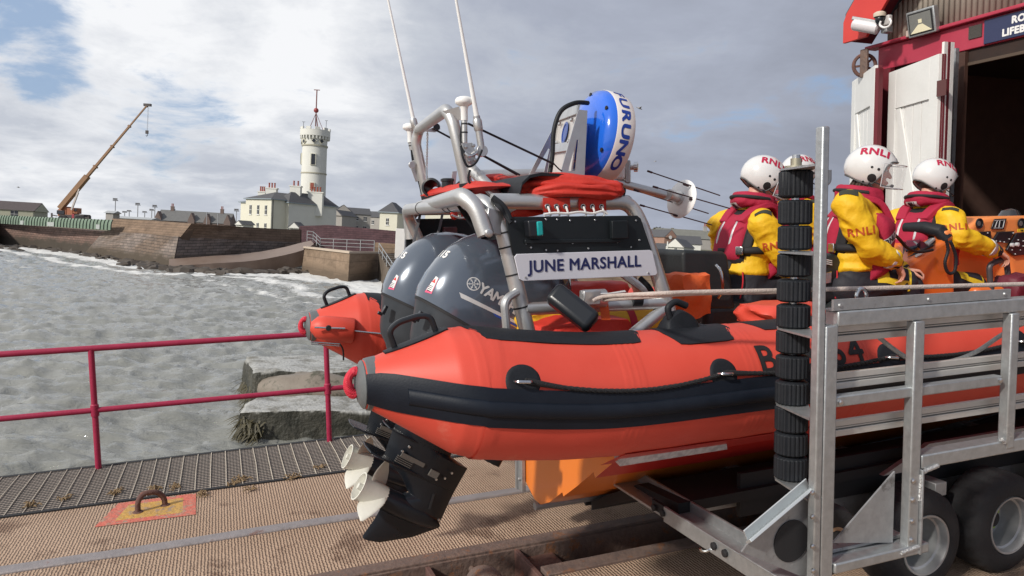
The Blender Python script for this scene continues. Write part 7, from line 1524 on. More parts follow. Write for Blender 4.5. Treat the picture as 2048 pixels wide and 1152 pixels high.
# inside: floor, honour boards on the far wall
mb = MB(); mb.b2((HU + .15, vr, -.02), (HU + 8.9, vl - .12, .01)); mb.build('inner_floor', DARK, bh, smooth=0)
def plaque(px0, px1, y0, u, label):
    p, q_ = onu(px0, y0, u), onu(px1, y0, u); w2 = (p.y - q_.y) / 2; c_ = (p + q_) / 2; mb = MB(); pts_ = [(u, c_.y + w2, c_.z - 2.0), (u, c_.y + w2, c_.z - .25)] + [(u, c_.y + w2 * math.cos(a), c_.z - .25 + .25 * math.sin(a)) for a in [PI * k / 10 for k in range(1, 10)]] + [(u, c_.y - w2, c_.z - .25), (u, c_.y - w2, c_.z - 2.0)]
    mb.prism(pts_, (.05, 0, 0)); o = mb.build('honour_board', mat('board_dark', (.08, .075, .08), .35, 0, (.11, .10, .105), 30, .4), None, (u, c_.y, c_.z - 1), smooth=0); tag(o, label, 'board', 'dark honour boards inside the boathouse')
    mb = MB()
    for k in range(20): mb.b2((u - .004, c_.y - w2 * .8, c_.z - .5 - k * .07), (u, c_.y + w2 * .8 * (.8 + .2 * ((k * 7) % 3) / 2), c_.z - .485 - k * .07))
    tx_ = mb.build('faint_line', mat('faint_gilt', (.3, .26, .18), .5), o, smooth=0); tx_['kind'] = 'stuff'
plaque(1938, 2012, 232, HU + 3.5, 'dark arched honour board at the left inside the boathouse'); plaque(2026, 2100, 250, HU + 3.5, 'dark arched honour board at the right inside the boathouse')
# fittings on the front
c_ = onu(1846, 44, HU - .16); t = thing('floodlight', 'square silver floodlight on the red fascia cap', 'floodlight', tuple(c_))
R = Matrix.Rotation(math.radians(-12), 3, 'Y') @ Matrix.Rotation(math.radians(6), 3, 'Z')
k_ = .20
mb = MB(); mb.box(c_, (.10, k_ * 2, k_ * 1.72), R); mb.build('casing', GALV, t, bevel=.015, seg=3); mb = MB()
F_ = lambda x, y, z: c_ + R @ Vector((x, y, z))
mb.prism([F_(-.052, -k_ * .86, -k_ * .72), F_(-.052, k_ * .86, -k_ * .72), F_(-.052, k_ * .86, k_ * .72), F_(-.052, -k_ * .86, k_ * .72)], R @ Vector((-.004, 0, 0))); mb.build('bezel', BLKM, t, smooth=0)
mb = MB(); q4 = [F_(-.058, -k_ * .76, -k_ * .62), F_(-.058, k_ * .76, -k_ * .62), F_(-.058, k_ * .76, k_ * .62), F_(-.058, -k_ * .76, k_ * .62)]; ce = F_(-.020 - .0385, .0, .02)
mb.prism(q4, R @ Vector((-.003, 0, 0))); mb.build('reflector', mat('reflector', (.32, .33, .32), .25, .6), t, smooth=0); mb = MB(); mb.add([q4[0] + R @ Vector((-.006, 0, 0)), q4[1] + R @ Vector((-.006, 0, 0)), F_(-.064, .03, -.02), F_(-.064, -.03, -.02)], [(0, 1, 2, 3)]); mb.box(F_(-.064, 0, .02), (.004, .05, .05), R); mb.build('lamp_chip', mat('chip', (.75, .7, .5), .4), t, smooth=0)
mb = MB(); p = onu(1824, 66, HU - .1); mb.box(p, (.06, .16, .09)); tag(mb.build('junction_box', mat('box_cream', (.5, .4, .36), .6), None, tuple(p), bevel=.01), 'small cream junction box left of the square floodlight', 'junction box')
t = thing('strip_light', 'white cylindrical bulkhead lamp sticking out from the red barge board', 'lamp', tuple(onu(1745, 52, HU - .5)))
p, q_ = onu(1706, 48, HU - .62), onu(1758, 57, HU - .47); mb = MB(); mb.tube([p, p.lerp(q_, .06), p.lerp(q_, .95), q_], [.06, .085, .085, .06], 20); mb.build('diffuser', mat('lamp_cover', (.66, .64, .66), .3), t); mb = MB(); mb.bar(p + Vector((0, 0, .075)), q_ + Vector((0, 0, .075)), .12, .05, (0, 0, 1)); mb.box(q_ + Vector((.08, -.06, -.02)), (.12, .1, .1)); mb.build('housing', GALVD, t, bevel=.01)
t = thing('security_camera', 'small dome security camera with a looped white cable', 'camera', tuple(onu(1765, 35, HU - .45))); c_ = onu(1765, 38, HU - .55)
mb = MB(); mb.box(onu(1772, 42, HU - .46), (.08, .16, .14)); mb.build('base', mat('cam_grey', (.45, .43, .42), .5), t, bevel=.02); mb = MB(); mb.lathe(c_ + Vector((0, .05, .06)), (0, 0, 1), [(.075, -.02), (.08, 0), (.08, .03), (.05, .05), (.001, .055)], 20, cap=False); mb.build('hood', mat('cam_cream', (.6, .52, .42), .5), t); mb = MB(); mb.ball(c_ + Vector((0, .05, .01)), (.06, .06, .075), 16); mb.build('dome', BLKP, t)
mb = MB(); mb.tube(spline([onu(x, y, HU - .6) for x, y in ((1762, 42), (1760, 50), (1768, 55), (1778, 52), (1782, 44), (1779, 37))], 5), .014, 8); mb.build('cable', WHITE, t)
t = thing('pulley_wheel', 'rusty pulley wheel fixed above the narrow white door leaf', 'pulley', tuple(onu(1730, 132, HU - .2))); c_ = onu(1729, 131, HU - .25)
mb = MB(); ax_ = Vector((.5, 1, 0)).normalized(); e_ = ax_.orthogonal().normalized(); f_ = ax_.cross(e_); mb.tube([c_ + (e_ * math.cos(a) + f_ * math.sin(a)) * .155 for a in [2 * PI * k / 28 for k in range(28)]], .026, 8, closed=True); mb.lathe(c_, ax_, [(.04, -.06), (.05, -.05), (.05, .05), (.04, .06)], 14)
for k in range(5): a = 2 * PI * k / 5; mb.bar(c_, c_ + (e_ * math.cos(a) + f_ * math.sin(a)) * .15, .03, .02, tuple(ax_))
mb.build('sheave', RUSTD, t); mb = MB(); mb.box(c_ + Vector((-.06, -.05, .02)), (.04, .13, .40)); mb.build('cheek', RUST, t, bevel=.01)
# ================================================================= the crew (slip frame)
YJ = mat('yellow_jacket', (.78, .48, .008), .6, 0, (.70, .40, .006), 5, .5, bump=.6, bs=26); BKT = mat('black_trousers', (.010, .011, .017), .7, 0, (.018, .019, .026), 8, .5, bump=.35, bs=40)
LJ = mat('crimson_vest', (.31, .007, .034), .8, 0, (.38, .011, .044), 7, .5, bump=.3, bs=60); SKIN = mat('skin', (.56, .27, .19), .5, 0, (.62, .32, .23), 9, .5, bump=.1, bs=90); HAIR = mat('dark_hair', (.03, .018, .012), .55, 0, (.06, .035, .022), 60, .5, stretch=(1, 1, .2))
HELM = mat('helmet_white', (.64, .64, .635), .22, 0, coat=.6); HRED = mat('helmet_crimson', (.42, .01, .05), .4); WEB = mat('black_webbing', (.010, .010, .012), .75); REFL = mat('vest_reflective', (.60, .60, .62), .35, 0, (.46, .46, .48), 60, .4); SRED = mat('sleeve_lettering', (.45, .07, .01), .6); VIS = mat('visor', (.7, .75, .8), .05, 0, alpha=.07, spec=.5); CUFF = mat('neoprene', (.02, .02, .024), .8); YP = mat('knee_yellow', (.66, .47, .02), .6, bump=.3, bs=60)
def capsule(mb, a, b, ra, rb, n=14, fl=1, bulge=0):
    a = Vector(a); b = Vector(b); d = (b - a); L_ = d.length; d.normalize(); pts_ = []; rs = []
    for k in range(5): t = k / 4; an = PI / 2 * (1 - t); pts_.append(a - d * ra * math.sin(an)); rs.append(max(.002, ra * math.cos(an)))
    for k in range(1, 5): t = k / 5; pts_.append(a.lerp(b, t)); rs.append(ra + (rb - ra) * t + bulge * math.sin(PI * t))
    for k in range(5): t = k / 4; an = PI / 2 * t; pts_.append(b + d * rb * math.sin(an)); rs.append(max(.002, rb * math.cos(an)))
    mb.tube(pts_, rs, n)
def merged(mb, name, mt, parent, vox, smooth=4, wr=0, wsc=9, seed=0, fr=SL):
    me = mb.mesh(name); tmp = bpy.data.objects.new('tmp', me); COL.objects.link(tmp)
    r = tmp.modifiers.new('r', 'REMESH'); r.mode = 'VOXEL'; r.voxel_size = vox
    if smooth: s_ = tmp.modifiers.new('s', 'SMOOTH'); s_.iterations = smooth; s_.factor = .6
    dg = bpy.context.evaluated_depsgraph_get(); m2 = bpy.data.meshes.new_from_object(tmp.evaluated_get(dg)); bpy.data.objects.remove(tmp)
    if wr:
        nr = [v.normal.copy() for v in m2.vertices]
        for v, n_ in zip(m2.vertices, nr):
            p = v.co * wsc + Vector((seed * 3.1, seed, 0)); a = noise.noise(Vector((p.x, p.y, p.z * 1.7))); q = noise.noise(p * .45 + Vector((7, 7, 7)))
            rd = 1 - abs(noise.noise(Vector((p.x * .8 + q * 2, p.y * .8, p.z * 1.5 + q * 3)))) * 2.6
            v.co += n_ * (wr * (.55 * a + .6 * max(-.6, rd) * (.5 + .8 * q)))
    m2.materials.clear(); o = link_mesh(name, m2, mt, parent, None, fr, 180); return o
def hand(mb, wrist, fdir, palm_n, s_=1.0, side=1, curl=1.1):
    """wrist point, finger direction, palm normal (palm faces it); five separate fingers"""
    w_ = Vector(wrist); f = Vector(fdir).normalized(); n_ = Vector(palm_n); n_ = (n_ - f * n_.dot(f)).normalized(); t = f.cross(n_) * side
    def q(x, y, z): return w_ + (f * x + t * y + n_ * z) * s_
    for y in (-.026, -.009, .009, .026): capsule(mb, q(.012, y * .75, 0), q(.082 - abs(y) * .25, y * 1.1, -.004), .015 * s_, .0115 * s_, 10)
    for y, L_, r in ((.030, .066, .0082), (.0105, .074, .0088), (-.010, .070, .0085), (-.029, .056, .0075)):
        p = q(.085 - abs(y) * .2, y * 1.12, -.003); a = .25 * curl; seg = (.46, .30, .24); 
        for k in range(3):
            a += (.30, .62, .45)[k] * curl; d = f * math.cos(a) + n_ * math.sin(a) + t * y * .8; p2 = p + d.normalized() * L_ * seg[k] * s_ * 1.02; capsule(mb, p, p2, (r - k * .0006) * s_, (r - .0008 - k * .0007) * s_, 9); p = p2
    p = q(.022, .030, .006)
    for k, (dx, dy, dz, l) in enumerate(((.62, .62, .35, .036), (.85, .32, .42, .030), (.9, .08, .5, .024))): p2 = p + (f * dx + t * dy + n_ * dz).normalized() * l * s_; capsule(mb, p, p2, (.0125 - .0015 * k) * s_, (.0112 - .0016 * k) * s_, 9); p = p2
def crew(label, O, yaw, lean, head_yaw, arms, legs, head_pitch=0, hair=False, visor=0, collar=1, face=True, detail=True, seed=0, hem=.14):
    O = Vector(O) + Vector((0, 0, .02)); Rz = Matrix.Rotation(yaw, 3, 'Z')
    t = thing('person', label, 'person', tuple(O))
    def q(x, y, z):
        k = max(0, z); x2 = x + lean * k + .10 * lean * k * k; return O + Rz @ Vector((x2, y, z))
    hc = q(.035, 0, .772); Rh = Matrix.Rotation(head_yaw, 3, 'Z') @ Matrix.Rotation(head_pitch, 3, 'Y')
    def h(x, y, z): return hc + Rh @ Vector((x, y, z))
    # --- body: one continuous skin with head, neck, trunk, arms and hands
    mb = MB(ID)
    mb.ball(h(0, 0, .015), (.095, .075, .105), 20, R=Rh); mb.ball(h(.022, 0, -.055), (.070, .058, .062), 18, R=Rh); mb.ball(h(.058, 0, -.092), (.030, .030, .022), 12, R=Rh)
    capsule(mb, h(.078, 0, .030), h(.108, 0, -.018), .008, .013, 8); mb.ball(h(.088, 0, -.052), (.016, .024, .008), 10, R=Rh); mb.ball(h(.086, 0, -.064), (.015, .022, .008), 10, R=Rh); mb.ball(h(.082, 0, .040), (.018, .048, .011), 10, R=Rh)
    for sd_ in (1, -1): mb.ball(h(-.005, sd_ * .075, -.01), (.02, .01, .03), 10, R=Rh); mb.ball(h(.062, sd_ * .035, -.035), (.022, .02, .025), 10, R=Rh)
    capsule(mb, h(-.02, 0, -.06), q(0, 0, .58), .055, .066, 16)
    secs = [(0.02, .13, .165), (.2, .11, .15), (.4, .115, .165), (.52, .08, .14), (.6, .05, .06)]
    mb.loft([[q(math.cos(a) * dx, math.sin(a) * dy, z) for a in [2 * PI * k / 20 for k in range(20)]] for z, dx, dy in secs])
    for sh, el, wr, hf, pn, side in arms: capsule(mb, sh, el, .045, .038); capsule(mb, el, wr, .036, .025); hand(mb, wr, hf, pn, 1.0, side)
    for hp, kn, an in legs: capsule(mb, hp, kn, .075, .052); capsule(mb, kn, an, .05, .035); capsule(mb, an, Vector(an) + Rz @ Vector((.17, 0, -.04)), .035, .03)
    merged(mb, 'body', SKIN, t, .0062, 3)
    if face:
        for sd_ in (1, -1):
            mb = MB(ID); mb.ball(h(.078, sd_ * .030, .018), .0135, 12, R=Rh); e_ = link_mesh('eye', (lambda m_: (m_.transform(SL), m_)[1])(mb.mesh()), mat('eye_white', (.6, .57, .53), .2), t, smooth=60)
            mb = MB(SL); mb.ball(h(.0885, sd_ * .031, .017), (.0045, .0065, .0065), 10, R=Rh); mb.build('iris', mat('iris', (.03, .02, .015), .15), t)
        mb = MB(); mb.tube(spline([h(.090, -.020, -.058), h(.101, 0, -.0575), h(.090, .020, -.058)], 4), .0032, 6); mb.build('lips', mat('lips', (.42, .12, .11), .5), t)
    # --- clothing
    mb = MB(ID)
    tz = [(hem, .155, .19), (hem + .025, .178, .214), (.20, .168, .205), (.22, .160, .20), (.34, .165, .212), (.44, .155, .218), (.515, .125, .205), (.56, .09, .15), (.60, .075, .10)]
    mb.loft([[q(math.cos(a) * dx, math.sin(a) * dy, z) for a in [2 * PI * k / 28 for k in range(28)]] for z, dx, dy in tz])
    for sh, el, wr, hf, pn, side in arms:
        sh, el, wr = Vector(sh), Vector(el), Vector(wr); w0 = el.lerp(wr, .86)
        capsule(mb, q(0, side * -.10 if False else (.10 if (Rz.inverted() @ (sh - O)).y > 0 else -.10), .51), sh, .085, .092); capsule(mb, sh, el, .092, .074, bulge=.006); capsule(mb, el, w0, .073, .052, bulge=.006)
    jk = merged(mb, 'jacket', YJ, t, .0095, 3, .026, 9, seed)
    jb = bvh_of([jk])
    mb = MB(ID)
    mb.loft([[q(math.cos(a) * dx, math.sin(a) * dy, z) for a in [2 * PI * k / 24 for k in range(24)]] for z, dx, dy in ((-.10, .15, .19), (-.03, .172, .21), (hem + .02, .168, .203), (hem + .06, .15, .18))])
    for hp, kn, an in legs: capsule(mb, hp, kn, .108, .082); capsule(mb, kn, an, .08, .062)
    tr_ = merged(mb, 'trousers', BKT, t, .012, 5, .010, 9, seed + 3); tb_ = bvh_of([tr_])
    for k, (hp, kn, an) in enumerate(legs):
        mb = MB(ID); an = Vector(an); capsule(mb, an + Rz @ Vector((-.03, 0, 0)), an + Rz @ Vector((.15, 0, -.05)), .055, .045); capsule(mb, an, an + Vector((0, 0, .1)), .055, .055); merged(mb, 'boot', BLK, t, .012, 3)
    for sh, el, wr, hf, pn, side in arms:
        sh, el, wr = Vector(sh), Vector(el), Vector(wr); d = (wr - el).normalized(); L_ = (wr - el).length
        mb = MB(); mb.tube([el + d * (L_ * .88), el + d * (L_ * .92), el + d * (L_ * 1.0 + .0), el + d * (L_ + .012)], [.050, .047, .036, .034], 20); mb.build('cuff', CUFF, t, smooth=60)
        mb = MB(); secs = [[el + d * x + (d.orthogonal().normalized() * math.cos(a) + d.cross(d.orthogonal().normalized()) * math.sin(a)) * r for a in [2 * PI * k / 24 for k in range(24)]] for x, r in ((L_ * .70, .063), (L_ * .705, .0655), (L_ * .795, .061), (L_ * .80, .058))]; mb.loft(secs); mb.build('cuff_band', REFL, t, smooth=50)
    def onj(name, me, mt, o_, x, y, off=.004, bv=None, reach=.3): return wrap_decal(name, me, mt, t, bv or jb, o_, x, y, off, reach=reach)
    # --- life jacket: back pad, front lobes, collar, belt, straps, all offset from the jacket
    def vest(a0, a1, z0, z1, off, thick, mt, name, n=16, m=12, prof=None):
        mb = MB(); V1 = []; 
        for i in range(n + 1):
            a = math.radians(a0 + (a1 - a0) * i / n); row = []; row2 = []
            for j in range(m + 1):
                z = z0 + (z1 - z0) * j / m; dx = lerp_tab([(s_[0], s_[1]) for s_ in tz], z) + off; dy = lerp_tab([(s_[0], s_[2]) for s_ in tz], z) + off * .7
                e = min(1, min(i, n - i) / n * 5, min(j, m - j) / m * 6); e = math.sqrt(max(0, e)); puff = prof(i / n, j / m) if prof else 1
                row.append(q(math.cos(a) * (dx + thick * e * puff), math.sin(a) * (dy + thick * e * puff), z)); row2.append(q(math.cos(a) * (dx - .025), math.sin(a) * (dy - .025), z))
            V1.append(row + row2[::-1])
        mb.loft(V1); return mb.build(name, mt, t, smooth=60)
    pf_ = lambda a, b: 1 + .25 * math.sin(a * PI * 3) * .6
    lj = vest(138, 222, .235, .565, .006, .032, LJ, 'life_jacket_back', prof=pf_)
    vest(133, 227, .222, .578, .003, .024, WEB, 'back_panel')
    vest(10, 66, .10, .52, .006, .050, LJ, 'life_jacket_front'); vest(-66, -10, .10, .52, .006, .050, LJ, 'life_jacket_front')
    vest(-142, -122, .27, .44, .002, .014, WEB, 'side_panel'); vest(122, 142, .27, .44, .002, .014, WEB, 'side_panel')
    vest(0, 360, .285, .335, .020, .016, WEB, 'waist_belt', n=48, m=4); mb = MB(); 
    for zz in (.26,):
        c_ = q(-.165, -.155, .31); mb.box(c_, (.02, .05, .055), Rz @ Matrix.Rotation(.5, 3, 'Z'))
    mb.build('buckle', STEEL, t, bevel=.004)
    for ang in (163, 197) if detail else ():
        vest(ang - 3.4, ang + 3.4, .34, .52, .034, .010, REFL, 'reflective_stripe', n=3, m=10); vest(ang - 6, ang + 6, .02, .285, .006, .006, WEB, 'crotch_strap', n=3, m=6)
    # shoulder straps and padded collar
    for sd_ in (1, -1):
        mb = MB(); sp = spline([q(-.165, sd_ * .085, .50), q(-.09, sd_ * .115, .585), q(.01, sd_ * .118, .615), q(.10, sd_ * .105, .575), q(.175, sd_ * .09, .46)], 5); secs = []
        for i, p in enumerate(sp):
            tg = (sp[min(i + 1, len(sp) - 1)] - sp[max(i - 1, 0)]).normalized(); sdv = Rz @ Vector((0, 1, 0)); up_ = tg.cross(sdv).normalized(); up_ = up_ if up_.z > 0 or i > len(sp) / 2 else -up_
            secs.append([p - sdv * .046 - up_ * .03, p + sdv * .046 - up_ * .03, p + sdv * .040 + up_ * .008, p - sdv * .040 + up_ * .008])
        mb.loft(secs); mb.build('shoulder_yoke', LJ, t, smooth=60, bevel=.006)
    mb = MB(ID); sp = [q(-.012 + math.cos(a) * (.112 if math.cos(a) < 0 else .12), math.sin(a) * .108, .625 + .018 * math.cos(a + PI) - (.06 if abs(a) < .5 else 0)) for a in [math.radians(x) for x in range(25, 336, 12)]]
    mb.tube(sp, [.043 + .007 * math.sin(i) for i in range(len(sp))], 14); mb.tube([p + Vector((0, 0, .036)) - (p - hc).normalized() * -.006 for p in sp], .028, 12); co_ = merged(mb, 'collar', LJ, t, .008, 4, .006, 16, seed); cbv = bvh_of([co_])
    mb = MB(); mb.tube([p + Vector((0, 0, .0)) + (p - q(0, 0, .6)).normalized() * .040 + Vector((0, 0, .012)) for p in sp[4:-4]], .012, 8); mb.build('collar_edge', WEB, t)
    bk = Rz @ Vector((-1, 0, 0)); sdv = Rz @ Vector((0, 1, 0)); fwv = Rz @ Vector((1, 0, 0)); Z = Vector((0, 0, 1))
    # back collar label
    wrap_decal('reflective_label', shape_mesh([(-.055, -.018), (.055, -.018), (.055, .018), (-.055, .018)], .02), REFL, t, cbv, q(-.17, .03, .610), -sdv, Z, .005, reach=.3)
    wrap_decal('lettering', text_mesh('RNLI', .034, bold=.001, cut=.015), BLKM, t, cbv, q(-.17, .03, .610), -sdv, Z, .0065, reach=.3)
    # chest label on the near lobe
    pad = [o for o in COL.objects if o.parent == t and o.name.startswith('life_jacket_front')]; fbv = bvh_of(pad)
    cdir = (fwv * .55 - sdv * .83).normalized(); cx = Z.cross(cdir).normalized(); tilt = math.radians(30); cx2 = cx * math.cos(tilt) + Z * math.sin(tilt); cy2 = Z * math.cos(tilt) - cx * math.sin(tilt)
    wrap_decal('reflective_label', shape_mesh([(-.075, -.024), (.075, -.024), (.075, .024), (-.075, .024)], .02), REFL, t, fbv, q(.13, -.155, .36), cx2, cy2, .004, reach=.4)
    wrap_decal('lettering', text_mesh('RNLI', .050, bold=.0014, cut=.015), BLKM, t, fbv, q(.13, -.155, .36), cx2, cy2, .0055, reach=.4)
    # near shoulder patch, sleeve lettering
    sh, el, wr = [Vector(x) for x in arms[0][:3]]; d = (el - sh).normalized(); toC = (SLI @ Vector((0, 0, 0)) - sh.lerp(el, .5)); toC = (toC - d * toC.dot(d)).normalized(); X = toC.cross(d) ; X = Z.cross(toC).normalized(); X = X if X.x > 0 else -X; Y = toC.cross(X)
    tl_ = math.radians(8); X2 = X * math.cos(tl_) + Y * math.sin(tl_); Y2 = Y * math.cos(tl_) - X * math.sin(tl_)
    onj('lettering', text_mesh('RNLI', .066, bold=.0016, cut=.015, spacing=1.1), SRED, sh.lerp(el, .60) + toC * .09, X2, Y2, .003)
    shp = sh + toC * .055 + Vector((0, 0, .09)); nz_ = (toC * .55 + Z * .8).normalized(); X3 = (X * .8 - Z * .0).normalized()
    onj('shoulder_patch', shape_mesh([(-.05, -.022), (.05, -.022), (.05, .022), (-.05, .022)], .02), mat('olive_patch', (.03, .032, .02), .8), shp, X3, nz_.cross(X3), .004)
    for hp, kn, an in legs[:1]:      # yellow edged knee panel on the near leg
        hp, kn = Vector(hp), Vector(kn); d = (kn - hp).normalized(); n2 = (toC * .6 + Z * .8); n2 = (n2 - d * n2.dot(d)).normalized(); yv = n2.cross(d)
        wrap_decal('knee_panel', shape_mesh([(-.15, -.065), (.06, -.085), (.09, .02), (.03, .085), (-.12, .07)], .02), YP, t, tb_, kn - d * .06 + n2 * .1, d, yv, .004, reach=.4)
        wrap_decal('knee_panel', shape_mesh([(-.07, -.045), (.05, -.062), (.068, .01), (.01, .045), (-.05, .03)], .02), BKT, t, tb_, kn - d * .06 + n2 * .1, d, yv, .007, reach=.4)
    mb = MB(); mb.tube(spline([q(-.12, -.17, .17), q(-.115, -.185, .10), q(-.11, -.18, .0)], 5), .005, 6); mb.tube(spline([q(-.17, .05, .17), q(-.18, .06, .08), q(-.17, .07, .02)], 5), .005, 6); mb.build('red_cord', mat('red_cord', (.45, .01, .02), .7), t)
    # --- helmet
    ax, ay, az_ = .152, .127, .142; hz = .030; mb = MB(); cols = 64; rows_ = 20; secs = []
    def edge(az):
        a = abs(az); return lerp_tab([(0, 18), (36, 16), (50, 6), (60, -22), (72, -44), (92, -48), (118, -40), (150, -27), (180, -24)], a)
    for i in range(cols):
        az = -180 + 360 * i / cols; e = edge(az); col = []
        for j in range(rows_ + 1):
            el_ = 90 - (90 - e) * j / rows_; ca = math.cos(math.radians(el_)); r = 1 + .012 * max(0, math.sin(math.radians(abs(az) * 3 + el_ * 4))) * (1 if 30 < abs(az) < 150 else .4)
            r += .03 * max(0, 1 - abs(az) / 40) * (1 if j > rows_ - 4 else 0)
            ridge = .013 * math.exp(-((abs(h_ := (el_ - 14 - .10 * (180 - abs(az)))) / 3.0) ** 2)) if abs(az) > 50 else 0
            kx = 1.0 if el_ > -10 else 1.0 - .05 * ((-10 - el_) / 40)
            col.append(h(-.012 + ax * ca * math.cos(math.radians(az)) * (r + ridge) * kx, ay * ca * math.sin(math.radians(az)) * (r + ridge), hz + az_ * math.sin(math.radians(el_)) * (1.0 + .0 * j)))
        secs.append(col)
    vs = [v for s_ in secs for v in s_]; fs = []; R_1 = rows_ + 1
    for i in range(cols):
        for j in range(rows_): fs.append((i * R_1 + j, i * R_1 + j + 1, ((i + 1) % cols) * R_1 + j + 1, ((i + 1) % cols) * R_1 + j))
    mb.add(vs, fs); me = mb.mesh('helmet'); bm = bmesh.new(); bm.from_mesh(me); bmesh.ops.remove_doubles(bm, verts=bm.verts[:], dist=.0006); bmesh.ops.recalc_face_normals(bm, faces=bm.faces[:]); bm.to_mesh(me); bm.free()
    hm = link_mesh('helmet', me, HELM, t, None, ID, 60)
    if detail: hm['label'] = 'white helmet with red lettering'
    s_ = hm.modifiers.new('s', 'SOLIDIFY'); s_.thickness = .012; s_.offset = -1
    mb = MB(); mb.tube([v + (v - hc).normalized() * .001 for v in [c_[-1] for c_ in secs]], .0045, 6, closed=True); mb.build('helmet_trim', mat('helmet_trim', (.08, .08, .08), .6), t)
    hb_ = bvh_of([hm]); 
    for sd_ in (1, -1):
        X = Rh @ Vector((1, 0, 0)) * (-sd_); Yv = Rh @ Vector((0, 0, 1))
        wrap_decal('ear_vent', disc_mesh(.025, cut=.01), BLKM, t, hb_, h(.012, sd_ * .18, -.036), X, Yv, .002)
        for dx, dz, r in ((-.008, .028, .0075), (.030, .018, .0085), (-.045, -.062, .0065), (.022, -.078, .0065)): wrap_decal('ear_vent', disc_mesh(r, n=14, cut=.005), BLKM, t, hb_, h(dx + .012, sd_ * .18, dz), X, Yv, .002)
        ta_ = math.radians(8 * sd_) * 0; pz = Rh @ (Vector((0, math.cos(math.radians(38)) * sd_, math.sin(math.radians(38))))); Yt = Rh @ Vector((0, -math.sin(math.radians(38)) * sd_, math.cos(math.radians(38))))
        wrap_decal('lettering', text_mesh('RNLI', .074, bold=.003, cut=.012, spacing=1.08), HRED, t, hb_, h(.005, 0, .05) + pz * .16, X, Yt, .002, reach=.3)
    if visor:
        mb = MB(); vis = []
        for i in range(25):
            az = math.radians(-72 + 144 * i / 24); k = 1.15; sw = visor; vis.append([h(-.0 + ax * k * math.cos(az) + .015 * sw, ay * 1.08 * math.sin(az), zz) for zz in (.055, .02, -.03, -.085)])
        mb.loft(vis, caps=False, closed=False); vo = mb.build('visor', VIS, t, smooth=60); sm = vo.modifiers.new('s', 'SOLIDIFY'); sm.thickness = .0018
        mb = MB(); mb.tube([v[0] for v in vis] + [v for v in vis[-1][1:]] + [v[-1] for v in vis[::-1]] + [v for v in vis[0][::-1][1:-1]], .0028, 6, closed=True); mb.build('visor_rim', mat('visor_rim', (.45, .46, .48), .3), t)
    mb = MB(); mb.tube(spline([h(.03, -.125, -.06), h(.09, -.115, -.078), h(.125, -.06, -.072)], 5), .004, 6); mb.ball(h(.128, -.05, -.072), .011, 10); mb.build('microphone', BLKM, t)
    mb = MB(); mb.tube(spline([h(.0, -.105, -.07), h(.045, -.085, -.115), h(.058, 0, -.125), h(.045, .085, -.115), h(0, .105, -.07)], 5), .008, 6); mb.build('chin_strap', WEB, t)
    if hair:
        mb = MB(); rnd = random.Random(3)
        for k in range(70):
            a = math.radians(rnd.uniform(95, 265)); r0 = .082; p0 = h(math.cos(a) * r0 - .01, math.sin(a) * r0 * .9, -.055 + rnd.uniform(-.02, .01)); dd = (p0 - hc); dd.z = 0; dd.normalize()
            L_ = rnd.uniform(.09, .20); mb.tube(spline([p0, p0 + dd * .03 + Vector((0, 0, -L_ * .45)), p0 + dd * (.045 + rnd.uniform(-.01, .02)) + Vector((rnd.gauss(0, .008), rnd.gauss(0, .008), -L_))], 3), [.007, .0075, .007, .006, .005, .004, .002], 5)
        mb.build('hair', HAIR, t)
    elif True:
        mb = MB(); mb.ball(h(-.03, 0, -.035), (.072, .074, .045), 16, R=Rh); mb.build('hair', HAIR, t)
    return t
def leg(O, yaw, sd_, knee, ank):
    Rz = Matrix.Rotation(yaw, 3, 'Z'); O = Vector(O); return (O + Rz @ Vector((.02, sd_ * .10, .055)), O + Rz @ Vector(knee), O + Rz @ Vector(ank))
V_ = Vector
# helm on the right, reaching to the console
O4 = (4.93, 3.98, 1.57); y4 = math.radians(3); R4 = Matrix.Rotation(y4, 3, 'Z')
def L4(x, y, z): return V_(O4) + R4 @ V_((x, y, z))
crew('person in yellow jacket and white helmet at the steering console, hand resting on it', O4, y4, .16, math.radians(-20), [(L4(.05, -.215, .51), onv(1918, 474, 3.70), onv(1996, 503, 3.70), (.75, -.1, -.6), (-.3, .1, -1), 1), (L4(.05, .215, .51), L4(.30, .28, .34), L4(.52, .22, .30), (1, -.1, 0), (0, 0, -1), -1)],
     [leg(O4, y4, -1, (.40, -.17, .03), (.42, -.16, -.34)), leg(O4, y4, 1, (.40, .17, .03), (.42, .16, -.34))], math.radians(16), seed=4)
# profile figure, near side, torso turned towards the camera
O3 = (3.86, 3.58, 1.59); y3 = math.radians(-34); R3 = Matrix.Rotation(y3, 3, 'Z')
def L3(x, y, z): return V_(O3) + R3 @ V_((x, y, z))
crew('person in profile with brown hair below a white helmet, hand on the knee', O3, y3, .10, math.radians(-50), [(onv(1696, 412, 3.40), onv(1738, 494, 3.33), onv(1795, 526, 3.30), (.5, .1, -.85), (-.7, .35, -.5), 1), (L3(.03, .215, .51), L3(.16, .25, .26), L3(.36, .12, .18), (1, -.4, -.2), (0, 0, -1), -1)],
     [(onv(1690, 575, 3.50), onv(1806, 562, 3.38), onv(1835, 660, 3.42)), leg(O3, y3, 1, (.40, .14, .06), (.44, .14, -.32))], math.radians(8), hair=True, visor=1, seed=1, hem=.16)
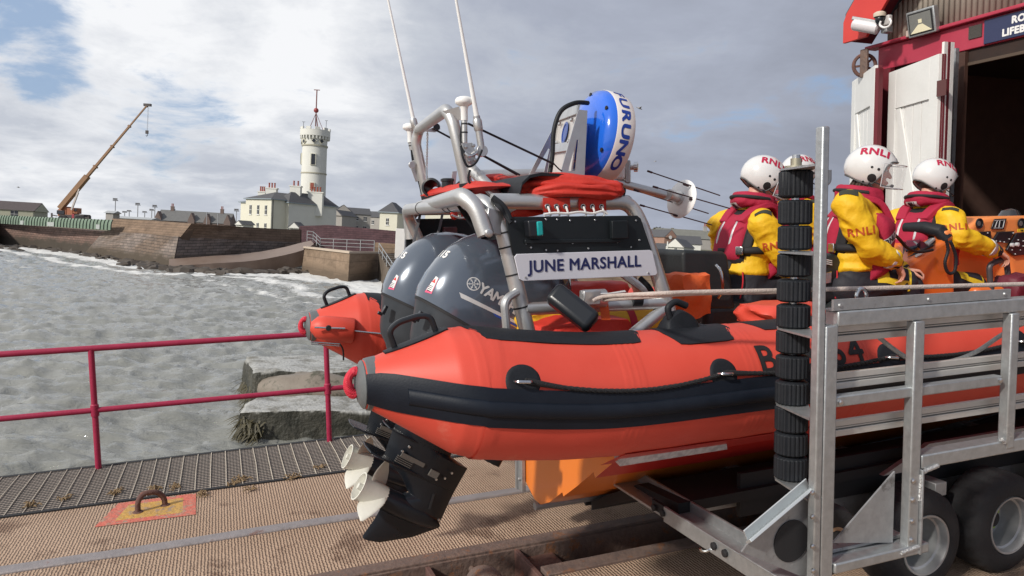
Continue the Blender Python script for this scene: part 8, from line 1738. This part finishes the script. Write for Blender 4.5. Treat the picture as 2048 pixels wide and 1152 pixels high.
# figure seen from behind at the left
O1 = (3.41, 4.1, 1.57); y1 = math.radians(-2); R1 = Matrix.Rotation(y1, 3, 'Z')
def L1_(x, y, z): return V_(O1) + R1 @ V_((x, y, z))
crew('person seen from behind left of the black rollers, white helmet bowed forward', O1, y1, .20, math.radians(-28), [(L1_(.03, -.215, .50), L1_(.14, -.27, .28), L1_(.36, -.16, .16), (1, .1, -.2), (0, 0, -1), 1), (L1_(.03, .215, .50), L1_(.10, .28, .27), L1_(.34, .18, .16), (1, -.1, -.2), (0, 0, -1), -1)],
     [leg(O1, y1, -1, (.42, -.15, .06), (.44, -.15, -.30)), leg(O1, y1, 1, (.42, .15, .06), (.44, .15, -.30))], math.radians(20), visor=1, seed=2)
O2 = (4.42, 4.78, 1.66); y2 = 0.0
def L2_(x, y, z): return V_(O2) + V_((x, y, z))
crew('person mostly hidden behind the black rollers and the galvanised post', O2, y2, .12, math.radians(-6), [(L2_(.03, -.215, .50), L2_(.14, -.26, .27), L2_(.38, -.14, .18), (1, .1, -.2), (0, 0, -1), 1), (L2_(.03, .215, .50), L2_(.14, .26, .27), L2_(.38, .14, .18), (1, -.1, -.2), (0, 0, -1), -1)],
     [leg(O2, y2, -1, (.42, -.15, .06), (.44, -.15, -.30)), leg(O2, y2, 1, (.42, .15, .06), (.44, .15, -.30))], math.radians(6), visor=1, seed=7, face=False)
# ---- pods and consoles round the crew
mb = MB(); mb.b2((3.62, 3.42, 1.09), (4.25, 3.74, 1.60)); mb.b2((4.72, 3.84, 1.09), (5.3, 4.14, 1.56)); mb.b2((4.2, 4.62, 1.09), (4.8, 4.92, 1.62)); mb.build('seat_pod', SEATM, boat, bevel=.05, seg=3)
mb = MB(); mb.prism([onv(x, y, 3.5) for x, y in ((1642, 512), (1672, 505), (1700, 530), (1702, 605), (1642, 605))], (0, .26, 0)); pk = mb.build('back_rest', SEATM, boat, bevel=.03, seg=3)
mb = MB()
for k in range(3): mb.tube(spline([onv(1641, 527 + k * 4, 3.49), onv(1652, 520 + k * 4, 3.49), onv(1664, 522 + k * 4, 3.49)], 4), .003, 5)
mb.build('white_stripe', WHITE, boat); mb = MB(); mb.prism([onv(x, y, 3.49) for x, y in ((1648, 546), (1664, 543), (1663, 566), (1648, 568))], (0, .012, 0)); mb.build('buckle', STEEL, boat, bevel=.003)
OC = mat('console_orange', (.66, .14, .02), .3, 0, (.70, .16, .025), 4, .5, coat=.5, bump=.02, bs=30); OB = mat('console_bright', (.80, .27, .08), .4, 0, (.78, .25, .07), 4, .5)
# first console: rounded orange pod with a slanted instrument face
def pod(pxs_front, v0, v1, mt, name): mb = MB(); mb.prism([onv(x, y, v0) for x, y in pxs_front], (0, v1 - v0, 0)); return mb.build(name, mt, boat, bevel=.035, seg=4, smooth=50)
pod([(1812, 528), (1868, 492), (1905, 470), (1912, 482), (1912, 600), (1838, 600), (1822, 560)], 3.70, 4.12, OC, 'console')
def slab(pxs, v, th, mt, name, par=boat, bev=.003): mb = MB(); mb.prism([onv(x, y, v) for x, y in pxs], (0, th, 0)); return mb.build(name, mt, par, bevel=bev, smooth=30)
def tilt_slab(pts_, mt, name, th=.015, bev=.004):
    P_ = [onv(x, y, v) for x, y, v in pts_]; n_ = (P_[1] - P_[0]).cross(P_[-1] - P_[0]).normalized(); n_ = n_ if n_.z > 0 else -n_; mb = MB(); mb.prism(P_, n_ * th); return mb.build(name, mt, boat, bevel=bev, smooth=30), n_
cf, n1 = tilt_slab([(1806, 524, 3.78), (1868, 492, 3.68), (1880, 474, 3.85), (1808, 474, 4.05)], BLKP, 'instrument_face')
tilt_slab([(1812, 505, 3.80), (1835, 496, 3.77), (1845, 478, 3.9), (1814, 480, 4.0)], mat('screen', (.05, .06, .08), .1), 'screen', .018); tilt_slab([(1850, 488, 3.735), (1862, 480, 3.715), (1872, 479, 3.72), (1858, 493, 3.70)], mat('grey_key', (.55, .56, .54), .5), 'key_pad', .022)
tilt_slab([(1829, 512, 3.73), (1848, 503, 3.70), (1846, 509, 3.70), (1831, 517, 3.72)], MATS['grey_key'], 'key_pad', .02)
mb = MB(); mb.tube([onv(1810, 455, 4.0), onv(1850, 455, 3.85), onv(1880, 462, 3.75), onv(1893, 478, 3.72)], [.035, .045, .05, .045], 14); mb.build('console_bar', BLK, boat); slab([(1806, 462, ), (1834, 462), (1836, 477), (1806, 477)], 4.02, .03, MATS['grey_key'], 'small_display')
pod([(1890, 462), (1902, 458), (1911, 468), (1908, 482), (1896, 486)], 3.69, 3.80, OB, 'hand_set'); mb = MB(); lp2 = [onv(x, y, 3.66) for x, y in ((1892, 478), (1896, 500), (1890, 525), (1894, 542), (1902, 547), (1910, 540), (1912, 515), (1905, 492), (1900, 482))]
sp = spline(lp2, 9); mb.tube(sp, [.010 + .002 * (i % 2) for i in range(len(sp))], 8); mb.build('coiled_cable', BLK, boat)
mb = MB(); mb.tube(spline([onv(1790, 470, 3.45), onv(1800, 480, 3.5), onv(1815, 496, 3.55), onv(1838, 504, 3.62), onv(1865, 500, 3.66)], 5), .010, 8); mb.build('cable', BLK, boat)
# second console with round gauges
pod([(1930, 470), (1940, 452), (1965, 437), (2000, 432), (2110, 430), (2130, 620), (2040, 600), (2020, 520)], 4.0, 4.55, OB, 'helm_console')
fcv = 3.99
for px, py, r in ((1958, 447, .040), (2042, 447, .042)):
    mb = MB(); mb.lathe(onv(px, py, fcv), (0, -1, 0), [(r, 0), (r, .008), (r * .85, .010), (r * .8, .004), (.001, .004)], 24, cap=False); mb.build('gauge', BLKP, boat); mb = MB(); mb.lathe(onv(px, py, fcv - .006), (0, -1, 0), [(r * .5, 0), (r * .45, .002)], 20); mb.build('gauge_face', mat('gauge_grey', (.12, .12, .12), .3), boat)
slab([(1983, 458), (1990, 438), (2014, 437), (2008, 459)], fcv - .006, .01, BLKP, 'switch_panel'); mb = MB()
for a, b in (((1990, 455), (1995, 441)), ((1998, 455), (2000, 441)), ((2006, 455), (2009, 441)), ((1990, 441), (2010, 440)), ((1988, 456), (2005, 456))): mb.bar(onv(*a, fcv - .008), onv(*b, fcv - .008), .004, .004, (0, 1, 0))
mb.build('switch_lines', SILV, boat, smooth=0)
for pxs in ([(1940, 466), (1982, 462), (1984, 482), (1960, 480)], [(1985, 484), (1998, 464), (2030, 462), (2018, 486)], [(2014, 500), (2034, 466), (2070, 464), (2064, 508), (2030, 512)]): slab(pxs, fcv - .014, .02, BLKP, 'switch_panel', bev=.004)
mb = MB()
for k, (px, py) in enumerate([(1975, 466), (1978, 478), (1992, 482), (2000, 483), (2008, 484), (2018, 478), (2026, 466), (2036, 480), (2046, 482), (2024, 500), (2040, 500), (2030, 508), (2046, 492)]): mb.lathe(onv(px, py, fcv - .016), (0, -1, 0), [(.005, 0), (.004, .006)], 8)
for px, py in ((2022, 490), (2032, 489)): mb.lathe(onv(px, py, fcv - .016), (0, -1, 0), [(.016, 0), (.016, .02), (.01, .022)], 14)
mb.build('switch', SILV, boat)
slab([(2036, 458), (2060, 456), (2060, 463), (2036, 464)], fcv - .016, .006, YP, 'warning_plate', bev=0)
flat_decal('lettering', text_mesh('THR', .018, bold=.0006), BLKM, boat, onv(2044, 461, fcv - .018), (1, 0, 0), (0, 0, 1), 0)
mb = MB(); c_ = onv(2020, 432, 4.15); mb.lathe(c_, (0, 0, 1), [(.085, 0), (.075, .02), (.06, .045), (.03, .058), (.001, .062)], 28, cap=False); mb.build('compass', mat('compass_glass', (.02, .02, .022), .08, coat=.8), boat)
mb = MB(); mb.tube(bend([onv(1985, 620, 3.72), onv(1978, 530, 3.72), onv(2012, 515, 3.72), onv(2024, 620, 3.72)], .04), .020, 10); mb.build('grab_rail', mat('grey_rail', (.07, .065, .07), .5, .2), boat)
mb = MB(); mb.b2((5.2, 3.70, 1.09), (6.0, 4.5, 1.60)); mb.build('console_base', OC, boat, bevel=.05, seg=3)
soft_box('stowed_bag', 'dark bag on the deck below the steering hand', 'bag', (5.62, 3.72, 1.56), (.26, .2, .22), mat('dark_red_bag', (.12, .01, .025), .6), 50, .1)
